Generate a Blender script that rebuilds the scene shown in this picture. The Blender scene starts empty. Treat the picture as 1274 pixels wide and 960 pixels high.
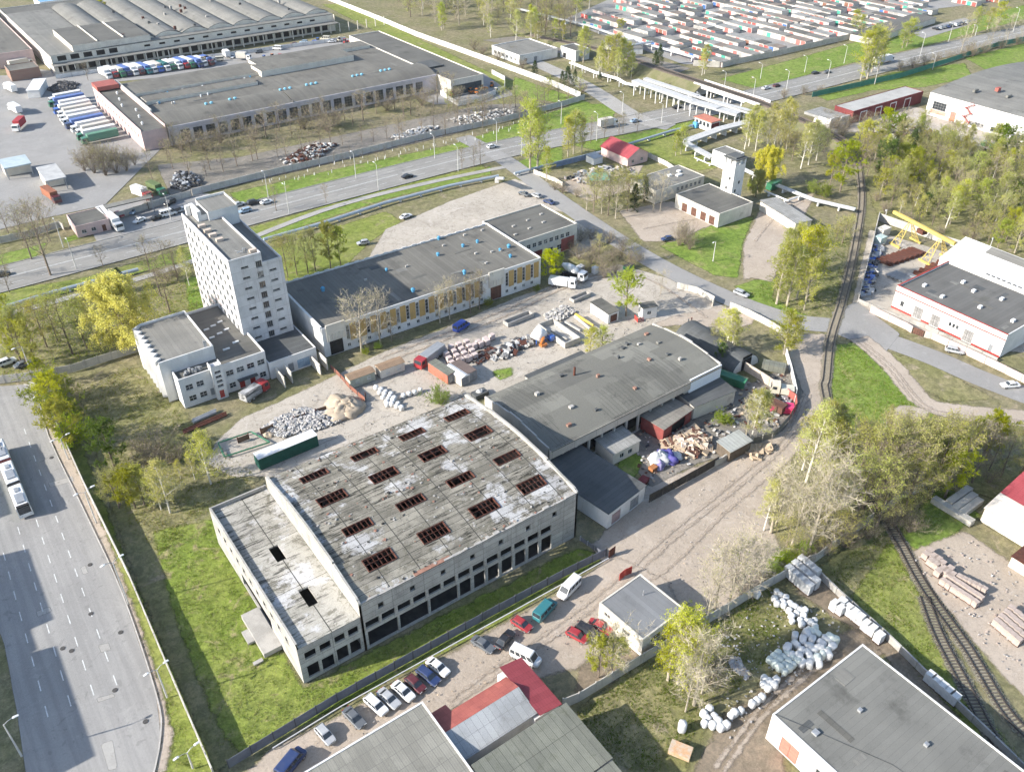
import bpy, math, random
import numpy as np
from mathutils import Vector, Matrix
R = math.radians
S = bpy.context.scene
COL = S.collection
rnd = random.Random(7)

# ------------------------------------------------------------------ camera model (metres; x runs along the avenue)
CH = 120.0; FOC = 1077.0; PITCH = math.atan(768/1077); YAW = math.atan(954/math.hypot(1077, 768))
_f = np.array([math.sin(YAW), math.cos(YAW), 0.]); _r = np.array([math.cos(YAW), -math.sin(YAW), 0.]); _u = np.array([0, 0, 1.])
_d = _f*math.cos(PITCH)-_u*math.sin(PITCH); _v = _f*math.sin(PITCH)+_u*math.cos(PITCH)
def G(x, y, z=0.0):
    """surveyed point: where the sight line of photo position x, y meets the level z"""
    q = _d*FOC+_r*(x-637)-_v*(y-480)
    t = (z-CH)/q[2]
    return Vector((q[0]*t, q[1]*t, z))
def PR(w):
    v = np.array(w)-np.array([0, 0, CH]); k = v.dot(_d)
    return 637+FOC*v.dot(_r)/k, 480-FOC*v.dot(_v)/k
def HT(bx, by, ty):
    b = G(bx, by); lo, hi = 0., 60.
    for _ in range(40):
        m = (lo+hi)/2
        if PR((b.x, b.y, m))[1] > ty: lo = m
        else: hi = m
    return lo
cam = bpy.data.objects.new('camera', bpy.data.cameras.new('camera')); COL.objects.link(cam)
cam.data.sensor_width = 36; cam.data.lens = 36*FOC/1274; cam.data.clip_start = 1; cam.data.clip_end = 9000
cam.location = (0, 0, CH)
cam.matrix_world = Matrix(((_r[0], _v[0], -_d[0], 0), (_r[1], _v[1], -_d[1], 0), (_r[2], _v[2], -_d[2], CH), (0, 0, 0, 1)))
S.camera = cam

# ------------------------------------------------------------------ objects
def tag(o, label=None, cat=None, group=None, kind=None):
    if label: o['label'] = label
    if cat: o['category'] = cat
    if group: o['group'] = group
    if kind: o['kind'] = kind
    return o
def thing(name, label, cat, loc=(0, 0, 0), rot=0.0, group=None):
    o = bpy.data.objects.new(name, None); COL.objects.link(o)
    o.empty_display_size = .5; o.location = loc; o.rotation_euler = (0, 0, rot)
    return tag(o, label, cat, group)
def link(name, me, parent=None, loc=(0, 0, 0), rot=0.0, mats=None, scale=None):
    o = bpy.data.objects.new(name, me); COL.objects.link(o)
    if parent: o.parent = parent
    o.location = loc; o.rotation_euler = (0, 0, rot) if not isinstance(rot, (tuple, list)) else rot
    if scale: o.scale = scale
    if mats:
        for i, m in enumerate(mats):
            if i < len(o.material_slots):
                o.material_slots[i].link = 'OBJECT'; o.material_slots[i].material = m
    return o
def kids(o): return [c for c in COL.objects if c.parent == o]
def copy_tree(o, parent=None, ch=None):
    c = o.copy(); COL.objects.link(c)
    if parent: c.parent = parent
    for k in list(o.children): copy_tree(k, c)
    return c

ORD = ('first second third fourth fifth sixth seventh eighth ninth tenth eleventh twelfth thirteenth fourteenth fifteenth '
       'sixteenth seventeenth eighteenth nineteenth twentieth').split()
TENS = {2: 'twenty', 3: 'thirty', 4: 'forty', 5: 'fifty', 6: 'sixty', 7: 'seventy', 8: 'eighty', 9: 'ninety'}
TENTH = {2: 'twentieth', 3: 'thirtieth', 4: 'fortieth', 5: 'fiftieth', 6: 'sixtieth', 7: 'seventieth', 8: 'eightieth', 9: 'ninetieth'}
def ordinal(i):
    if i < 20: return ORD[i]
    n = i+1
    return TENTH[n//10] if n % 10 == 0 else TENS[n//10]+'-'+ORD[n % 10-1]
RANKS = {}
def rank(o, tpl, group=None):
    """tpl holds {o}: the place of the thing counted from the left among its like"""
    RANKS.setdefault(tpl, []).append(o)
    if group: o['group'] = group
    return o
def settle_ranks():
    bpy.context.view_layer.update()
    for tpl, L in RANKS.items():
        L.sort(key=lambda o: PR(o.matrix_world.translation)[0])
        for i, o in enumerate(L):
            if len(L) == 1: s = tpl.replace('{o} ', '').replace(', from the left', '')
            else: s = tpl.replace('{o}', ordinal(i) if i < len(L)-1 or len(L) > 8 else 'last')
            o['label'] = s

class MB:
    def __init__(s): s.v = []; s.f = []; s.m = []
    def pts(s, L): n = len(s.v); s.v.extend([tuple(p) for p in L]); return n
    def face(s, L, m=0): n = s.pts(L); s.f.append(tuple(range(n, n+len(L)))); s.m.append(m); return s
    def faces(s, P, F, m=0):
        n = s.pts(P)
        for q in F: s.f.append(tuple(n+i for i in q)); s.m.append(m)
        return s
    def box(s, x0, y0, z0, x1, y1, z1, m=0, top=None):
        P = [(x0, y0, z0), (x1, y0, z0), (x1, y1, z0), (x0, y1, z0), (x0, y0, z1), (x1, y0, z1), (x1, y1, z1), (x0, y1, z1)]
        n = s.pts(P)
        for i, q in enumerate([(3, 2, 1, 0), (4, 5, 6, 7), (0, 1, 5, 4), (1, 2, 6, 5), (2, 3, 7, 6), (3, 0, 4, 7)]):
            s.f.append(tuple(n+k for k in q)); s.m.append(top if (i == 1 and top is not None) else m)
        return s
    def cbox(s, c, d, rot=0.0, m=0, top=None):
        """box of size d standing on point c, turned by rot"""
        n = len(s.v); s.box(-d[0]/2, -d[1]/2, 0, d[0]/2, d[1]/2, d[2], m, top)
        ca, sa = math.cos(rot), math.sin(rot)
        for i in range(n, len(s.v)):
            x, y, z = s.v[i]; s.v[i] = (c[0]+x*ca-y*sa, c[1]+x*sa+y*ca, c[2]+z)
        return s
    def prism(s, poly, z0, z1, m=0, top=None):
        k = len(poly); n = s.pts([(p[0], p[1], z0) for p in poly]+[(p[0], p[1], z1) for p in poly])
        s.f.append(tuple(n+k+i for i in range(k))); s.m.append(m if top is None else top)
        s.f.append(tuple(n+k-1-i for i in range(k))); s.m.append(m)
        for i in range(k):
            j = (i+1) % k; s.f.append((n+i, n+j, n+k+j, n+k+i)); s.m.append(m)
        return s
    def xprism(s, prof, y0, y1, m=0):
        """outline of (x, z) points drawn along y"""
        k = len(prof); n = s.pts([(p[0], y0, p[1]) for p in prof]+[(p[0], y1, p[1]) for p in prof])
        s.f.append(tuple(n+i for i in range(k))); s.m.append(m)
        s.f.append(tuple(n+2*k-1-i for i in range(k))); s.m.append(m)
        for i in range(k):
            j = (i+1) % k; s.f.append((n+i, n+k+i, n+k+j, n+j)); s.m.append(m)
        return s
    def yprism(s, prof, x0, x1, m=0):
        k = len(prof); n = s.pts([(x0, p[0], p[1]) for p in prof]+[(x1, p[0], p[1]) for p in prof])
        s.f.append(tuple(n+i for i in range(k))); s.m.append(m)
        s.f.append(tuple(n+2*k-1-i for i in range(k))); s.m.append(m)
        for i in range(k):
            j = (i+1) % k; s.f.append((n+i, n+k+i, n+k+j, n+j)); s.m.append(m)
        return s
    def tube(s, p0, p1, r0, r1=None, n=6, m=0, caps=True):
        r1 = r0 if r1 is None else r1
        a = Vector(p0); b = Vector(p1); d = (b-a).normalized()
        x = d.orthogonal().normalized(); y = d.cross(x)
        k = s.pts([a+(x*math.cos(2*math.pi*i/n)+y*math.sin(2*math.pi*i/n))*r0 for i in range(n)] +
                  [b+(x*math.cos(2*math.pi*i/n)+y*math.sin(2*math.pi*i/n))*r1 for i in range(n)])
        for i in range(n):
            j = (i+1) % n; s.f.append((k+i, k+j, k+n+j, k+n+i)); s.m.append(m)
        if caps:
            s.f.append(tuple(k+n-1-i for i in range(n))); s.m.append(m)
            s.f.append(tuple(k+n+i for i in range(n))); s.m.append(m)
        return s
    def path(s, P, r, n=8, m=0):
        for a, b in zip(P, P[1:]): s.tube(a, b, r, r, n, m)
        return s
    def blob(s, c, rad, seed=0, rough=.25, m=0, nu=10, nv=6, flat=False):
        g = random.Random(seed); P = []; n0 = len(s.v)
        ph = [g.uniform(0, 6) for _ in range(6)]
        for j in range(nv+1):
            t = math.pi*j/nv if not flat else math.pi/2*j/nv
            for i in range(nu):
                a = 2*math.pi*i/nu
                k = 1+rough*(math.sin(2*a+ph[0]+t)*.4+math.sin(3*a+ph[1]-2*t)*.3+g.uniform(-.5, .5))
                P.append((c[0]+rad[0]*k*math.sin(t)*math.cos(a), c[1]+rad[1]*k*math.sin(t)*math.sin(a), c[2]+rad[2]*k*math.cos(t) if not flat else c[2]+rad[2]*math.cos(t)*k))
        n = s.pts(P)
        for j in range(nv):
            for i in range(nu):
                i2 = (i+1) % nu
                s.f.append((n+j*nu+i, n+(j+1)*nu+i, n+(j+1)*nu+i2, n+j*nu+i2)); s.m.append(m)
        return s
    def shift(s, d, n0=0):
        for i in range(n0, len(s.v)): s.v[i] = tuple(s.v[i][k]+d[k] for k in range(3))
        return s
    def mesh(s, name, mats, smooth=False):
        me = bpy.data.meshes.new(name); me.from_pydata(s.v, [], s.f)
        for m in (mats if isinstance(mats, (list, tuple)) else [mats]): me.materials.append(m)
        if s.m and max(s.m) > 0: me.polygons.foreach_set('material_index', s.m)
        if smooth: me.polygons.foreach_set('use_smooth', [True]*len(me.polygons))
        me.update(); return me
    def build(s, name, mats, parent=None, loc=(0, 0, 0), rot=0.0, smooth=False):
        return link(name, s.mesh(name, mats, smooth), parent, loc, rot)

# ------------------------------------------------------------------ materials
class NT:
    def __init__(s, name):
        s.mat = bpy.data.materials.new(name); s.mat.use_nodes = True; s.t = s.mat.node_tree; s.t.nodes.clear()
        s.out = s.n('ShaderNodeOutputMaterial'); s.b = s.n('ShaderNodeBsdfPrincipled'); s.l(s.b.outputs[0], s.out.inputs[0])
        s.b.inputs['Specular IOR Level'].default_value = .25
    def n(s, k, **kw):
        o = s.t.nodes.new(k)
        for a, b in kw.items(): setattr(o, a, b)
        return o
    def l(s, a, b): s.t.links.new(a, b)
    def coord(s, world=False):
        return s.n('ShaderNodeNewGeometry').outputs['Position'] if world else s.n('ShaderNodeTexCoord').outputs['Object']
    def noise(s, vec, scale, detail=5, rough=.6, dist=0):
        o = s.n('ShaderNodeTexNoise'); o.inputs['Scale'].default_value = scale; o.inputs['Detail'].default_value = detail
        o.inputs['Roughness'].default_value = rough; o.inputs['Distortion'].default_value = dist
        if vec is not None: s.l(vec, o.inputs['Vector'])
        return o.outputs['Fac']
    def ramp(s, fac, a, b, smooth=True):
        o = s.n('ShaderNodeMapRange'); o.inputs['From Min'].default_value = a; o.inputs['From Max'].default_value = b
        if smooth: o.interpolation_type = 'SMOOTHSTEP'
        s.l(fac, o.inputs['Value']); return o.outputs['Result']
    def mix(s, fac, a, b, mode='MIX'):
        o = s.n('ShaderNodeMix', data_type='RGBA', blend_type=mode)
        if isinstance(fac, (int, float)): o.inputs[0].default_value = fac
        else: s.l(fac, o.inputs[0])
        for sock, c in ((o.inputs[6], a), (o.inputs[7], b)):
            if isinstance(c, (tuple, list)): sock.default_value = (*c, 1) if len(c) == 3 else c
            else: s.l(c, sock)
        return o.outputs[2]
    def math(s, op, a, b=None):
        o = s.n('ShaderNodeMath', operation=op)
        for i, c in enumerate((a, b)):
            if c is None: continue
            if isinstance(c, (int, float)): o.inputs[i].default_value = c
            else: s.l(c, o.inputs[i])
        return o.outputs[0]
    def bump(s, h, strength=.4, dist=.1):
        o = s.n('ShaderNodeBump'); o.inputs['Strength'].default_value = strength; o.inputs['Distance'].default_value = dist
        s.l(h, o.inputs['Height']); s.l(o.outputs[0], s.b.inputs['Normal'])

def mat(name, c, c2=None, sc=.4, rough=.85, lo=.35, hi=.65, stain=None, ssc=.15, slo=.55, shi=.72, grain=.25, gsc=6., bump=0., world=False,
        seams=None, seamc=None, seamw=.04, wall=False, metal=0., spec=None, tint=0., stripes=None, streak=0.):
    """weathered plain surface: two tones by noise, stains, fine grain, panel seams"""
    N = NT(name); vec = N.coord(world)
    c2 = c2 or tuple(x*.78 for x in c)
    col = N.mix(N.ramp(N.noise(vec, sc), lo, hi), c, c2)
    if stain: col = N.mix(N.ramp(N.noise(vec, ssc, 7, .7), slo, shi), col, stain)
    if streak:
        x = N.n('ShaderNodeSeparateXYZ'); N.l(vec, x.inputs[0]); cb = N.n('ShaderNodeCombineXYZ'); N.l(N.math('MULTIPLY', N.math('ADD', x.outputs[0], x.outputs[1]), 1.3), cb.inputs[0]); N.l(N.math('MULTIPLY', x.outputs[2], .14), cb.inputs[1])
        k = N.math('MULTIPLY', N.ramp(N.noise(cb.outputs[0], 1., 6, .7), .5, .68), N.ramp(N.noise(vec, .12, 3), .4, .6)); col = N.mix(N.math('MULTIPLY', k, streak), col, stain or tuple(q*.5 for q in c))
    g = N.noise(vec, gsc, 4, .7)
    if grain: col = N.mix(grain, col, N.mix(N.ramp(g, .3, .7, False), (.45, .45, .45), (1.35, 1.35, 1.35)), 'MULTIPLY')
    if seams:
        x = N.n('ShaderNodeSeparateXYZ'); N.l(vec, x.inputs[0]); cb = N.n('ShaderNodeCombineXYZ')
        if wall: N.l(N.math('ADD', x.outputs[0], x.outputs[1]), cb.inputs[0]); N.l(x.outputs[2], cb.inputs[1])
        else: N.l(x.outputs[0], cb.inputs[0]); N.l(x.outputs[1], cb.inputs[1])
        br = N.n('ShaderNodeTexBrick'); N.l(cb.outputs[0], br.inputs['Vector'])
        br.inputs['Scale'].default_value = 1; br.inputs['Brick Width'].default_value = seams[0]; br.inputs['Row Height'].default_value = seams[1]
        br.inputs['Mortar Size'].default_value = seamw; br.inputs['Mortar Smooth'].default_value = .3; br.offset = seams[2] if len(seams) > 2 else 0
        br.inputs['Color1'].default_value = (1, 1, 1, 1); br.inputs['Color2'].default_value = (.84, .84, .84, 1)
        col = N.mix(1.0, col, br.outputs['Color'], 'MULTIPLY')
        col = N.mix(N.math('MULTIPLY', br.outputs['Fac'], .8), col, seamc or tuple(x*.4 for x in c))
    if stripes:   # ribs: axis, pitch, dark share
        x = N.n('ShaderNodeSeparateXYZ'); N.l(vec, x.inputs[0])
        w = N.math('FRACT', N.math('DIVIDE', x.outputs[stripes[0]], stripes[1]))
        k = N.math('LESS_THAN', w, stripes[2]); col = N.mix(N.math('MULTIPLY', k, stripes[3] if len(stripes) > 3 else .45), col, tuple(q*.35 for q in c))
    if tint:
        oi = N.n('ShaderNodeObjectInfo').outputs['Random']; v = N.n('ShaderNodeHueSaturation'); N.l(col, v.inputs['Color'])
        N.l(N.ramp(oi, 0, 1, False), v.inputs['Value']); v.inputs['Value'].default_value = 1
        mr = N.n('ShaderNodeMapRange'); mr.inputs['To Min'].default_value = 1-tint; mr.inputs['To Max'].default_value = 1+tint; N.l(oi, mr.inputs[0]); N.l(mr.outputs[0], v.inputs['Value'])
        col = v.outputs[0]
    N.l(col, N.b.inputs['Base Color']); N.b.inputs['Roughness'].default_value = rough; N.b.inputs['Metallic'].default_value = metal
    if spec is not None: N.b.inputs['Specular IOR Level'].default_value = spec
    if bump: N.bump(g, bump, .06)
    return N.mat

def ground_mat(name, cols, soft=.5, amp=1.2, nsc=.35, bump=.35, fg=.4, crack=0., tuft=0., lane=None, dry=.55):
    """cols: base, patchy, worn, fine; edge fades raggedly where attribute sd runs out"""
    N = NT(name); vec = N.coord(True)
    a, b, c, d = cols
    col = N.mix(N.ramp(N.noise(vec, .06, 6, .65), .38, .62), a, b)
    col = N.mix(N.ramp(N.noise(vec, .21, 8, .7, .6), dry, dry+.13), col, c)
    col = N.mix(N.ramp(N.noise(vec, .9, 6, .75), .55, .75), col, d)
    fine = N.noise(vec, 3.2, 5, .75)
    col = N.mix(fg, col, N.mix(N.ramp(fine, .3, .7, False), (.5, .5, .5), (1.5, 1.5, 1.5)), 'MULTIPLY')
    if tuft: col = N.mix(tuft, col, N.mix(N.ramp(N.noise(vec, .55, 8, .8, .4), .38, .64), (.45, .47, .42), (1.5, 1.42, 1.35)), 'MULTIPLY')
    if lane:
        x = N.n('ShaderNodeSeparateXYZ'); N.l(vec, x.inputs[0]); cb = N.n('ShaderNodeCombineXYZ'); N.l(N.math('MULTIPLY', x.outputs[0], lane[0]), cb.inputs[0]); N.l(N.math('MULTIPLY', x.outputs[1], lane[1]), cb.inputs[1])
        col = N.mix(.4, col, N.mix(N.ramp(N.noise(cb.outputs[0], 1., 5, .6), .36, .64), (.74, .74, .75), (1.14, 1.14, 1.13)), 'MULTIPLY')
        col = N.mix(N.math('MULTIPLY', N.ramp(N.noise(vec, .33, 4, .5, 2.), .64, .67), .35), col, tuple(q*.6 for q in d))
    if crack:
        for cs, w in ((.07, .004), (.19, .006)):
            k = N.math('LESS_THAN', N.math('ABSOLUTE', N.math('SUBTRACT', N.noise(vec, cs, 6, .6), .5)), w)
            col = N.mix(N.math('MULTIPLY', k, crack), col, tuple(q*.4 for q in d))
        col = N.mix(N.math('MULTIPLY', N.ramp(N.noise(vec, .14, 3, .5, 1.5), .62, .66), crack*.7), col, tuple(q*.8 for q in d))
    N.l(col, N.b.inputs['Base Color']); N.b.inputs['Roughness'].default_value = .95; N.b.inputs['Specular IOR Level'].default_value = .1
    if bump: N.bump(N.math('ADD', fine, N.noise(vec, .9, 4)), bump, .25)
    at = N.n('ShaderNodeAttribute', attribute_name='sd').outputs['Fac']
    e = N.noise(vec, nsc, 8, .72)
    k = N.math('ADD', at, N.math('MULTIPLY', N.math('SUBTRACT', e, .5), amp*2))
    al = N.ramp(k, -soft/2, soft/2)
    tr = N.n('ShaderNodeBsdfTransparent'); mx = N.n('ShaderNodeMixShader')
    N.l(al, mx.inputs[0]); N.l(tr.outputs[0], mx.inputs[1]); N.l(N.b.outputs[0], mx.inputs[2]); N.l(mx.outputs[0], N.out.inputs[0])
    return N.mat

def sdist(P, poly):
    P = np.asarray(P, float); Q = np.asarray(poly, float); n = len(Q)
    d = np.full(len(P), 1e9); ins = np.zeros(len(P), bool)
    for i in range(n):
        a = Q[i]; b = Q[(i+1) % n]; e = b-a; w = P-a
        t = np.clip((w@e)/max(e@e, 1e-9), 0, 1); q = w-np.outer(t, e); d = np.minimum(d, np.hypot(q[:, 0], q[:, 1]))
        cond = (a[1] > P[:, 1]) != (b[1] > P[:, 1])
        with np.errstate(divide='ignore', invalid='ignore'):
            xi = (b[0]-a[0])*(P[:, 1]-a[1])/(b[1]-a[1])+a[0]
        ins ^= cond & (P[:, 0] < xi)
    return np.where(ins, d, -d)
def inside(pt, poly): return sdist([pt], poly)[0] > 0
LAYER = [0.0]
def sheet(name, poly, m, z=None, cell=None, margin=1.6, label=None):
    """one lie of ground: world-space outline, sampled on a grid that carries its distance from the edge"""
    if z is None: LAYER[0] += .0026; z = LAYER[0]-.21
    Q = np.array([(p[0], p[1]) for p in poly]); lo = Q.min(0)-margin; hi = Q.max(0)+margin
    if cell is None: cell = min(6, max(.8, math.sqrt((hi-lo).prod())/70))
    nx, ny = [max(2, int(math.ceil(k/cell))+1) for k in hi-lo]
    X, Y = np.meshgrid(np.linspace(lo[0], hi[0], nx), np.linspace(lo[1], hi[1], ny))
    P = np.stack([X.ravel(), Y.ravel()], 1); sd = sdist(P, Q)
    I = np.arange(nx*ny).reshape(ny, nx)
    F = np.stack([I[:-1, :-1], I[:-1, 1:], I[1:, 1:], I[1:, :-1]], -1).reshape(-1, 4)
    F = F[sd[F].max(1) > -margin]
    used = np.unique(F); mp = -np.ones(nx*ny, int); mp[used] = np.arange(len(used))
    me = bpy.data.meshes.new(name); me.from_pydata([(*P[i], 0) for i in used], [], mp[F].tolist())
    at = me.attributes.new('sd', 'FLOAT', 'POINT'); at.data.foreach_set('value', sd[used].astype(np.float32))
    me.materials.append(m)
    o = link(name, me, None, (0, 0, z)); tag(o, label, None, None, 'structure'); return o
def gpoly(px): return [G(*p) for p in px]
def patch(name, px, m, **k): return sheet(name, gpoly(px), m, **k)
def smooth_line(P, n=6):
    P = [Vector((p[0], p[1], p[2] if len(p) > 2 else 0)) for p in P]; out = []
    for i in range(len(P)-1):
        a = P[max(i-1, 0)]; b = P[i]; c = P[i+1]; d = P[min(i+2, len(P)-1)]
        for k in range(n):
            t = k/n
            out.append(.5*((2*b)+(c-a)*t+(2*a-5*b+4*c-d)*t*t+(3*b-a-3*c+d)*t**3))
    out.append(P[-1]); return out
def ribbon_poly(P, w):
    L = []; Rr = []
    for i, p in enumerate(P):
        d = (P[min(i+1, len(P)-1)]-P[max(i-1, 0)]); d.z = 0; d.normalize(); nrm = Vector((-d.y, d.x, 0))
        ww = w[i] if isinstance(w, (list, tuple)) else w
        L.append(p+nrm*ww/2); Rr.append(p-nrm*ww/2)
    return L+Rr[::-1]
def ribbon_mesh(P, offs, w, z):
    """marking strips: list of (start, end) pieces along a line"""
    mb = MB()
    return mb
def along(P, s):
    acc = 0
    for a, b in zip(P, P[1:]):
        l = (b-a).length
        if acc+l >= s: return a+(b-a)*((s-acc)/l), (b-a).normalized()
        acc += l
    return P[-1], (P[-1]-P[-2]).normalized()
def plen(P): return sum((b-a).length for a, b in zip(P, P[1:]))
def dashes(name, P, off, w, dash, gap, m, z, start=0.):
    mb = MB(); s = start; Ln = plen(P)
    while s+dash < Ln:
        k = max(1, int(dash/4))
        for q in range(k):
            a, d = along(P, s+dash*q/k); b, e = along(P, s+dash*(q+1)/k)
            n1 = Vector((-d.y, d.x, 0)); n2 = Vector((-e.y, e.x, 0))
            mb.face([a+n1*(off-w/2)+Vector((0, 0, z)), b+n2*(off-w/2)+Vector((0, 0, z)), b+n2*(off+w/2)+Vector((0, 0, z)), a+n1*(off+w/2)+Vector((0, 0, z))][::1])
        s += dash+gap
    o = mb.build(name, m); tag(o, kind='structure'); return o
# ------------------------------------------------------------------ trees
def leaf_mat(name, c1, c2, trans=.35):
    N = NT(name); oi = N.n('ShaderNodeObjectInfo').outputs['Random']; vec = N.coord()
    col = N.mix(N.ramp(N.noise(vec, .9, 4, .7), .35, .65), c1, c2)
    hs = N.n('ShaderNodeHueSaturation'); N.l(col, hs.inputs['Color'])
    for k, a, b in (('Hue', .488, .522), ('Saturation', .92, 1.2), ('Value', .68, 1.25)):
        w = N.n('ShaderNodeTexWhiteNoise', noise_dimensions='1D'); N.l(N.math('ADD', oi, {'Hue': 1., 'Saturation': 2., 'Value': 3.}[k]), w.inputs['W'])
        mr = N.n('ShaderNodeMapRange'); mr.inputs['To Min'].default_value = a; mr.inputs['To Max'].default_value = b
        N.l(w.outputs['Value'], mr.inputs[0]); N.l(mr.outputs[0], hs.inputs[k])
    d = N.n('ShaderNodeBsdfDiffuse'); t = N.n('ShaderNodeBsdfTranslucent'); mx = N.n('ShaderNodeMixShader'); mx.inputs[0].default_value = trans
    N.l(hs.outputs[0], d.inputs[0]); N.l(hs.outputs[0], t.inputs[0]); N.l(d.outputs[0], mx.inputs[1]); N.l(t.outputs[0], mx.inputs[2]); N.l(mx.outputs[0], N.out.inputs[0])
    return N.mat
BARK = mat('bark', (.22, .175, .135), (.145, .115, .09), 2.5, tint=.25)
BIRCH = mat('birch_bark', (.62, .58, .5), (.30, .27, .23), 1.6, lo=.5, hi=.7, tint=.12)
PALEBARK = mat('pale_bark', (.42, .37, .29), (.30, .26, .20), 1.6, tint=.15)
TW_GREY = mat('twig', (.30, .25, .19), (.21, .175, .135), 1.2, tint=.25, grain=0)
TW_PALE = mat('pale_twig', (.50, .44, .33), (.39, .34, .26), 1.2, tint=.15, grain=0)
LEAF = {
    'birch': leaf_mat('birch_leaf', (.53, .52, .145), (.44, .44, .115), .5),
    'poplar': leaf_mat('poplar_leaf', (.52, .53, .10), (.42, .44, .075), .5),
    'willow': leaf_mat('willow_leaf', (.64, .61, .17), (.54, .53, .135), .5),
    'round': leaf_mat('maple_leaf', (.51, .51, .085), (.40, .42, .065), .5),
    'green': leaf_mat('dark_leaf', (.18, .25, .05), (.125, .18, .038), .45),
    'olive': leaf_mat('bud', (.50, .49, .155), (.41, .41, .125), .5),
    'spruce': leaf_mat('needles', (.07, .10, .04), (.05, .075, .03), .15),
    'shrub': leaf_mat('shrub_leaf', (.36, .43, .07), (.27, .33, .05), .5),
}
# crown radius, crown base, limbs, elevation low/high, second limbs, twigs, leaves, leaf size, trunk radius, trunk, twig, leaf, outline
KIND = {
    'bare':   dict(R=3.4, t0=.22, n1=17, e0=35, e1=70, n2=7, n3=9, tw=.95, nl=500, ls=0.117, tr=.17, bark=BARK, twig=TW_GREY, leaf='olive', env='round'),
    'pale':   dict(R=2.9, t0=.12, n1=18, e0=48, e1=76, n2=7, n3=9, tw=.9, nl=700, ls=0.108, tr=.15, bark=PALEBARK, twig=TW_PALE, leaf='olive', env='vase'),
    'birch':  dict(R=2.25, t0=.16, n1=24, e0=32, e1=65, n2=6, n3=7, tw=.8, nl=6448, ls=0.116, tr=.12, bark=BIRCH, twig=TW_PALE, leaf='birch', env='cone'),
    'poplar': dict(R=1.95, t0=.10, n1=26, e0=52, e1=76, n2=6, n3=6, tw=.75, nl=7936, ls=0.124, tr=.15, bark=PALEBARK, twig=TW_PALE, leaf='poplar', env='col'),
    'willow': dict(R=4.3, t0=.2, n1=26, e0=20, e1=75, n2=7, n3=6, tw=.7, nl=36000, ls=0.21, tr=.26, bark=BARK, twig=TW_PALE, leaf='willow', env='round', droop=1),
    'round':  dict(R=3.4, t0=.22, n1=18, e0=20, e1=70, n2=7, n3=6, tw=.8, nl=18000, ls=0.144, tr=.18, bark=BARK, twig=TW_GREY, leaf='round', env='round'),
    'green':  dict(R=3.9, t0=.10, n1=20, e0=10, e1=70, n2=7, n3=6, tw=.8, nl=17600, ls=0.176, tr=.18, bark=BARK, twig=TW_GREY, leaf='green', env='round'),
    'olive':  dict(R=3.5, t0=.16, n1=18, e0=30, e1=70, n2=7, n3=9, tw=.9, nl=6600, ls=0.12, tr=.17, bark=BARK, twig=TW_GREY, leaf='olive', env='round'),
    'spruce': dict(R=2.6, t0=.05, n1=60, e0=-12, e1=35, n2=6, n3=4, tw=.6, nl=11200, ls=0.16, tr=.15, bark=BARK, twig=TW_GREY, leaf='spruce', env='cone'),
    'bush':   dict(R=5.4, t0=.0, n1=26, e0=30, e1=82, n2=8, n3=10, tw=1.3, nl=900, ls=0.16, tr=.07, bark=BARK, twig=TW_GREY, leaf='olive', env='bush'),
    'shrub':  dict(R=5.4, t0=.0, n1=26, e0=20, e1=82, n2=7, n3=6, tw=1.2, nl=13600, ls=0.24, tr=.07, bark=BARK, twig=TW_GREY, leaf='shrub', env='bush'),
    'small':  dict(R=2.6, t0=.3, n1=12, e0=30, e1=70, n2=5, n3=5, tw=.9, nl=96, ls=0.108, tr=.14, bark=BARK, twig=TW_GREY, leaf='olive', env='round'),
}
def env(kind, t):
    if kind == 'round': return max(.25, math.sin(math.pi*(.13+.80*t))**.8)
    if kind == 'cone': return max(.08, (1-t)**.75)*(.75+.25*min(1, t*6))
    if kind == 'col': return max(.15, (1-t)**.45*(.62+.38*min(1, t*3.5)))
    if kind == 'vase': return max(.25, .55+.55*math.sin(math.pi*min(1, t*1.02))-.3*t)
    return 1.
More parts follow.
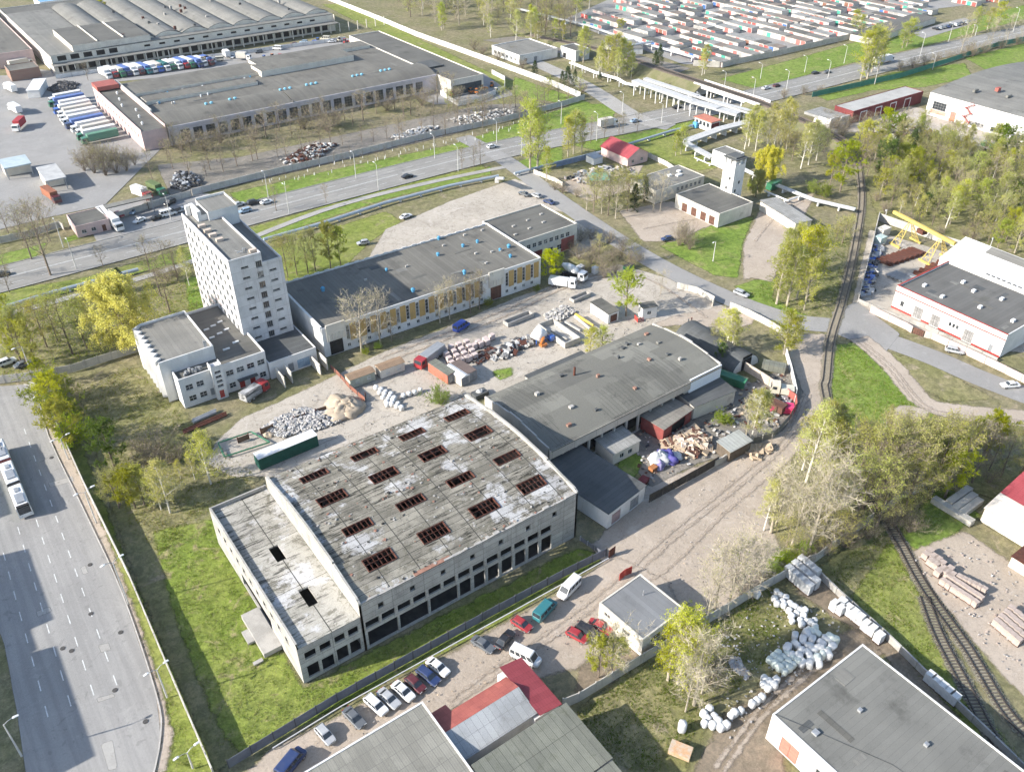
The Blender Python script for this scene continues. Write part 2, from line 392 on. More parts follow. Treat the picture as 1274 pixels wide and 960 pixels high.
def tree_mesh(kind, seed):
    p = KIND[kind]; g = np.random.default_rng(seed); H = 10.
    T = MB(); tw = []; ends = []
    lean = g.normal(0, .012, 2)*H
    def pos(t): return np.array([lean[0]*t*t+.10*math.sin(3*t+seed), lean[1]*t*t+.10*math.cos(2.3*t+seed), t*H*.97])
    bush = p['env'] == 'bush'
    if not bush:
        ts = np.linspace(0, 1, 8)
        for a, b in zip(ts, ts[1:]):
            T.tube(pos(a), pos(b), p['tr']*(1-a)**.8+.015, p['tr']*(1-b)**.8+.012, 6, 0, False)
    for i in range(p['n1']):
        f = (i+.5)/p['n1']; az = i*2.39996+g.uniform(-.5, .5)
        if bush:
            e = R(p['e0']+(p['e1']-p['e0'])*g.uniform(0, 1)**.8); L = g.uniform(.72, 1.0)*H/max(.72, math.sin(e))*.82 if e > R(50) else g.uniform(.75, 1)*p['R']*1.15
            o = np.array([g.uniform(-.6, .6), g.uniform(-.6, .6), 0]); r0 = p['tr']
        else:
            t = p['t0']+(1-p['t0'])*f**.85*.97; o = pos(t)
            e = R(p['e0']+(p['e1']-p['e0'])*f+g.normal(0, 6)); L = p['R']*env(p['env'], f)*g.uniform(.72, 1.12)/max(.35, math.cos(min(e, R(66)))); L = min(L, H*1.04-o[2]+1 if e > .7 else L)
            r0 = max(.018, p['tr']*(1-t)**.9*.5)
        d = np.array([math.cos(az)*math.cos(e), math.sin(az)*math.cos(e), math.sin(e)])
        pl = [o]; dd = d.copy()
        for k in range(3):
            dd = dd+g.normal(0, .10, 3)+np.array([0, 0, -.16 if (p.get('droop') and k) else (.07 if e < .9 else -.05)]); dd /= np.linalg.norm(dd)
            pl.append(pl[-1]+dd*L/3)
        for k in range(3): T.tube(pl[k], pl[k+1], r0*(1-k*.28), r0*(1-(k+1)*.28), 4, 0, False)
        for q in range(p['n2']):
            s = .25+.75*(q+g.uniform(.2, .8))/p['n2']; k = min(2, int(s*3)); u = s*3-k
            b = pl[k]*(1-u)+pl[k+1]*u; w = g.normal(0, 1, 3); w -= w@dd*dd; w /= np.linalg.norm(w)+1e-9
            dv = dd*.75+w*.75+np.array([0, 0, .10]); dv /= np.linalg.norm(dv); l2 = L*g.uniform(.25, .45)*(1.25-.6*s)
            if kind == 'spruce': l2 *= .8
            m1 = b+dv*l2*.5+g.normal(0, .05, 3)*l2; m2 = b+dv*l2
            if p.get('droop'): m2[2] -= l2*.3
            T.tube(b, m2, r0*.32, .010, 3, 0, False)
            for z in range(p['n3']):
                a = b+(m2-b)*g.uniform(.15, 1); w = g.normal(0, 1, 3); w /= np.linalg.norm(w)
                v = dv*.6+w*.7+np.array([0, 0, .12]); v /= np.linalg.norm(v); l3 = p['tw']*g.uniform(.5, 1.2)
                if p.get('droop'): v = v*.4+np.array([0, 0, -1.]); l3 *= 2.2
                tw.append((a, a+v*l3)); ends.append((a, a+v*l3))
    E = MB()
    A = np.array([x[0] for x in tw]); B = np.array([x[1] for x in tw])
    if kind != 'spruce':
        n = np.cross(B-A, g.normal(0, 1, A.shape)); n /= np.linalg.norm(n, axis=1)[:, None]+1e-9; wd = .017 if not bush else .022
        V = np.concatenate([A-n*wd, A+n*wd, B], 1).reshape(-1, 3)
        E.v = [tuple(x) for x in V]; E.f = [(3*i, 3*i+1, 3*i+2) for i in range(len(A))]; E.m = [0]*len(A)
    nl = p['nl']; idx = g.integers(0, len(A), nl); u = g.uniform(.1, 1.05, nl)[:, None]
    C = A[idx]*(1-u)+B[idx]*u+g.normal(0, .2 if p.get('droop') else .08, (nl, 3))
    a1 = g.normal(0, 1, (nl, 3)); a1 /= np.linalg.norm(a1, axis=1)[:, None]; a2 = np.cross(a1, g.normal(0, 1, (nl, 3))); a2 /= np.linalg.norm(a2, axis=1)[:, None]
    s = p['ls']*g.uniform(.6, 1.3, (nl, 1))
    Q = np.concatenate([C-a1*s*.5, C+a2*s*.36, C+a1*s*.5, C-a2*s*.36], 1).reshape(-1, 3); k = len(E.v)
    E.v += [tuple(x) for x in Q]; E.f += [tuple(k+4*i+j for j in range(4)) for i in range(nl)]; E.m += [1]*nl
    mn = min(v[2] for v in E.v)
    if mn < .05: E.v = [(x, y, max(z, .05)) for x, y, z in E.v]
    return T.mesh('trunk', [p['bark']]), E.mesh('crown', [p['twig'], LEAF[p['leaf']]])
PROTO = {k: [tree_mesh(k, 11*i+hash_i) for i in range(4)] for hash_i, k in enumerate(KIND)}
KW = {'bare': ('bare_tree', 'bare grey tree', 'tree'), 'pale': ('pale_tree', 'bare pale-branched tree', 'tree'), 'birch': ('birch_tree', 'white-trunked birch', 'birch'),
      'poplar': ('poplar_tree', 'narrow yellow-green poplar', 'poplar'), 'willow': ('willow_tree', 'bright yellow willow', 'willow'),
      'round': ('leafy_tree', 'rounded fresh green tree', 'tree'), 'green': ('dense_tree', 'dense dark green tree', 'tree'), 'olive': ('budding_tree', 'olive budding tree', 'tree'),
      'spruce': ('spruce_tree', 'dark green spruce', 'conifer'), 'bush': ('bare_bush', 'bare grey-brown bush', 'bush'), 'shrub': ('leafy_shrub', 'low green leafy shrub', 'shrub'),
      'small': ('young_tree', 'small bare young tree', 'tree')}
def tree(kind, x, y, h, w=None, place=None, group=None, rng=rnd):
    nm, words, cat = KW[kind]; tm, cm = rng.choice(PROTO[kind])
    o = thing(nm, words, cat, (x, y, 0), rng.uniform(0, 6.28))
    s = h/10; sw = (w or 1)*s*rng.uniform(.92, 1.08); o.scale = (sw, sw, s)
    link('trunk', tm, o); link('crown', cm, o)
    rank(o, '{o} '+words+' '+(place or 'in the grounds')+', from the left', group or words+'s '+(place or 'in the grounds'))
    return o
def T(kind, bx, by, ty, place, w=None):
    b = G(bx, by); return tree(kind, b.x, b.y, max(.8, HT(bx, by, ty)), w, place)
def TS(kind, place, L, w=None):
    for q in L: T(kind, q[0], q[1], q[2], place, q[3] if len(q) > 3 else w)
# ------------------------------------------------------------------ light, sky
SUN_EL, SUN_AZ = 27.5, 164.5          # azimuth of the sun, from +x towards +y
W = bpy.data.worlds.new('World'); S.world = W; W.use_nodes = True
nt = W.node_tree; bg = nt.nodes['Background']; sky = nt.nodes.new('ShaderNodeTexSky'); sky.sky_type = 'NISHITA'; sky.sun_disc = False
sky.sun_elevation = R(SUN_EL); sky.sun_rotation = R(90-SUN_AZ); sky.air_density = 1; sky.dust_density = .9; sky.ozone_density = 1
nt.links.new(sky.outputs[0], bg.inputs[0]); bg.inputs[1].default_value = .14
sl = bpy.data.lights.new('sun', 'SUN'); sl.energy = 4.8; sl.angle = R(.5); sl.color = (1, .945, .86)
so = bpy.data.objects.new('sun', sl); COL.objects.link(so)
sd_ = Vector((math.cos(R(SUN_AZ))*math.cos(R(SUN_EL)), math.sin(R(SUN_AZ))*math.cos(R(SUN_EL)), math.sin(R(SUN_EL))))
so.rotation_euler = sd_.to_track_quat('Z', 'Y').to_euler(); so.location = (-200, 100, 250)
S.view_settings.view_transform = 'Standard'; S.view_settings.look = 'None'; S.view_settings.gamma = 1; S.view_settings.use_curve_mapping = False
S.view_settings.exposure = .96
S.render.engine = 'CYCLES'; S.cycles.max_bounces = 5; S.cycles.diffuse_bounces = 2; S.cycles.glossy_bounces = 2; S.cycles.transparent_max_bounces = 12
S.cycles.use_adaptive_sampling = True; S.cycles.adaptive_threshold = .03; S.cycles.use_denoising = True

# ------------------------------------------------------------------ ground
GM = {
    'earth': ground_mat('rough_ground', [(.185, .18, .09), (.23, .205, .13), (.28, .24, .17), (.14, .145, .065)], fg=.5, tuft=.5),
    'lawn': ground_mat('grass', [(.18, .22, .05), (.22, .24, .075), (.29, .26, .14), (.14, .18, .038)], soft=.9, amp=1.5, fg=.5, tuft=.5),
    'meadow': ground_mat('meadow_grass', [(.165, .22, .042), (.205, .24, .062), (.285, .25, .135), (.125, .17, .034)], soft=.9, amp=1.5, fg=.6, tuft=.55, dry=.535),
    'lush': ground_mat('spring_grass', [(.15, .225, .042), (.185, .245, .058), (.25, .25, .10), (.11, .175, .032)], soft=.9, amp=1.5, fg=.6, tuft=.55, dry=.53),
    'dull': ground_mat('thin_grass', [(.195, .195, .085), (.24, .22, .12), (.30, .26, .18), (.15, .165, .06)], soft=1.2, amp=2, fg=.5, tuft=.55),
    'dirt': ground_mat('bare_dirt', [(.43, .365, .30), (.375, .315, .255), (.47, .41, .345), (.33, .275, .22)], soft=.9, amp=1.3, fg=.22, crack=.2),
    'pale': ground_mat('concrete_dust', [(.45, .405, .345), (.39, .35, .295), (.50, .455, .40), (.34, .30, .25)], soft=.6, amp=.8, fg=.22, crack=.45),
    'asphalt': ground_mat('old_asphalt', [(.30, .292, .28), (.27, .262, .25), (.325, .315, .30), (.26, .252, .24)], soft=.15, amp=.12, bump=.08, fg=.14, crack=.16),
    'wide': ground_mat('wide_road_asphalt', [(.31, .30, .285), (.285, .276, .262), (.33, .32, .303), (.27, .262, .25)], soft=.15, amp=.12, bump=.08, fg=.16, crack=.1, lane=(.9, .035)),
    'road': ground_mat('avenue_asphalt', [(.285, .275, .255), (.25, .242, .225), (.315, .303, .28), (.24, .232, .216)], soft=.15, amp=.1, bump=.08, fg=.14, crack=.1, lane=(.03, .8)),
    'path': ground_mat('footpath', [(.37, .355, .33), (.33, .315, .29), (.40, .385, .355), (.30, .288, .268)], soft=.2, amp=.15, bump=.1, fg=.2, crack=.3),
    'mud': ground_mat('brown_mud', [(.25, .205, .155), (.21, .17, .125), (.31, .26, .20), (.165, .135, .10)], soft=.9, amp=1.5, fg=.4, tuft=.4),
    'dark': ground_mat('dark_yard', [(.235, .215, .19), (.195, .18, .155), (.29, .265, .23), (.145, .13, .115)], soft=.6, amp=.8, fg=.4, tuft=.3),
    'gravel': ground_mat('track_ballast', [(.29, .265, .21), (.24, .23, .16), (.33, .30, .245), (.19, .19, .11)], soft=.9, amp=1.3, fg=.5),
}
RUT = ground_mat('rut_soil', [(.40, .338, .278), (.365, .308, .25), (.43, .37, .31), (.335, .28, .225)], soft=.6, amp=1.0, nsc=.6, fg=.3)
WHITE_LINE = mat('road_paint', (.72, .72, .70), (.5, .5, .48), 1.5, grain=.3)
me = MB(); me.face([(-3500, -3000, 0), (4500, -3000, 0), (4500, 6000, 0), (-3500, 6000, 0)]); gme = me.mesh('ground', [GM['earth']])
a_ = gme.attributes.new('sd', 'FLOAT', 'POINT'); a_.data.foreach_set('value', [50.]*4)
ground = link('ground', gme, None, (0, 0, -.215)); tag(ground, kind='structure')
L_ = patch
# grass and thin ground
L_('grass', [(95, 480), (190, 450), (235, 520), (330, 590), (262, 640), (375, 850), (300, 940), (262, 960), (160, 700)], GM['dull'])
L_('grass', [(190, 660), (262, 645), (376, 856), (450, 815), (720, 680), (755, 690), (620, 775), (300, 940), (270, 900), (215, 760)], GM['meadow'])
L_('grass', [(45, 480), (75, 480), (165, 720), (268, 962), (190, 962), (205, 900), (195, 850), (150, 730), (100, 620), (60, 540)], GM['lawn'])
L_('grass', [(-5, 400), (150, 350), (230, 315), (262, 400), (170, 440), (40, 470), (-10, 470)], GM['dull'])
L_('grass', [(230, 345), (262, 340), (262, 400), (235, 385)], GM['lush'])
L_('grass', [(330, 310), (480, 262), (500, 275), (460, 300), (430, 330), (360, 350)], GM['lawn'])
# avenue verges
L_('grass', [(-40, 380), (120, 343), (330, 283), (480, 232), (610, 206), (612, 216), (480, 247), (330, 296), (-40, 396)], GM['lush'])
L_('grass', [(-40, 366), (100, 346), (250, 302), (330, 277), (430, 247), (600, 205), (606, 209), (470, 240), (330, 288), (150, 343), (-40, 384)], GM['lawn'])
L_('grass', [(-40, 325), (45, 305), (60, 300), (45, 318), (-40, 340)], GM['lush'])
L_('grass', [(78, 296), (108, 286), (112, 292), (82, 301)], GM['lush'])
L_('grass', [(285, 240), (440, 205), (560, 180), (720, 128), (770, 130), (762, 146), (690, 168), (560, 196), (400, 228), (300, 252)], GM['lush'])
L_('grass', [(630, 206), (700, 180), (790, 165), (870, 148), (880, 150), (800, 180), (700, 202), (650, 214)], GM['lush'])
L_('grass', [(895, 98), (1000, 70), (1090, 45), (1180, 30), (1280, 5), (1280, 22), (1170, 52), (1060, 78), (940, 110)], GM['lush'])
L_('grass', [(1015, 118), (1110, 90), (1200, 78), (1210, 95), (1150, 108), (1085, 112), (1030, 125)], GM['lush'])
L_('grass', [(1200, 72), (1290, 50), (1290, 75), (1230, 88)], GM['lush'])
L_('grass', [(400, 5), (430, 5), (620, 95), (720, 125), (640, 120), (590, 90), (500, 55)], GM['lawn'])
L_('grass', [(640, 95), (735, 128), (720, 132), (640, 118)], GM['lush'])
L_('grass', [(700, 178), (760, 190), (845, 175), (905, 200), (880, 215), (790, 215), (700, 212)], GM['dull'])
L_('grass', [(785, 180), (840, 168), (905, 205), (870, 212), (810, 196)], GM['lawn'])
L_('grass', [(820, 305), (870, 283), (938, 268), (925, 300), (918, 345), (890, 342), (850, 322)], GM['lush'])
L_('grass', [(915, 355), (950, 345), (1000, 350), (1045, 395), (985, 392), (930, 372)], GM['lush'])
L_('grass', [(985, 300), (1060, 270), (1055, 320), (1035, 400), (1000, 390), (960, 370)], GM['dull'])
L_('grass', [(1030, 430), (1065, 425), (1120, 480), (1165, 515), (1120, 540), (1030, 560), (1036, 500)], GM['lush'])
L_('grass', [(1095, 438), (1150, 445), (1235, 495), (1180, 500), (1125, 470)], GM['dull'])
L_('grass', [(1010, 710), (1180, 590), (1290, 560), (1290, 640), (1180, 600), (1200, 690), (1100, 720), (1200, 960), (1100, 830), (1000, 720)], GM['dull'])
L_('grass', [(1060, 690), (1180, 600), (1220, 640), (1150, 690), (1110, 660)], GM['lush'])
L_('grass', [(1060, 740), (1110, 670), (1200, 850), (1280, 960), (1230, 960), (1100, 800)], GM['lawn'])
L_('grass', [(720, 880), (760, 850), (880, 770), (960, 720), (1000, 760), (960, 840), (880, 900), (850, 965), (760, 965)], GM['dull'])
L_('grass', [(1090, 160), (1290, 170), (1290, 320), (1180, 300), (1090, 265), (1070, 205)], GM['dull'])
L_('grass', [(720, 300), (790, 300), (812, 335), (745, 352), (700, 345)], GM['dull'])
# yards
L_('concrete_yard', [(255, 575), (268, 550), (300, 520), (345, 500), (410, 470), (470, 440), (560, 405), (640, 370), (715, 345), (770, 328), (830, 345), (905, 382), (890, 405), (830, 404), (740, 445), (640, 478), (612, 495), (578, 492), (440, 545), (330, 592), (290, 592)], GM['pale'])
L_('dirt_yard', [(800, 408), (840, 392), (900, 380), (940, 392), (935, 402), (885, 420), (860, 402)], GM['dirt'])
L_('dirt_yard', [(735, 680), (800, 605), (870, 578), (930, 560), (975, 520), (990, 490), (980, 440), (992, 415), (1030, 415), (1024, 470), (1026, 500), (1010, 545), (962, 590), (955, 645), (975, 690), (900, 770), (850, 770), (770, 720)], GM['dirt'])
L_('dirt_yard', [(300, 965), (340, 930), (480, 860), (600, 790), (700, 735), (765, 690), (830, 720), (850, 760), (760, 790), (720, 830), (640, 850), (540, 890), (420, 950), (390, 985)], GM['dirt'])
L_('dirt_yard', [(720, 830), (840, 770), (760, 850), (715, 860)], GM['mud'])
L_('dark_yard', [(770, 560), (810, 510), (900, 478), (940, 475), (985, 450), (1000, 490), (975, 535), (930, 558), (870, 575), (810, 605)], GM['dark'])
L_('grass', [(765, 600), (770, 570), (790, 558), (800, 575), (790, 595)], GM['lush'])
L_('mud_track', [(860, 965), (900, 890), (960, 850), (1075, 770), (1120, 800), (1070, 830), (980, 900), (975, 965)], GM['mud'])
L_('dirt_yard', [(1010, 715), (1030, 722), (1140, 830), (1290, 1010), (1240, 1010), (1090, 800), (990, 735)], GM['mud'])
L_('dirt_yard', [(1120, 690), (1200, 660), (1290, 720), (1290, 880), (1240, 830), (1190, 770)], GM['dirt'])
L_('dirt_yard', [(725, 215), (800, 205), (785, 235), (735, 250), (690, 232)], GM['dirt'])
L_('dirt_yard', [(770, 262), (835, 250), (895, 275), (838, 300), (800, 300)], GM['dirt'])
L_('dirt_yard', [(925, 305), (945, 262), (985, 245), (1015, 238), (990, 290), (960, 350), (935, 345), (925, 348)], GM['dirt'])
L_('concrete_yard', [(455, 325), (480, 285), (560, 250), (640, 222), (690, 240), (720, 265), (690, 262), (600, 282), (470, 330)], GM['pale'])
L_('concrete_yard', [(690, 300), (720, 268), (745, 278), (800, 312), (745, 300), (720, 320)], GM['pale'])
L_('concrete_yard', [(1082, 285), (1200, 320), (1290, 350), (1290, 440), (1200, 430), (1060, 378)], GM['pale'])
L_('concrete_yard', [(1000, 160), (1110, 128), (1175, 140), (1290, 185), (1290, 205), (1150, 160), (1040, 165)], GM['pale'])
L_('depot_yard', [(-60, 130), (40, 85), (100, 92), (205, 180), (130, 255), (60, 270), (-60, 300)], GM['asphalt'])
L_('depot_yard', [(-30, 95), (60, 92), (430, 48), (470, 44), (540, 75), (600, 90), (640, 118), (600, 128), (540, 130), (420, 75), (110, 105), (20, 130), (-40, 130)], GM['asphalt'])
L_('footpath', [(105, 268), (160, 248), (235, 238), (290, 245), (250, 275), (150, 300), (120, 300)], GM['asphalt'])
L_('depot_yard', [(195, 205), (300, 195), (600, 130), (700, 128), (560, 168), (260, 238), (215, 250)], GM['dark'])
L_('garage_ground', [(700, 25), (800, -20), (1300, -60), (1260, 0), (1130, 15), (1060, 46), (895, 80), (850, 80), (740, 40)], GM['asphalt'])
L_('dirt_track', [(640, 45), (760, 60), (860, 85), (830, 95), (720, 70), (600, 50)], GM['dark'])
L_('parking_lot', [(1130, 40), (1200, 22), (1215, 28), (1150, 48)], GM['asphalt'])
L_('grass', [(612, 462), (636, 456), (638, 466), (622, 472)], GM['lush'])
# roads
AVE = smooth_line([Vector((-260, 266, 0)), Vector((20, 266, 0)), Vector((110, 267.5, 0)), Vector((190, 266.5, 0)), Vector((260, 258, 0)), Vector((330, 253.5, 0)), Vector((430, 251, 0)), Vector((540, 245, 0)), Vector((900, 225, 0))], 6)
sheet('avenue', ribbon_poly(AVE, 17.5), GM['road'], cell=3)
FOOT = smooth_line([G(-60, 408), G(100, 366), G(230, 328), G(400, 262), G(520, 230), G(640, 205)], 5)
sheet('footpath', ribbon_poly(FOOT, 2.6), GM['path'], cell=.9)
SERV = smooth_line([G(575, 170), G(630, 200), G(700, 252), G(800, 318), G(900, 368), G(985, 398), G(1055, 408), G(1150, 440), G(1220, 470), G(1300, 500)], 6)
sheet('service_road', ribbon_poly(SERV, 7.5), GM['asphalt'], cell=1.3)
patch('service_road', [(1035, 388), (1066, 375), (1120, 415), (1100, 440), (1040, 415)], GM['asphalt'])
SIDE = smooth_line([G(640, 66), G(725, 105), G(790, 145), G(835, 158)], 5)
sheet('side_road', ribbon_poly(SIDE, 9), GM['path'], cell=1.5)
TRK = smooth_line([G(1070, 420), G(1110, 455), G(1150, 500), G(1200, 512), G(1290, 520)], 6)
sheet('dirt_track', ribbon_poly(TRK, 5.5), GM['dirt'], cell=1)
patch('dirt_track', [(1105, 508), (1125, 504), (1160, 508), (1150, 522), (1115, 522)], GM['dirt'])
patch('sidewalk', [(47, 487), (60, 488), (66, 520), (120, 635), (168, 760), (200, 855), (214, 915), (205, 962), (193, 962), (200, 915), (192, 860), (150, 738), (105, 640), (60, 540)], GM['dirt'], cell=1)
ROADL = [(-25, 60), (-25, 225)]
patch('wide_road', [(-160, 510), (-40, 486), (0, 480), (30, 478), (46, 488), (60, 542), (107, 640), (152, 738), (194, 862), (200, 915), (186, 985), (150, 1080), (60, 1100), (32, 960), (20, 880), (5, 800), (-60, 640)], GM['wide'], cell=1)
for q in ([(100, 705), (106, 703), (110, 712), (103, 714)], [(122, 802), (135, 799), (138, 808), (126, 811)], [(120, 868), (141, 862), (143, 866), (122, 873)], [(45, 760), (62, 754), (64, 760), (47, 767)], [(125, 925), (140, 920), (146, 955), (135, 958)], [(60, 600), (90, 592), (92, 598), (62, 606)]): patch('asphalt_patch', q, GM['path'], cell=.4, margin=.6)
# kerbs
def kerb(P, w=.18, h=.13, name='kerb'):
    Q = ribbon_poly(P, w); n = len(P); mb = MB()
    for i in range(n-1):
        a, b, c, d = Q[i], Q[i+1], Q[2*n-2-i], Q[2*n-1-i]
        mb.faces([(a.x, a.y, h), (b.x, b.y, h), (c.x, c.y, h), (d.x, d.y, h), (a.x, a.y, 0), (b.x, b.y, 0), (c.x, c.y, 0), (d.x, d.y, 0)], [(0, 1, 2, 3), (0, 4, 5, 1), (2, 6, 7, 3)])
    o = mb.build(name, KERB); tag(o, kind='structure'); return o
KERB = mat('kerb_stone', (.48, .46, .43), (.38, .36, .33), 1.)
kerb(smooth_line(gpoly([(30, 478), (46, 488), (60, 542), (107, 640), (152, 738), (194, 862), (200, 915), (186, 985)]), 4), .22, .14)
def off_line(P, off):
    o = []
    for i, p in enumerate(P):
        d = (P[min(i+1, len(P)-1)]-P[max(i-1, 0)]).normalized(); o.append(p+Vector((-d.y, d.x, 0))*off)
    return o
kerb(off_line(AVE, 8.75)); kerb(off_line(AVE, -8.75))
ZP = LAYER[0]-.21+.006
dashes('lane_marking', AVE, 0, .18, 400, 2, WHITE_LINE, ZP, 2); dashes('lane_marking', AVE, .45, .18, 400, 2, WHITE_LINE, ZP, 2)
dashes('lane_marking', AVE, 4.3, .16, 3, 5, WHITE_LINE, ZP); dashes('lane_marking', AVE, -4.3, .16, 3, 5, WHITE_LINE, ZP)
def dash_px(pairs, w=.17):
    mb = MB()
    for a, b in pairs:
        a = G(*a); b = G(*b); d = (b-a).normalized(); n = Vector((-d.y, d.x, 0))*w/2
        mb.face([a-n, b-n, b+n, a+n])
    mb.shift((0, 0, ZP)); o = mb.build('lane_marking', WHITE_LINE); tag(o, kind='structure')
pr = []
def row(x0, y0, x1, y1, n, l=.42):
    a = G(x0, y0); b = G(x1, y1)
    for i in range(n):
        s = a+(b-a)*(i/n); e = a+(b-a)*((i+l)/n); pr.append((PR(s), PR(e)))
row(30, 533, 152, 870, 15); row(45, 646, 123, 883, 9); row(22, 655, 94, 897, 9); row(4, 687, 65, 911, 8)
dash_px(pr)

# ------------------------------------------------------------------ air
def air():
    m = bpy.data.materials.new('haze'); m.use_nodes = True; t = m.node_tree; t.nodes.clear(); o = t.nodes.new('ShaderNodeOutputMaterial'); v = t.nodes.new('ShaderNodeVolumePrincipled')
    v.inputs['Color'].default_value = (.93, .96, 1, 1); v.inputs['Density'].default_value = HAZE; v.inputs['Anisotropy'].default_value = .2; t.links.new(v.outputs[0], o.inputs['Volume'])
    b = MB(); b.box(-3600, -3100, -1.3, 4600, 6100, 124); q = b.build('haze', m); tag(q, kind='stuff')
HAZE = .00005
air()
# ------------------------------------------------------------------ building kit
GLASS = mat('window_glass', (.045, .055, .065), (.03, .035, .04), 1.2, rough=.12, grain=0, spec=.6)
def pane_mat():
    N = NT('window_pane'); oi = N.n('ShaderNodeObjectInfo').outputs['Random']; c = N.mix(N.ramp(oi, .62, .66), (.03, .036, .042), (.10, .115, .125)); c = N.mix(N.ramp(oi, .84, .86), c, (.30, .29, .27)); c = N.mix(N.ramp(oi, .95, .96), c, (.16, .12, .085))
    N.l(N.mix(N.ramp(N.noise(N.coord(), 1.1), .4, .6), c, tuple(x*.6 for x in (.05, .06, .07))), N.b.inputs['Base Color']); N.b.inputs['Roughness'].default_value = .15; N.b.inputs['Specular IOR Level'].default_value = .6; return N.mat
PANE = pane_mat()
FRAMEW = mat('white_frame', (.6, .6, .58), (.45, .45, .43), 2, rough=.6, grain=.1)
FRAMEG = mat('grey_frame', (.28, .27, .26), (.2, .19, .18), 2, rough=.7)
FRAMER = mat('rusty_frame', (.20, .09, .06), (.13, .06, .04), 2, rough=.9)
DARKIN = mat('dark_opening', (.02, .02, .022), (.012, .012, .013), 1, grain=0)  # near-black colour stands for interior shade; a few doors and windows share it
CONC = mat('concrete', (.42, .40, .37), (.33, .315, .29), .5, stain=(.24, .225, .20), bump=.2)
CONCP = mat('concrete_panel', (.50, .475, .43), (.42, .40, .36), .5, stain=(.30, .28, .25), slo=.58, bump=.15, streak=.7)
OLDW = mat('weathered_panel_wall', (.46, .44, .40), (.37, .355, .325), .35, stain=(.25, .24, .22), ssc=.3, seams=(6, 1.2), seamc=(.17, .165, .155), seamw=.035, wall=True, bump=.2, streak=.8)
WHITEW = mat('white_wall', (.70, .69, .67), (.60, .59, .57), .3, stain=(.46, .44, .42), slo=.62, shi=.85, streak=.5)
TOWERW = mat('whitewashed_panels', (.66, .65, .65), (.56, .555, .55), .3, stain=(.40, .37, .36), ssc=.25, slo=.6, shi=.8, seams=(3.0, 3.0), seamc=(.42, .40, .39), seamw=.03, wall=True, streak=.7)
CREAMW = mat('cream_wall', (.66, .62, .54), (.57, .53, .46), .3, stain=(.44, .40, .34), slo=.6, streak=.6)
PINKW = mat('pink_wall', (.60, .45, .42), (.50, .38, .36), .3, stain=(.45, .42, .40), slo=.56)
LILAC = mat('pale_lilac_wall', (.56, .52, .54), (.47, .44, .46), .3, stain=(.34, .32, .32), slo=.58)
YEL = mat('ochre_panel', (.50, .33, .12), (.40, .27, .11), .5, stain=(.30, .23, .14), slo=.6)
REDB = mat('dark_red_wall', (.20, .045, .045), (.15, .035, .035), .4)
REDP = mat('red_paint', (.42, .06, .05), (.30, .05, .04), .8)
SAND = mat('sand_plaster', (.58, .48, .40), (.50, .41, .33), .4, stain=(.38, .33, .28), slo=.6)
FELT = mat('roof_felt', (.155, .15, .132), (.125, .121, .108), .10, stain=(.085, .082, .074), ssc=.16, seams=(60, 1.0), seamc=(.10, .097, .088), seamw=.025, bump=.1)
FELTL = mat('pale_roof_felt', (.235, .228, .205), (.195, .19, .172), .12, stain=(.13, .127, .115), ssc=.18, seams=(1.0, 60), seamc=(.15, .146, .132), seamw=.02, bump=.1)
FELTD = mat('dark_roof_felt', (.115, .12, .12), (.09, .094, .094), .12, stain=(.07, .072, .072), ssc=.2, seams=(60, 1.0), seamc=(.075, .078, .08), seamw=.03, bump=.1)
FELTB = mat('brown_roof_felt', (.19, .18, .155), (.155, .147, .128), .08, stain=(.105, .10, .088), ssc=.12, slo=.5, seams=(1.0, 40), seamc=(.115, .108, .095), seamw=.03, bump=.1)
SLATE = mat('asbestos_sheet', (.36, .355, .335), (.29, .285, .265), .3, stain=(.22, .21, .19), ssc=.4, seams=(1.1, 1.7), seamc=(.16, .155, .145), seamw=.025, stripes=(0, .28, .3, .22))
SLATEG = mat('mossy_slate', (.215, .22, .18), (.175, .18, .15), .3, stain=(.13, .135, .10), ssc=.4, seams=(1.15, 7.0), seamc=(.08, .08, .065), seamw=.035, stripes=(0, .28, .3, .25))
REDROOF = mat('red_metal_roof', (.36, .075, .085), (.31, .06, .07), .4, rough=.5, stripes=(0, .5, .09, .5), seams=(40, 1.1), seamc=(.22, .05, .055), seamw=.02)
REDTILE = mat('red_sheet_roof', (.40, .125, .10), (.33, .10, .085), .5, rough=.7, seams=(1.1, 1.1), seamc=(.26, .08, .07), seamw=.02)
METALW = mat('white_sheet_metal', (.72, .72, .71), (.66, .66, .65), .4, rough=.5, grain=.1)
METALG = mat('galvanised_metal', (.42, .43, .44), (.34, .35, .36), .8, rough=.45, metal=.4)
RUST = mat('rust', (.13, .048, .032), (.075, .034, .026), 1.3, stain=(.07, .035, .03), bump=.2)
PIPE = mat('pipe_cladding', (.55, .56, .57), (.44, .45, .46), 1.2, rough=.4, metal=.3)
BLUEV = mat('blue_vent', (.10, .33, .52), (.08, .26, .42), 1.5)
DOORG = mat('grey_door', (.26, .27, .28), (.2, .21, .22), 1.5)
DOORB = mat('brown_door', (.17, .085, .06), (.12, .06, .045), 1.5, seams=(.5, 9), seamc=(.05, .03, .02), wall=True)
BRICK = mat('brick', (.33, .17, .12), (.27, .14, .10), 1, seams=(.3, .1, .5), seamc=(.35, .32, .28), seamw=.012, wall=True)

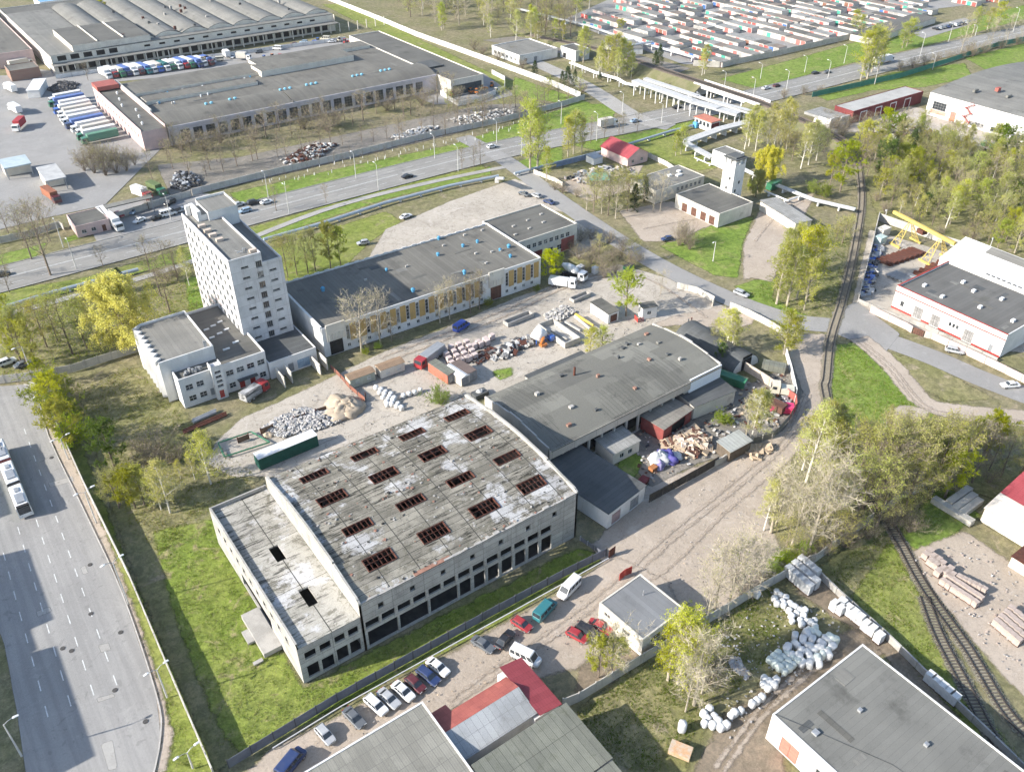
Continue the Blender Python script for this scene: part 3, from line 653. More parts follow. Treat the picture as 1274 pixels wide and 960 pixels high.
_wc = {}
def win_mesh(w, h, nx, ny, fm):
    k = (round(w, 2), round(h, 2), nx, ny, fm.name)
    if k in _wc: return _wc[k]
    f = MB(); t = min(.09, w*.1)
    f.box(0, .10, 0, w, .17, t); f.box(0, .10, h-t, w, .17, h); f.box(0, .10, t, t, .17, h-t); f.box(w-t, .10, t, w, .17, h-t)
    for i in range(1, nx): x = w*i/nx; f.box(x-t*.4, .11, t, x+t*.4, .16, h-t)
    for j in range(1, ny):
        z = h*j/ny
        for i in range(nx): f.box(w*i/nx+t*.5, .115, z-t*.4, w*(i+1)/nx-t*.5, .155, z+t*.4)
    f.box(-.05, -.08, -.07, w+.05, .16, -.004)
    p = MB(); p.face([(t*.9, .135, t*.9), (w-t*.9, .135, t*.9), (w-t*.9, .135, h-t*.9), (t*.9, .135, h-t*.9)])
    _wc[k] = (f.mesh('window', fm), p.mesh('pane', PANE)); return _wc[k]
_dc = {}
def door_mesh(w, h, m, leaves=2):
    k = (round(w, 2), round(h, 2), m.name, leaves)
    if k in _dc: return _dc[k]
    f = MB(); g = .02
    for i in range(leaves):
        a = w*i/leaves+g; b = w*(i+1)/leaves-g
        f.box(a, .10, .03, b, .15, h-.03)
        f.box(a+.1, .07, .12, b-.1, .098, h*.45); f.box(a+.1, .07, h*.5, b-.1, .098, h-.15)
    _dc[k] = f.mesh('door', m); return _dc[k]
SIDES = {'S': (0, lambda W, D: (0, 0), lambda W, D: W), 'E': (90, lambda W, D: (W, 0), lambda W, D: D),
         'N': (180, lambda W, D: (W, D), lambda W, D: W), 'W': (270, lambda W, D: (0, D), lambda W, D: D)}
def wall_side(mb, A, ang, L, z0, z1, ops, dep=.22, m=0):
    ca, sa = math.cos(ang), math.sin(ang)
    def pt(u, n, z): return (A[0]+u*ca-n*sa, A[1]+u*sa+n*ca, z)
    us = sorted({0., L, *[o[0] for o in ops], *[o[1] for o in ops]}); vs = sorted({z0, z1, *[o[2] for o in ops], *[o[3] for o in ops]})
    for a, b in zip(us, us[1:]):
        for c, d in zip(vs, vs[1:]):
            if b-a < 1e-5 or d-c < 1e-5: continue
            um, vm = (a+b)/2, (c+d)/2
            if any(o[0] < um < o[1] and o[2] < vm < o[3] for o in ops): continue
            mb.face([pt(a, 0, c), pt(b, 0, c), pt(b, 0, d), pt(a, 0, d)], m)
    for o in ops:
        a, b, c, d = o[:4]
        mb.face([pt(a, 0, c), pt(a, dep, c), pt(a, dep, d), pt(a, 0, d)], m); mb.face([pt(b, 0, d), pt(b, dep, d), pt(b, dep, c), pt(b, 0, c)], m)
        mb.face([pt(a, 0, d), pt(a, dep, d), pt(b, dep, d), pt(b, 0, d)], m); mb.face([pt(a, 0, c), pt(b, 0, c), pt(b, dep, c), pt(a, dep, c)], m)
def fill(root, A, ang, o):
    """the thing that closes an opening: ('win', nx, ny, frame) or ('door', material, leaves)"""
    k = o[4] if len(o) > 4 else ('hole',)
    ca, sa = math.cos(ang), math.sin(ang); loc = (A[0]+o[0]*ca, A[1]+o[0]*sa, o[2]); w, h = o[1]-o[0], o[3]-o[2]
    if k[0] == 'win':
        f, p = win_mesh(w, h, k[1], k[2], k[3] if len(k) > 3 else FRAMEW)
        q = link('window', f, root, loc, ang); link('pane', p, q)
    elif k[0] == 'door':
        link('door', door_mesh(w, h, k[1], k[2] if len(k) > 2 else 2), root, loc, ang)
def frame(A, B, C, z, axis=False):
    """A, B: ends of the near roof edge in the photograph, C: a point of the far edge, all at level z"""
    a, b, c = G(*A, z), G(*B, z), G(*C, z); d = b-a; ang = math.atan2(d.y, d.x)
    if axis: ang = 0
    n = Vector((-math.sin(ang), math.cos(ang), 0))
    return (a.x, a.y, ang, abs((b-a).dot(Vector((math.cos(ang), math.sin(ang), 0)))), abs((c-a).dot(n)))
def building(name, label, cat, fr, H, wm, rm, par=.45, ops=None, group=None, thick=.25, z0=0, cap=None, roofz=None, inner=True):
    x, y, ang, W, D = fr; root = thing(name, label, cat, (x, y, z0), ang, group); ops = ops or {}
    mb = MB()
    for s, (a, st, ln) in SIDES.items(): wall_side(mb, st(W, D), R(a), ln(W, D), 0, H, ops.get(s, []))
    if inner and any(ops.values()):
        mb.box(.6, .6, .05, W-.6, D-.6, H-.3, 1)
    mb.build('wall', [wm, DARKIN], root)
    for s, L in ops.items():
        a, st, ln = SIDES[s]
        for o in L: fill(root, st(W, D), R(a), o)
    r = MB(); r.box(0, 0, H-.05, W, D, H); r.build('roof', rm, root)
    if par:
        p = MB(); t = thick; e = .03
        for q in ((-e, -e, W+e, t), (-e, D-t, W+e, D+e), (-e, t, t, D-t), (W-t, t, W+e, D-t)): p.box(q[0], q[1], H-.02, q[2], q[3], H+par)
        p.build('parapet', cap or wm, root)
    return root
def vent(root, x, y, z, s=(.7, .7, .6), m=None, capm=None):
    mb = MB(); mb.box(x-s[0]/2, y-s[1]/2, z, x+s[0]/2, y+s[1]/2, z+s[2]); mb.build('roof_vent', m or CONC, root)
def felt_patches(root, W, D, z, n, seed):
    g = random.Random(seed)
    for i in range(n):
        m = MB(); w, d = g.choice([(1.0, g.uniform(3, 9)), (g.uniform(2, 6), 1.0), (g.uniform(1, 3), g.uniform(1, 3))]); x, y = g.uniform(.6, max(.7, W-w-.6)), g.uniform(.6, max(.7, D-d-.6)); m.box(x, y, z+.004, x+w, y+d, z+.02+.004*i)
        m.build('felt_patch', g.choice([FELTD, FELTL, FELT, FELTB]), root)
def fan(root, x, y, z, r=.55, h=1.1, m=None):
    mb = MB(); mb.tube((x, y, z), (x, y, z+h*.5), r*.75, r*.75, 10); mb.tube((x, y, z+h*.5), (x, y, z+h*.75), r, r, 10); mb.tube((x, y, z+h*.75), (x, y, z+h), r, r*.3, 10)
    mb.build('roof_fan', m or BLUEV, root)
def grid_ops(u0, pitch, n, w, rows, kind):
    return [(u0+i*pitch, u0+i*pitch+w, a, b, kind) for i in range(n) for (a, b) in rows]

# ------------------------------------------------------------------ ruined hall with its annex
DARKC = mat('shade_toned_concrete', (.06, .058, .054), (.035, .034, .032), .4)  # interior shade put into the concrete colour; some roof debris shares it
def ruin():
    root = thing('ruined_hall', 'roofless-windowed ruined concrete hall with rusty rooflight frames in its grey slab roof', 'ruin', (34, 89, 0))
    Wd, Dp, H, rise = 45.2, 37.5, 11.2, 1.9
    def arch(y): q = (y-Dp/2)/(Dp/2); return H+rise*(1-q*q)
    hole = ('hole',)
    lower = []; u = .9
    for w in (5.6, 5.6, 5.6): lower.append((u, u+w, .45, 4.2, hole)); u += 6.0
    for i in range(7):
        lower.append((u, u+2.4, .45, 4.2, hole)); u += 3.0
    up = [(.7+3*i, .7+3*i+2.5, 5.1, 6.7, hole) for i in range(13)]
    sq = [(3.3+6*i, 4.3+6*i, 8.3, 9.5, hole) for i in range(7)]
    mb = MB(); wall_side(mb, (0, 0), 0, Wd, 0, H, lower+up+sq, .35)
    # back of the front wall, so that it stands as a slab
    mb.box(.02, .36, H-.5, Wd-.02, .6, H-.06)
    wall_side(mb, (Wd, Dp), R(180), Wd, 0, H, [], .3)
    for x0, flip in ((0., 1), (Wd-.4, 0)):
        prof = [(0, 0), (0, H+.5), (.8, H+1.0), (4.5, H+1.35), (9, H+2.0), (9, H+2.25), (Dp/2, H+2.75), (Dp-9, H+2.25), (Dp-9, H+2.0), (Dp-4.5, H+1.35), (Dp-.8, H+1.0), (Dp, H+.5), (Dp, 0)]
        mb.yprism(prof, x0, x0+.4)
    mb.build('wall', OLDW, root)
    # roof with rooflights
    xs = [3.6+10.6*i for i in range(4)]; ys = [(4.6, 7.3), (13.1, 15.2), (22.1, 24.8), (30.7, 32.8)]
    hol = [(x+o+.3, x+o+5.6, a, b) for (a, b), o in zip(ys, (.6, .9, .6, .9)) for x in xs]
    ux = sorted({.4, Wd-.4, *[h[0] for h in hol], *[h[1] for h in hol]}); uy = sorted({0., Dp, *[h[2] for h in hol], *[h[3] for h in hol], *np.linspace(0, Dp, 20).tolist()})
    rf = MB()
    for a, b in zip(ux, ux[1:]):
        for c, d in zip(uy, uy[1:]):
            m = ((a+b)/2, (c+d)/2)
            if d-c < 1e-4 or any(h[0] < m[0] < h[1] and h[2] < m[1] < h[3] for h in hol): continue
            rf.face([(a, c, arch(c)), (b, c, arch(c)), (b, d, arch(d)), (a, d, arch(d))]); rf.face([(a, d, arch(d)-.3), (b, d, arch(d)-.3), (b, c, arch(c)-.3), (a, c, arch(c)-.3)])
    rf.build('roof', RUINROOF, root)
    g = random.Random(3)
    for (a, b, c, d) in hol:
        f = MB(); zc, zd = arch(c)-.1, arch(d)-.1
        def z(y): return zc+(zd-zc)*(y-c)/(d-c)
        k = .12
        for y in (c, d-k): f.box(a-.05, y, z(y)-.3, b+.05, y+k, z(y)+.28)
        for x in (a-.05, b-.07): f.faces([(x, c, zc-.3), (x+k, c, zc-.3), (x+k, d, zd-.3), (x, d, zd-.3), (x, c, zc+.28), (x+k, c, zc+.28), (x+k, d, zd+.28), (x, d, zd+.28)], [(4, 5, 6, 7), (0, 1, 5, 4), (1, 2, 6, 5), (2, 3, 7, 6), (3, 0, 4, 7)])
        for i in range(1, 6):
            x = a+(b-a)*i/6
            if g.random() < .9: f.tube((x, c, zc+.16), (x, d, zd+.16), .06, .05, 4)
        if d-c > 2.6: f.tube((a, (c+d)/2, z((c+d)/2)+.3), (b, (c+d)/2, z((c+d)/2)+.3), .05, .05, 4)
        f.build('rooflight_frame', RUST, root)
    i = MB()
    i.box(.5, .7, .02, Wd-.5, Dp-.3, .12); i.box(.5, 5.6, .12, Wd-.5, 5.8, 9.5)  # floor, plus a dark partition added so the front openings look unlit
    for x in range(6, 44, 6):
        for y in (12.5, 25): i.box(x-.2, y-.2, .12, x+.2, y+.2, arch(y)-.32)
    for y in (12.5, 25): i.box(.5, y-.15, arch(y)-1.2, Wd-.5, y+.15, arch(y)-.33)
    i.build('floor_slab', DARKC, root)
    # copings crumbled to brick along the front edge
    c = MB(); c.box(10.5, .05, H+.01, 17.5, .9, H+.16); c.build('brick_patch', BRICK, root)
    db = MB(); gg = random.Random(8)
    for i in range(420):
        x = gg.uniform(1, Wd-1); y = gg.uniform(.4, Dp-.5)
        if gg.random() < .5: y = gg.choice([.6, Dp-1, 12.2, 18, 27])+gg.gauss(0, .5); y = min(max(y, .3), Dp-.4)
        if any(h_[0]-.3 < x < h_[1]+.3 and h_[2]-.3 < y < h_[3]+.3 for h_ in hol): continue
        s = gg.uniform(.12, .5); db.cbox((x, y, arch(y)-.02), (s, s*gg.uniform(.4, 1), s*gg.uniform(.15, .5)), gg.uniform(0, 3), gg.choice([0, 0, 1, 2]))
    o = db.build('roof_debris', [CONC, BRICK, DARKC], root); o['kind'] = 'stuff'
    cp = MB(); cp.box(.2, .08, H+.005, Wd-.3, .34, H+.07); x = .2
    while x < Wd-1:
        l = gg.uniform(.5, 2.2)
        if gg.random() < .62 and not 9.5 < x+l < 18: cp.box(x, .04, H+.01, x+l-.05, gg.uniform(.35, .8), H+gg.uniform(.08, .3))
        x += l
    cp.build('broken_coping', CONC, root)
    # annex
    An = thing('ruined_annex', 'low flat-roofed concrete annex with two black roof holes beside the ruined hall', 'ruin', (23, 89, 0))
    w, h = 10.95, 8.5
    mb = MB()
    fo = [(1.0, 2.9, 5.3, 6.9, hole), (3.6, 5.5, 5.3, 6.9, hole), (6.2, 8.0, 5.3, 6.9, hole), (8.6, 10.4, 5.3, 6.9, hole), (1.0, 3.0, .7, 3.6, hole), (3.5, 5.6, .5, 3.4, hole), (6.2, 8.2, .7, 3.8, hole), (8.6, 10.5, .7, 3.8, hole)]
    wall_side(mb, (0, .1), 0, w, 0, h, fo, .35)
    wo = [(3+3*i, 4.4+3*i, 5.4, 6.8, hole) for i in range(11)]+[(13, 26, .5, 3.4, hole)]
    wall_side(mb, (0, 38.3), R(270), 38.2, 0, h+.75, wo, .35)
    mb.box(.28, .5, h, .36, 38.2, h+.75) ; mb.box(.0, .5, h+.751, .36, 38.2, h+.80)
    wall_side(mb, (w, 38.3), R(180), w, 0, h+.75, [], .3); mb.box(.4, 38.0, h+.01, w, 38.28, h+.74)
    mb.build('wall', OLDW, An)
    hs = [(5.3, 7.2, 12.6, 15.9), (5.3, 7.2, 21.6, 24.9)]
    r = MB(); hol = [(5.2, 6.9, 6.8, 11.0), (5.0, 6.7, 19.0, 23.0)]
    xs2 = sorted({.37, w, *[q[0] for q in hol], *[q[1] for q in hol]}); ys2 = sorted({.1, 38.0, *[q[2] for q in hol], *[q[3] for q in hol]})
    for a, b in zip(xs2, xs2[1:]):
        for c_, d in zip(ys2, ys2[1:]):
            if any(q[0] < (a+b)/2 < q[1] and q[2] < (c_+d)/2 < q[3] for q in hol): continue
            r.face([(a, c_, h), (b, c_, h), (b, d, h), (a, d, h)]); r.face([(a, d, h-.35), (b, d, h-.35), (b, c_, h-.35), (a, c_, h-.35)])
    for q in hol:
        r.face([(q[0], q[2], h), (q[0], q[2], h-.35), (q[1], q[2], h-.35), (q[1], q[2], h)]); r.face([(q[0], q[3], h), (q[1], q[3], h), (q[1], q[3], h-.35), (q[0], q[3], h-.35)])
        r.face([(q[0], q[2], h), (q[0], q[3], h), (q[0], q[3], h-.35), (q[0], q[2], h-.35)]); r.face([(q[1], q[2], h), (q[1], q[2], h-.35), (q[1], q[3], h-.35), (q[1], q[3], h)])
    r.build('roof', ANNEXROOF, An)
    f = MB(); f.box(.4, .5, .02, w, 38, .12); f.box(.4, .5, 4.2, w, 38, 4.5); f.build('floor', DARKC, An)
    s = MB(); s.box(-3.2, 8.5, .0, -.02, 18.5, 1.0); s.box(-4.4, 12.5, 0, -3.2, 15.5, .45); s.box(-5.2, 8.0, 0, -3.6, 8.7, .25); s.build('loading_platform', CONC, An)
def extra_lichen(N, vec, col): return col
def slab_roof(name, base, dark, white, w, h):
    N = NT(name); vec = N.coord()
    col = N.mix(N.ramp(N.noise(vec, .16, 7, .7), .4, .62), base, dark)
    x = N.n('ShaderNodeSeparateXYZ'); N.l(vec, x.inputs[0])
    st = N.n('ShaderNodeCombineXYZ'); N.l(N.math('MULTIPLY', x.outputs[0], .16), st.inputs[0]); N.l(N.math('MULTIPLY', x.outputs[1], 1.5), st.inputs[1])
    streak = N.noise(st.outputs[0], 1., 8, .75, .3)
    col = N.mix(N.math('MULTIPLY', N.ramp(streak, .50, .58), N.ramp(N.noise(vec, .13, 4), .36, .52)), col, tuple(q*.22 for q in dark))
    col = N.mix(N.math('MULTIPLY', N.ramp(N.noise(vec, .11, 8, .68), .53, .60), .9), col, white)
    col = N.mix(N.math('MULTIPLY', N.ramp(N.noise(vec, .3, 9, .8, .8), .52, .6), .75), col, (.15, .14, .105))
    col = N.mix(N.ramp(N.noise(vec, .85, 8, .8), .56, .66), col, tuple(q*.55 for q in dark))
    br = N.n('ShaderNodeTexBrick'); N.l(vec, br.inputs['Vector']); br.inputs['Scale'].default_value = 1; br.inputs['Brick Width'].default_value = w; br.inputs['Row Height'].default_value = h
    br.inputs['Mortar Size'].default_value = .045; br.offset = 0; br.inputs['Color1'].default_value = (1, 1, 1, 1); br.inputs['Color2'].default_value = (.72, .72, .72, 1)
    col = N.mix(1., col, br.outputs['Color'], 'MULTIPLY'); col = N.mix(N.math('MULTIPLY', br.outputs['Fac'], .75), col, (.07, .068, .06))
    b2 = N.n('ShaderNodeTexBrick'); N.l(vec, b2.inputs['Vector']); b2.inputs['Scale'].default_value = 1; b2.inputs['Brick Width'].default_value = 6.0; b2.inputs['Row Height'].default_value = 90
    b2.inputs['Mortar Size'].default_value = .10; b2.offset = 0
    col = N.mix(N.math('MULTIPLY', b2.outputs['Fac'], .8), col, (.06, .058, .052))
    fine = N.noise(vec, 5, 5, .8); col = N.mix(.5, col, N.mix(N.ramp(fine, .3, .7, False), (.5, .5, .5), (1.4, 1.4, 1.4)), 'MULTIPLY')
    N.l(col, N.b.inputs['Base Color']); N.b.inputs['Roughness'].default_value = .95; N.bump(N.math('ADD', fine, streak), .4, .12); return N.mat
RUINROOF = slab_roof('weathered_slab_roof', (.33, .305, .25), (.205, .19, .155), (.54, .53, .52), 6.0, 1.5)
ANNEXROOF = slab_roof('bare_screed_roof', (.47, .445, .39), (.38, .36, .31), (.60, .59, .585), 6.0, 12)
ruin()

# ------------------------------------------------------------------ arched hall beside it
def second_hall():
    x0, y0, W, D, H, rise = 85.2, 105.6, 51.5, 22.2, 7.4, 1.3
    root = thing('arched_hall', 'long hall with gently arched patched felt roof in the middle of the yards', 'industrial hall', (x0, y0, 0), R(1.2))
    def arch(y): q = (y-D/2)/(D/2); return H+rise*(1-q*q)
    mb = MB()
    sw = [(.8+3.6*i, 3.9+3.6*i, .1, 5.0, ('hole',)) for i in range(11)]
    wall_side(mb, (0, 0), 0, W, 0, H, sw, .4); wall_side(mb, (W, D), R(180), W, 0, H, [], .3)
    mb.box(.5, 1.6, .05, W-.5, D-.5, H-.4, 1)
    for xa in (0., W-.35):
        mb.yprism([(0, 0), (0, H+.5), (4, H+.75), (4, H+1.05), (9, H+1.45), (9, H+1.75), (D-9, H+1.75), (D-9, H+1.45), (D-4, H+1.05), (D-4, H+.75), (D, H+.5), (D, 0)], xa, xa+.35)
    mb.build('wall', [CONCP, DARKIN], root)
    r = MB(); ys = np.linspace(-.7, D+.3, 18)
    for a, b in zip(ys, ys[1:]): r.face([(.35, a, arch(a)+.02), (W-.35, a, arch(a)+.02), (W-.35, b, arch(b)+.02), (.35, b, arch(b)+.02)])
    r.face([(.35, -.7, arch(-.7)-.2), (.35, -.7, arch(-.7)+.02), (W-.35, -.7, arch(-.7)+.02), (W-.35, -.7, arch(-.7)-.2)]); r.face([(.35, -.7, arch(-.7)-.2), (W-.35, -.7, arch(-.7)-.2), (W-.35, 0, arch(0)-.2), (.35, 0, arch(0)-.2)])
    r.build('roof', PATCHROOF, root)
    f = MB(); f.box(.02, -.62, H-2.2, W-10.5, -.3, H-.12); f.build('fascia', mat('beige_fascia', (.60, .53, .45), (.52, .455, .385), .4, stain=(.38, .34, .29), streak=.5, seams=(6, 9), wall=True), root)
    w = MB(); w.box(W-10.4, -.35, 0, W-.02, -.03, H+.15); w.build('white_gable_panel', mat('pale_blue_render', (.86, .88, .90), (.82, .84, .86), .3), root)
    g = random.Random(5)
    for (ux, uy) in ((9, 15), (12, 7), (18, 17.5), (16, 3.5), (24, 12), (28, 4.2), (33, 15), (37, 17.8), (39, 18.5), (38, 10), (43, 9), (44, 6), (45, 14), (46, 19), (41, 16.5), (8, 3.0)):
        vent(root, ux, uy, arch(uy)-.1, (g.uniform(.5, 1.1), g.uniform(.5, .9), g.uniform(.5, .9)), g.choice([CONC, FELTD, FELTL, BRICK]))
    c = MB(); c.tube((20.5, 16, arch(16)), (20.5, 16, arch(16)+2.2), .28, .25, 8); c.build('flue', RUST, root)
    b = MB(); b.box(14, D+.2, 0, 31, D+3.4, 5.6); b.build('lean_to', CONCP, root); b = MB(); b.box(13.8, D+.35, 5.6, 31.2, D+3.6, 5.8); b.build('lean_to_roof', FELTD, root)
def patch_roof():
    N = NT('patched_felt'); vec = N.coord()
    br = N.n('ShaderNodeTexBrick'); N.l(vec, br.inputs['Vector']); br.inputs['Scale'].default_value = 1; br.inputs['Brick Width'].default_value = 9.; br.inputs['Row Height'].default_value = 6.5
    br.inputs['Mortar Size'].default_value = .0; br.offset = .37; br.inputs['Color1'].default_value = (.175, .17, .145, 1); br.inputs['Color2'].default_value = (.12, .117, .104, 1)
    col = br.outputs['Color']
    b3 = N.n('ShaderNodeTexBrick'); N.l(vec, b3.inputs['Vector']); b3.inputs['Scale'].default_value = 1; b3.inputs['Brick Width'].default_value = 5.5; b3.inputs['Row Height'].default_value = 4.2; b3.offset = .6
    b3.inputs['Mortar Size'].default_value = 0; b3.inputs['Bias'].default_value = -.45; b3.inputs['Color1'].default_value = (1, 1, 1, 1); b3.inputs['Color2'].default_value = (1.7, 1.7, 1.7, 1); col = N.mix(.9, col, b3.outputs['Color'], 'MULTIPLY')
    b2 = N.n('ShaderNodeTexBrick'); N.l(vec, b2.inputs['Vector']); b2.inputs['Scale'].default_value = 1; b2.inputs['Brick Width'].default_value = 1.0; b2.inputs['Row Height'].default_value = 10; b2.offset = .5
    b2.inputs['Mortar Size'].default_value = .035; b2.inputs['Color1'].default_value = (1, 1, 1, 1); b2.inputs['Color2'].default_value = (.8, .8, .8, 1)
    k = N.ramp(N.noise(vec, .09, 3), .5, .56); col = N.mix(k, col, N.mix(1., col, b2.outputs['Color'], 'MULTIPLY')); col = N.mix(N.math('MULTIPLY', N.math('MULTIPLY', b2.outputs['Fac'], k), .7), col, (.09, .088, .08))
    col = N.mix(N.ramp(N.noise(vec, .2, 8, .7), .58, .72), col, (.075, .074, .066))
    f = N.noise(vec, 4, 5, .75); col = N.mix(.35, col, N.mix(N.ramp(f, .3, .7, False), (.5, .5, .5), (1.4, 1.4, 1.4)), 'MULTIPLY')
    N.l(col, N.b.inputs['Base Color']); N.b.inputs['Roughness'].default_value = .9; N.bump(f, .25, .08); return N.mat
PATCHROOF = patch_roof()
second_hall()
WF = ('win', 2, 2, FRAMEW)
# ------------------------------------------------------------------ nine-storey block
def tower():
    x, y, z = 51.7, 183.6, 27.0; W1, W2, D = 7.9, 4.8, 32.5; z2 = 24.4
    root = thing('office_tower', 'tall whitewashed office tower with rows of small windows above the low wings', 'tower', (x, y, 0))
    rows = [4.6+2.75*i for i in range(8)]
    S1 = [(6.2, 7.7, r, r+1.7, ('win', 3, 1, FRAMEG)) for r in rows]+[(2.6, 4.4, r-.2+.9, r+1.25, ('win', 2, 1, FRAMEG)) for r in rows[:8]]
    S2 = [(1.3, 3.1, r+.9, r+1.45, ('win', 2, 1, FRAMEG)) for r in rows if r+2 < z2]
    Wd = [(1.3+3.05*i, 1.3+3.05*i+1.7, r, r+1.75, ('win', 2, 1, FRAMEW)) for i in range(10) for r in [1.9]+rows]
    mb = MB()
    wall_side(mb, (0, 0), 0, W1, 0, z, S1, .22); wall_side(mb, (0, D), R(270), D, 0, z, Wd, .22); wall_side(mb, (W1, D), R(180), W1, 0, z, [], .2)
    mb.face([(W1, 0, z2), (W1, D, z2), (W1, D, z), (W1, 0, z)])
    wall_side(mb, (W1, 0), 0, W2, 0, z2, S2, .22); wall_side(mb, (W1+W2, 0), R(90), D, 0, z2, [], .2); wall_side(mb, (W1+W2, D), R(180), W2, 0, z2, [], .2)
    mb.box(.5, .5, .1, W1+W2-.5, D-.5, z2-.5, 1)
    mb.build('wall', [TOWERW, DARKIN], root)
    for o in S1: fill(root, (0, 0), 0, o)
    for o in S2: fill(root, (W1, 0), 0, o)
    for o in Wd: fill(root, (0, D), R(270), o)
    SPM = mat('salmon_spandrel', (.62, .47, .42), (.55, .42, .38), .6)
    for r in [1.9]+rows:
        sp = MB(); sp.box(-.035, .6, r-.62, -.004, D-1.0, r-.1); sp.build('spandrel_band', SPM, root)
    r_ = MB(); r_.box(.02, .02, z-.05, W1, D, z); r_.box(W1+.01, .02, z2-.05, W1+W2-.02, D, z2); r_.build('roof', FELTL, root)
    p = MB(); t = .25
    for q in ((0, 0, W1, t, z), (0, t, t, D, z), (W1-t, t, W1, D-6, z), (W1+W2-t, t, W1+W2, D, z2), (W1+.02, 0, W1+W2, t, z2)): p.box(q[0]-.02, q[1]-.02, q[4]-.3, q[2]+.02, q[3]+.02, q[4]+.55)
    p.build('parapet', TOWERW, root)
    h = MB(); h.box(2.2, D-6.5, z, 3.2, D, z+2.6); h.box(3.2, D-6.5, z, 4.6, D, z+1.6, 0, 1); h.box(4.6, D-7.5, z2+.1, W1+W2-.4, D+1.5, z+2.4, 0, 1); h.box(4.6, D+1.2, z+2.4, W1+W2-.4, D+1.5, z+3.0); h.box(W1+W2-.65, D-7.5, z+2.4, W1+W2-.4, D+1.2, z+2.8); h.box(1.0, D-1.5, z, 2.0, D-.4, z+2.6); h.build('lift_house', [WHITEW, FELTL], root)
    for (a, b) in ((1.8, 22.5), (2.0, 19), (2.2, 16), (2.6, 12.5), (6.9, 2.3)): vent(root, a, b, z, (1.7, 1.0, .7), SAND)
    f = MB(); f.path([(3.2, 3, z+.35), (6, 4.6, z+.35)], .06, 5); f.path([(3.4, 4.6, z+.35), (4.6, 2.6, z+.35), (5.4, 5, z+.35)], .06, 5); f.build('antenna_rack', METALG, root)
tower()

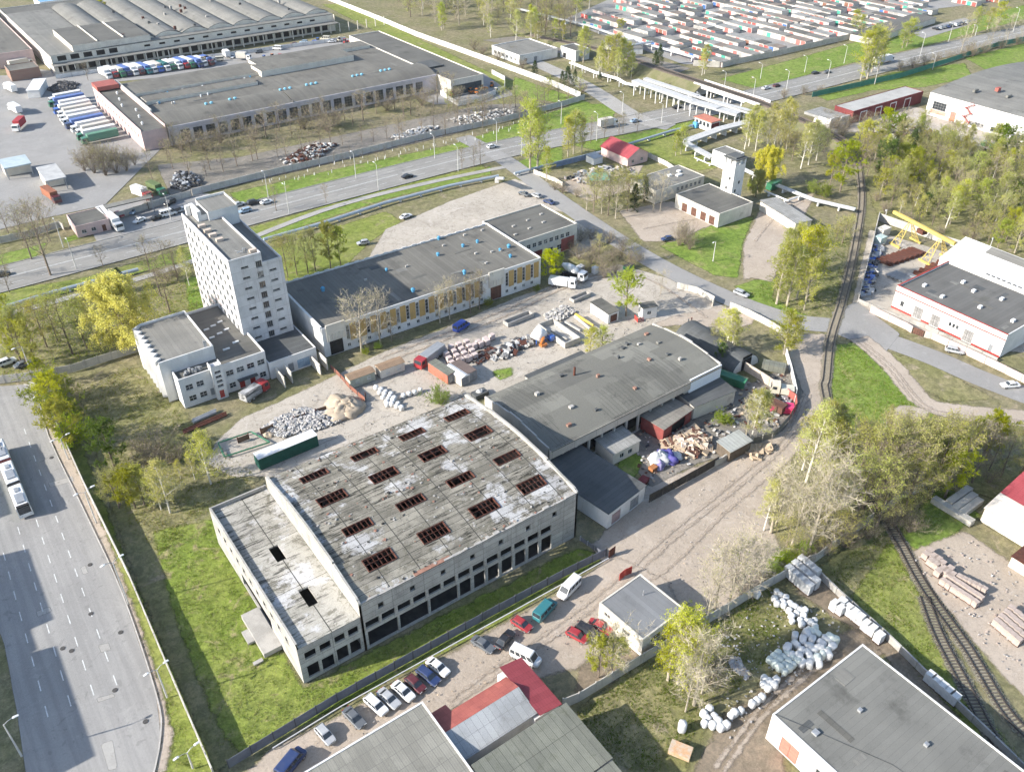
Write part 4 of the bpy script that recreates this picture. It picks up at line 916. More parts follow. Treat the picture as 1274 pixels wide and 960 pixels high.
# ------------------------------------------------------------------ low wings at its foot
def wings():
    z = 11.0; root = thing('assembly_hall', 'windowless white assembly hall with saw-tooth end and grey roof beside the yellow willow', 'hall', (30, 177.8, 0))
    mb = MB(); poly = [(0, 0), (12.6, 0), (12.6, 19.6), (2.2, 19.6), (-.6, 17.6)]
    n = 7; zig = []
    for i in range(n):
        y0 = 17.0-i*2.35; zig += [(-.55, y0), (.9, y0-1.1)]
    P = [(0, 0), (12.6, 0), (12.6, 19.6), (1.6, 19.6), (-.55, 18.2)]+zig
    mb.prism(P, 0, z-1.0); mb.build('wall', WHITEW, root)
    c = [(0.55, .4), (12.2, .4), (12.2, 19.2), (1.8, 19.2), (.1, 17.9)]
    r = MB(); r.prism([(.3, .3), (12.3, .3), (12.3, 19.3), (1.7, 19.3), (.9, 18)], z-1.0, z-.55); r.build('roof', FELTL, root)
    p = MB()
    for a, b, w in (((0, 0), (12.6, 0), .3), ((12.45, .15), (12.45, 19.6), .3), ((12.3, 19.45), (1.6, 19.45), .3), ((1.6, 19.45), (-.4, 18.1), .3)):
        d = Vector((b[0]-a[0], b[1]-a[1], 0)); l = d.length; d.normalize(); nn = Vector((-d.y, d.x, 0))*.15; a = Vector((*a, 0)); b = Vector((*b, 0))
        p.prism([(a-nn)[:2], (b-nn)[:2], (b+nn)[:2], (a+nn)[:2]], z-1.02, z)
    for i in range(n):
        y0 = 17.0-i*2.35; a = (-.55, y0); b = (.9, y0-1.1); e = (-.55, y0-2.35)
        p.prism([a, b, (1.1, y0-1.1), (-.3, y0+.35)], z-1.02, z); p.prism([b, e, (-.35, y0-2.2), (1.1, y0-.95)], z-1.02, z)
    p.build('parapet', WHITEW, root)
    k = MB(); k.tube((11, 1.5, z-.55), (11, 1.5, z+1.6), .06, .06, 5); k.box(10.7, .6, z-.55, 11.4, .8, z+1.4); k.build('roof_ladder', METALG, root)
    # middle wing
    op = {'S': [(11.2-10.2+i*2.55+9.6, 11.2-10.2+i*2.55+11.2+.2, 4.6, 6.2, WF) for i in range(4)]+[(10.9, 12.5, 1.0, 2.5, WF), (18.6, 20.2, 1.0, 2.5, WF), (13.3, 14.6, .1, 2.4, ('door', REDP, 1)), (15.9, 17.2, .1, 2.4, ('door', REDP, 1))]}
    w = building('office_wing', 'two-storey white wing with grey felt roof between the tower and the assembly hall', 'office building', (32.2, 173.2, 0, 20.6, 4.5), 7.6, WHITEW, FELTL, .35, None)
    for o in list(w.children):
        bpy.data.objects.remove(o)
    mb = MB(); W, D = 20.6, 28.3
    wl = [(1.2, 2.9, 4.4, 5.9, WF), (3.7, 5.4, 4.4, 5.9, WF), (1.4, 3.1, 1.3, 2.8, WF), (3.9, 5.6, 1.3, 2.8, WF), (6.4, 7.3, 1.0, 2.9, ('door', DOORG, 1))]+[(10.7+2.55*i, 12.5+2.55*i, 4.5, 6.0, WF) for i in range(4)]+[(10.9, 12.5, 1.0, 2.5, WF), (18.4, 20.0, 1.0, 2.5, WF), (13.3, 14.6, .1, 2.4, ('door', REDP, 1)), (15.9, 17.2, .1, 2.4, ('door', REDP, 1))]
    wall_side(mb, (0, 0), 0, W, 0, 7.6, wl, .22); wall_side(mb, (0, 4.4), R(270), 4.4, 0, 7.6, [], .2); wall_side(mb, (W, 0), R(90), D, 0, 7.6, [], .2)
    wall_side(mb, (W, D), R(180), W-10.5, 0, 7.6, [], .2); mb.box(.6, .6, .1, W-.6, 4, 7.0, 1); mb.box(10.8, .6, .1, W-.6, D-.6, 7, 1); mb.build('wall', [WHITEW, DARKIN], w)
    for o in wl: fill(w, (0, 0), 0, o)
    r = MB(); r.box(.05, .05, 7.3, W-.05, 4.5, 7.35); r.box(10.5, 4.5, 7.3, W-.05, D-.05, 7.35); r.build('roof', FELT, w)
    p = MB(); t = .25
    for q in ((0, 0, 7.3, t), (9.9, 0, W, t), (0, t, t, 4.4), (W-t, t, W, D), (10.5, D-t, W-t, D)): p.box(q[0]-.02, q[1]-.02, 7.3, q[2]+.02, q[3]+.02, 7.95)
    p.build('parapet', WHITEW, w)
    st = MB(); so = [(.6, 2.0, 3.4+1.25*i, 4.0+1.25*i, ('win', 2, 1, FRAMEG)) for i in range(4)]+[(.7, 1.8, .3, 2.4, ('door', REDP, 1))]
    wall_side(st, (7.3, -1.3), 0, 2.6, 0, 9.2, so, .2); st.box(7.3, -1.06, 0, 9.9, 1.2, 8.6, 0); st.box(7.3, -1.06, 8.6, 7.5, 1.2, 9.2); st.box(9.7, -1.06, 8.6, 9.9, 1.2, 9.2); st.build('stair_tower', WHITEW, w)
    for o in so: fill(w, (7.3, -1.3), 0, o)
    c = MB(); c.box(12.9, -1.2, 2.7, 17.7, -.03, 2.9); c.build('door_canopy', FELTD, w)
    e = MB(); g = random.Random(4)
    for i in range(9): e.cbox((2.0+i*.5, 2.0+g.uniform(-.6, .6), 7.35), (g.uniform(.3, .6), g.uniform(.3, .6), g.uniform(.5, 1.3)), g.uniform(0, 3))
    e.build('roof_plant', METALG, w)
    sk = MB()
    for (a, b, l) in ((13, 6.6, 1.6), (16, 8.3, 1.5), (12.4, 18, 1.3), (14.4, 18.8, 1.3), (16.4, 19.6, 1.3), (12.2, 13.6, 1.3), (14.4, 14.4, 1.3), (16.4, 15.2, 1.3)): sk.box(a, b, 7.36, a+l, b+.5, 7.62)
    sk.build('skylight', METALW, w)
    # link building
    l = building('link_building', 'low flat dark-roofed link building between the tower foot and the workshop', 'building', (53.0, 172.6, 0, 12.2, 15), 4.4, WHITEW, FELTD, .25,
                 {'S': [(4.6, 6.0, .3, 2.6, ('door', DOORG, 1)), (7.0, 10.2, .3, 2.8, ('door', mat('faded_blue_door', (.30, .40, .50), (.22, .30, .40), .8), 2))]})
    for k, xx in enumerate((1.2, 10.4)):
        s = MB(); s.box(xx, -5.2, 0, xx+.25, -.28, 3.0); s.box(xx+2.2, -4.4, 0, xx+2.45, -.28, 3.2); s.build('loading_bay_wall', CREAMW, l)
wings()

# ------------------------------------------------------------------ long workshop with ochre panels
def workshop():
    fr = frame((400, 411), (673, 322), (610, 278), 8); x, y, ang, W, D = fr; H = 8.0; D = 27.5
    root = thing('long_workshop', 'long flat-roofed workshop with ochre panels between narrow windows', 'workshop', (x, y, 0), ang)
    ops = [(1.6, 5.2, .05, 4.2, ('door', mat('dark_gate', (.035, .032, .03), (.025, .022, .02), 1), 2)), (49.6, 53.2, .05, 4.2, ('door', DOORB, 2))]
    us = [6.3+2.85*i for i in range(15)]+[54.6+2.85*i for i in range(4)]
    for u in us:
        if u+1 < W-.5: ops += [(u, u+.95, 3.0, 7.1, ('win', 1, 4, FRAMEW)), (u, u+.95, .9, 1.9, ('win', 2, 1, FRAMEW))]
    mb = MB(); wall_side(mb, (0, 0), 0, W, 0, H, ops); wall_side(mb, (W, 0), R(90), D, 0, H, []); wall_side(mb, (W, D), R(180), W, 0, H, []); wall_side(mb, (0, D), R(270), D, 0, H, [])
    mb.box(.6, .6, .1, W-.6, D-.6, H-.4, 1); mb.build('wall', [WHITEW, DARKIN], root)
    for o in ops: fill(root, (0, 0), 0, o)
    for i, u in enumerate(us):
        if u+2.8 < W-.2 and not (47 < u+1 < 49.5):
            q = MB(); q.box(u+1.05, -.06, 2.6, u+2.75, -.004, 7.5); q.build('ochre_panel', YEL, root)
    for u in (1.0, 49.0):
        q = MB(); q.box(u, -.35, 4.3, u+5, -.003, H+1.0)
        for i in range(5): q.box(u+.5+i*.9, -.55, 4.6, u+.75+i*.9, -.352, 6.3)
        q.build('gate_portal', CREAMW, root)
    r = MB(); r.box(.02, .02, H-.05, W-.02, D-.02, H); r.build('roof', FELTB, root)
    p = MB(); p.box(-.02, -.02, H, 1.0, .25, H+.4); p.box(6.05, -.02, H, 49, .25, H+.4); p.box(54.05, -.02, H, W+.02, .25, H+.4); p.box(-.3, .25, H-1.0, .25, D, H+.8); p.box(W-.25, .25, H-.2, W+.02, D, H+.5)
    for i in range(int(W/1.5)): p.box(i*1.5, D-.25, H-.1, i*1.5+1.42, D+.02, H+(.55 if i % 2 else .35))
    p.build('parapet', WHITEW, root)
    g = random.Random(2)
    for (px, py) in ((402, 362), (481, 337), (514, 363), (545, 318), (546, 298), (576, 307), (594, 302), (578, 341), (633, 308), (635, 320), (622, 312)):
        q = G(px, py, H)-Vector((x, y, 0)); ca, sa = math.cos(-ang), math.sin(-ang); fan(root, q.x*ca-q.y*sa, q.x*sa+q.y*ca, H-.02, g.uniform(.4, .6), g.uniform(.9, 1.4))
    for (px, py) in ((552, 306), (578, 293), (592, 316), (600, 287), (612, 314), (624, 312), (605, 328), (455, 349), (506, 332)):
        q = G(px, py, H)-Vector((x, y, 0)); ca, sa = math.cos(-ang), math.sin(-ang); vent(root, q.x*ca-q.y*sa, q.x*sa+q.y*ca, H-.02, (.8, .5, .5))
    felt_patches(root, W-1, D-1, H, 22, 3)
    # block at its far end
    b = building('workshop_office', 'two-storey end block of the long workshop with dark red gates', 'building', (x+W*math.cos(ang)+.6, 184.6, 0, 22.5, 18), 7.6, CREAMW, FELT, .4,
                 {'S': [(1.5+2.1*i, 2.9+2.1*i, 4.6, 6.0, WF) for i in range(9)]+[(1.5, 4.6, .1, 3.2, ('door', REDB, 2)), (6.2, 9.4, .1, 3.2, ('door', REDB, 2)), (11.5, 13.5, 1.2, 2.8, WF), (15, 17, 1.2, 2.8, WF)]})
    q = MB(); q.box(16.5, -.07, .2, 21.5, -.004, 4.4); q.build('brick_panel', REDTILE, b)
    felt_patches(b, 21, 16, 7.6, 6, 4)
    for i in range(6): vent(b, 3+3*i, 5+(i*5) % 9, 7.58, (1, .6, .4))
workshop()

# ------------------------------------------------------------------ sheds in the middle yards
def shed(name, label, A, B, C, z, wm, rm, ops=None, slope=.35, over=.25, cat='shed'):
    fr = frame(A, B, C, z); x, y, ang, W, D = fr; root = thing(name, label, cat, (x, y, 0), ang)
    mb = MB(); ops = ops or {}
    for s, (a, st, ln) in SIDES.items(): wall_side(mb, st(W, D), R(a), ln(W, D), 0, z-.05, ops.get(s, []), .15)
    mb.box(.3, .3, .03, W-.3, D-.3, z-.3, 1); mb.build('wall', [wm, DARKIN], root)
    for s, L in ops.items():
        a, st, ln = SIDES[s]
        for o in L: fill(root, st(W, D), R(a), o)
    r = MB(); o = over; k = [(-o, -o, z), (W+o, -o, z), (W+o, D+o, z+slope), (-o, D+o, z+slope)]; k2 = [(a, b, c+.1) for a, b, c in k]
    r.faces(k+k2, [(3, 2, 1, 0), (4, 5, 6, 7), (0, 1, 5, 4), (1, 2, 6, 5), (2, 3, 7, 6), (3, 0, 4, 7)]); r.build('roof', rm, root)
    return root, W, D
shed('garage_shed', 'dark felt-roofed double garage with white door end between the two halls', (757, 639), (803, 604), (688, 563), 4, WHITEW, FELTD, {'S': [(1.2, 3.9, .1, 2.9, ('door', mat('mauve_door', (.36, .27, .27), (.3, .22, .22), 1), 2)), (6.8, 9.6, .1, 2.9, ('door', DOORG, 2))]}, .3, .2, 'garage')
shed('slate_shed', 'low shed with patchy slate roof against the dark garage', (763, 565), (796, 548), (740, 549), 3.0, CREAMW, SLATE, {'S': [(2, 3.2, .8, 2, ('win', 2, 1)), (4.4, 5.6, .8, 2, ('win', 2, 1))]})
shed('slate_shed', 'open shed with brown-stained slate roof under the arched hall fascia', (826, 534), (861, 509), (799, 518), 3.4, mat('worn_red_wall', (.27, .07, .06), (.2, .055, .05), .8), mat('brown_stained_slate', (.28, .26, .225), (.23, .21, .18), .3, stain=(.17, .145, .11), ssc=.4, seams=(1.1, 1.7), seamc=(.13, .12, .105), seamw=.03), {'S': [(3, 8, .1, 2.8)]})
shed('flat_shed', 'long dark flat shed at the pale blue end of the arched hall', (864, 506), (915, 486), (855, 483), 3.6, CREAMW, FELTD)
shed('metal_shelter', 'striped galvanised shelter over bare planks at the dirt lane', (909, 562), (935, 548), (892, 551), 2.8, mat('plank_wall', (.2, .16, .12), (.15, .12, .09), 1, seams=(.2, 9), wall=True), mat('striped_sheet', (.42, .43, .40), (.36, .37, .34), .6, seams=(.9, 30), seamc=(.2, .2, .19), seamw=.04))
shed('small_garage', 'small white garage with grey roof and brown door by the round tree', (757, 391), (770, 386), (737, 376), 3.0, WHITEW, FELT, {'S': [(.8, 3.2, .1, 2.3, ('door', DOORB, 2))]}, .2, .2, 'garage')
k, _, _ = shed('kiosk', 'little white kiosk with red railing south of the round tree', (800, 384), (818, 381), (796, 378), 3.4, WHITEW, FELT, {'S': [(1.4, 2.6, 1.2, 2.3, ('win', 2, 1))]}, .1, .15)
q = MB()
for i in range(5): q.box(-1.6+i*.38, -1.0, 0, -1.52+i*.38, -.92, 1.2)
q.box(-1.6, -1.0, 1.2, -.05, -.92, 1.3); q.box(-1.7, -1.0, 0, -1.62, 1.2, 1.3); q.build('railing', REDP, k)
# arched hangar
def hangar():
    a, b = G(911, 467), G(945, 452); r = abs(b.x-a.x)/2; c = (a.x+b.x)/2; y0 = a.y; y1 = G(875, 420).y+4
    root = thing('arched_hangar', 'dark round-roofed hangar with whitewashed end behind the leafy birch', 'hangar', (c, y0, 0))
    n = 16; P = [(r*math.cos(math.pi*i/n), r*.78*math.sin(math.pi*i/n)) for i in range(n+1)]
    m = MB(); L = y1-y0
    for (x1, z1), (x2, z2) in zip(P, P[1:]): m.face([(x1, 0, z1), (x2, 0, z2), (x2, L, z2), (x1, L, z1)])
    m.build('roof', FELTD, root)
    e = MB()
    for yy in (.15, L-.15):
        for (x1, z1), (x2, z2) in zip(P, P[1:]): e.face([(0, yy, .0), (x1*.98, yy, z1*.98), (x2*.98, yy, z2*.98)])
    e.build('end_wall', WHITEW, root); d = MB(); d.box(-1.6, -.02, .03, 1.6, .1, 3.0); d.build('door', DARKIN, root); d = MB(); d.box(-1.6, -.0, 3.2, 1.6, .12, 4.0); d.build('fanlight', DARKIN, root)
hangar()
# lower right buildings
def lowblock(name, label, A, B, C, z, wm, rm, par=.3, ops=None, Dx=None, cat='building'):
    fr = frame(A, B, C, z)
    if Dx: fr = (fr[0], fr[1], fr[2], fr[3], Dx)
    return building(name, label, cat, fr, z, wm, rm, par, ops)
bx = lowblock('boxy_workshop', 'small boxy cream building with plain grey roof at the dirt lane end', (800, 796), (851, 757), (747, 749), 4.2, CREAMW, mat('plain_grey_felt', (.225, .232, .24), (.195, .20, .205), .12, stain=(.16, .165, .17), ssc=.2, seams=(1.0, 30), seamc=(.17, .175, .18), seamw=.02), .12, {'S': [(2.2, 4.6, 1.7, 3.0, ('win', 3, 1, FRAMEG))], 'W': [(1.2, 2.6, 2.2, 3.2, ('win', 2, 1)), (5.5, 7.2, 2.0, 3.0, ('win', 2, 1))]})
q = MB(); q.tube((7.0, 6.5, 4.2), (7.0, 6.5, 5.4), .09, .09, 6); q.build('flue', METALG, bx)
building('slate_workshop', 'grey sheet-roofed workshop at the bottom edge behind the parked cars', 'workshop', (10.2, 54, 0, 25.0, 18.0), 5, WHITEW, mat('ribbed_sheet_roof', (.29, .28, .24), (.24, .232, .20), .25, stain=(.165, .16, .135), ssc=.4, seams=(1.1, 2.6), seamc=(.17, .165, .15), seamw=.03, stripes=(0, .36, .3, .2)), .12, {'E': [(2, 4, 2.6, 3.8, ('win', 2, 1)), (6, 8, 2.6, 3.8, ('win', 2, 1))], 'S': [(3, 5, 2, 3.5, ('win', 2, 1))]})
def s2():
    a, b, c = G(571, 936, 3.6), G(683, 880, 3.6), G(560, 905, 4.6)
    root = thing('red_roofed_workshop', 'low workshop with half red half grey sheet roof amid the bottom yards', 'workshop', (35.3, 61.3, 0)); W, D = 13.5, 10.6
    mb = MB(); mb.box(0, 0, 0, W, D-3, 3.4); mb.build('wall', WHITEW, root)
    r = MB(); r.face([(-.2, -.2, 3.45), (W, -.2, 3.45), (W, 4.6, 4.5), (-.2, 4.6, 4.5)]); r.face([(-.2, -.2, 3.35), (-.2, 4.6, 4.4), (W, 4.6, 4.4), (W, -.2, 3.35)]); r.build('grey_roof', mat('pale_sheet', (.40, .41, .41), (.32, .33, .33), .2, stain=(.24, .24, .235), ssc=.25, seams=(1.1, 2.4), seamc=(.23, .23, .23), seamw=.025), root)
    r = MB(); r.faces([(-1.0, 4.62, 4.5), (W, 4.62, 4.5), (W, 7.9, 3.3), (3.2, 7.9, 3.3), (3.2, 9.6, 2.8), (-1.0, 9.6, 2.8)], [(0, 1, 2, 3, 4, 5)]); r.build('red_roof', REDTILE, root)
    root2 = thing('red_gable_shed', 'small shed with wine-red metal roof at the concrete fence end', 'shed', (47.8, 60.3, 0)); mb = MB(); mb.box(.2, .3, 0, 4.8, 10.2, 3.0); mb.build('wall', WHITEW, root2)
    r = MB(); r.faces([(0.9, 0, 3.9), (5.2, 0, 3.1), (5.2, 10.6, 3.1), (0.9, 10.6, 3.9), (0.9, 0, 3.8), (5.2, 0, 3.0), (5.2, 10.6, 3.0), (.9, 10.6, 3.8)], [(0, 1, 2, 3), (7, 6, 5, 4), (0, 4, 5, 1), (2, 6, 7, 3), (1, 5, 6, 2)]); r.build('roof', REDROOF, root2)
    mb = MB(); mb.box(2.1, 10.9, 0, 4.6, 11.0, 2)
s2()
def s3():
    root = thing('mossy_slate_hall', 'mossy slate-roofed hall at the bottom edge with parallel roof bands', 'hall', (35.4, 27, 0)); W, D = 17.2, 32
    mb = MB(); mb.box(.2, .2, 0, W-.2, D-.2, 4.6); mb.build('wall', CONCP, root)
    for i, (y0, y1, z) in enumerate(((21.3, 32, 5.2), (10, 21.0, 4.9), (0, 9.7, 4.9))):
        r = MB(); x1 = W if i == 0 else W-.4
        r.faces([(0, y0, z-.3), (x1, y0, z-.3), (x1, y1, z+.2), (0, y1, z+.2), (0, y0, z-.45), (x1, y0, z-.45), (x1, y1, z+.05), (0, y1, z+.05)], [(0, 1, 2, 3), (7, 6, 5, 4), (0, 4, 5, 1), (2, 6, 7, 3), (1, 5, 6, 2), (0, 3, 7, 4)]); r.build('roof', SLATEG, root)
s3()
s4 = building('depot_hall', 'large hall with wide plain grey roof and white side wall in the bottom corner', 'industrial hall', (75.8, -16, 0, 21.6, 55.2), 6.0, WHITEW, mat('wide_felt', (.215, .212, .192), (.18, .178, .162), .1, stain=(.115, .113, .102), ssc=.14, slo=.52, seams=(30, 1.0), seamc=(.15, .148, .135), seamw=.02, bump=.1), .12,
              {'W': [(2.4, 5.6, .1, 3.6, ('door', mat('coral_door', (.62, .20, .15), (.55, .17, .13), 1), 2)), (8.6, 11.2, 2.4, 3.6, ('win', 3, 1, FRAMEG)), (12.2, 14.6, 2.4, 3.6, ('win', 3, 1, FRAMEG)), (18, 20.4, 2.4, 3.6, ('win', 3, 1, FRAMEG))]})
vent(s4, 2.7, 49.5, 5.99, (.9, .9, .4), METALG); felt_patches(s4, 21.4, 55, 6.0, 16, 5)
q = MB(); q.path([(.3, 55.0, 6.14), (3.0, 49.5, 6.12), (7.5, 40, 6.05), (9, 30, 6.05)], .03, 4); q.build('cable', FELTD, s4)
for k in range(5): vent(s4, 11+3*(k % 2), 12+9*k, 5.99, (.6, .6, .5), METALG)
q = MB(); q.box(21.62, .2, 5.7, 21.8, 55, 5.85); q.build('gutter', METALG, s4)
# right edge
def rightred():
    a = G(1224, 631, 3.6); b = G(1250, 612, 5.5)
    root = thing('half_red_hall', 'hall with pale lower roof and wine-red upper roof at the right edge', 'hall', (a.x, a.y-22, 0))
    mb = MB(); mb.box(.3, .2, 0, 24, 21.8, 3.5); mb.build('wall', CREAMW, root)
    r = MB(); r.faces([(0, 0, 3.5), (5.2, 0, 4.7), (5.2, 22, 4.7), (0, 22, 3.5)], [(0, 1, 2, 3)]); r.faces([(0, 0, 3.38), (0, 22, 3.38), (5.2, 22, 4.58), (5.2, 0, 4.58)], [(0, 1, 2, 3)]); r.build('pale_roof', mat('pale_translucent_roof', (.62, .58, .52), (.54, .50, .45), .4, seams=(5, 2.2), seamc=(.45, .42, .38), seamw=.03), root)
    r = MB(); r.faces([(5.22, 0, 4.72), (13, 0, 6.4), (13, 22, 6.4), (5.22, 22, 4.72), (13, 0, 6.2), (24.3, 0, 3.6), (24.3, 22, 3.6), (13, 22, 6.2)], [(0, 1, 2, 3), (4, 5, 6, 7)]); r.faces([(5.3, 21.8, 4.6), (13, 21.8, 6.2), (13, 21.8, 3.4), (5.3, 21.8, 3.4)], [(0, 1, 2, 3)]); r.build('red_roof', REDROOF, root)
    c = G(1257, 690, 2.6); r2 = thing('yellow_kiosk', 'low cream shed with bright edge below the half red hall', 'shed', (c.x, c.y-9, 0)); q = MB(); q.box(0, 0, 0, 8, 8.6, 2.5); q.build('wall', CREAMW, r2); q = MB(); q.box(-.2, -.2, 2.5, 8.2, 8.8, 2.65); q.build('roof', RUST, r2)
rightred()
def blackroof():
    H = 6.2; a = G(1116, 357, H)
    x, y1 = a.x, a.y; y0 = G(1258, 416, H).y; D = y1-y0; W = 24
    gate = ('door', mat('grey_gate', (.34, .33, .32), (.27, .26, .25), 1, seams=(.5, 1), wall=True), 3)
    root = building('white_red_hall', 'white hall with red trim bands and dark flat roof behind the long wall', 'hall', (x, y0, 0, W, D), H, WHITEW, mat('black_felt', (.165, .16, .148), (.14, .136, .126), .1, stain=(.10, .098, .09), ssc=.2, seams=(30, 1.0), seamc=(.11, .107, .10), seamw=.02), .5,
                    {'W': [(2.2, 3.2, 1.5, 3.0, ('win', 2, 1, FRAMEG)), (6.3, 8.9, .1, 3.4, gate), (11.4, 13.9, .1, 3.4, gate), (16.3, 17.0, 2.2, 3.3, ('win', 1, 1, FRAMEG)), (17.3, 18.0, 2.2, 3.3, ('win', 1, 1, FRAMEG)), (18.3, 19.0, 2.2, 3.3, ('win', 1, 1, FRAMEG)), (20.6, 23.2, .1, 3.4, gate), (27.6, 28.6, .1, 2.4, ('door', DOORG, 1))]})
    t = MB(); t.box(-.07, -.02, H-1.25, -.035, D+.02, H-.95); t.box(-.09, -.05, H+.5, .3, D+.05, H+.62); t.box(.3, D-.3, H+.5, W+.05, D+.05, H+.62); t.box(-.09, D-6.2, 0, -.035, D+.02, .5); t.box(-.09, D-11.3, 0, -.035, D-9.0, .5); t.box(-.09, D-20.5, 0, -.035, D-14, .5); t.box(-.09, 0, 0, -.035, D-23.3, .5); t.build('red_trim', REDP, root)
    for px, py in ((1150, 356), (1172, 370), (1198, 352), (1211, 363), (1219, 383), (1260, 400), (1246, 373)):
        q = G(px, py, H); vent(root, q.x-x, q.y-y0, H-.02, (1.1, .8, .7), METALW)
    felt_patches(root, W-1, D-1, H, 9, 8)
    w = thing('white_roofed_hall', 'hall with bright white ribbed roof behind the dark flat roof', 'hall', (x+W+.3, y0-14, 0)); L = D+17; Wd = 19
    mb = MB(); mb.yprism([(0, 0)], 0, 1) if False else None
    mb.box(.2, .2, 0, Wd-.2, L-.2, 6.4)
    for yy in (.2, L-.2): mb.face([(.2, yy, 6.4), (Wd-.2, yy, 6.4), (Wd*.62, yy, 9.6)])
    mb.build('wall', METALW, w); r = MB(); r.face([(0, 0, 6.35), (Wd*.62, 0, 9.7), (Wd*.62, L, 9.7), (0, L, 6.35)]); r.face([(Wd*.62, 0, 9.7), (Wd, 0, 6.35), (Wd, L, 6.35), (Wd*.62, L, 9.7)]); r.build('roof', METALW, w)
    q = MB()
    for i in range(16):
        yy = 6+i*1.5+(5 if i > 8 else 0)
        z = 6.35+.5; q.box(.85, yy, z-.1, 1.3, yy+.9, z+.12)
    q.build('roof_slot', FELTD, w)
    s = MB(); s.faces([(Wd*.45, 4, 8.83), (Wd*.61, 4, 9.7), (Wd*.61, L-8, 9.7), (Wd*.45, L-8, 8.83)], [(0, 1, 2, 3)]); s.build('rooflight_strip', FELTL, w)
blackroof()
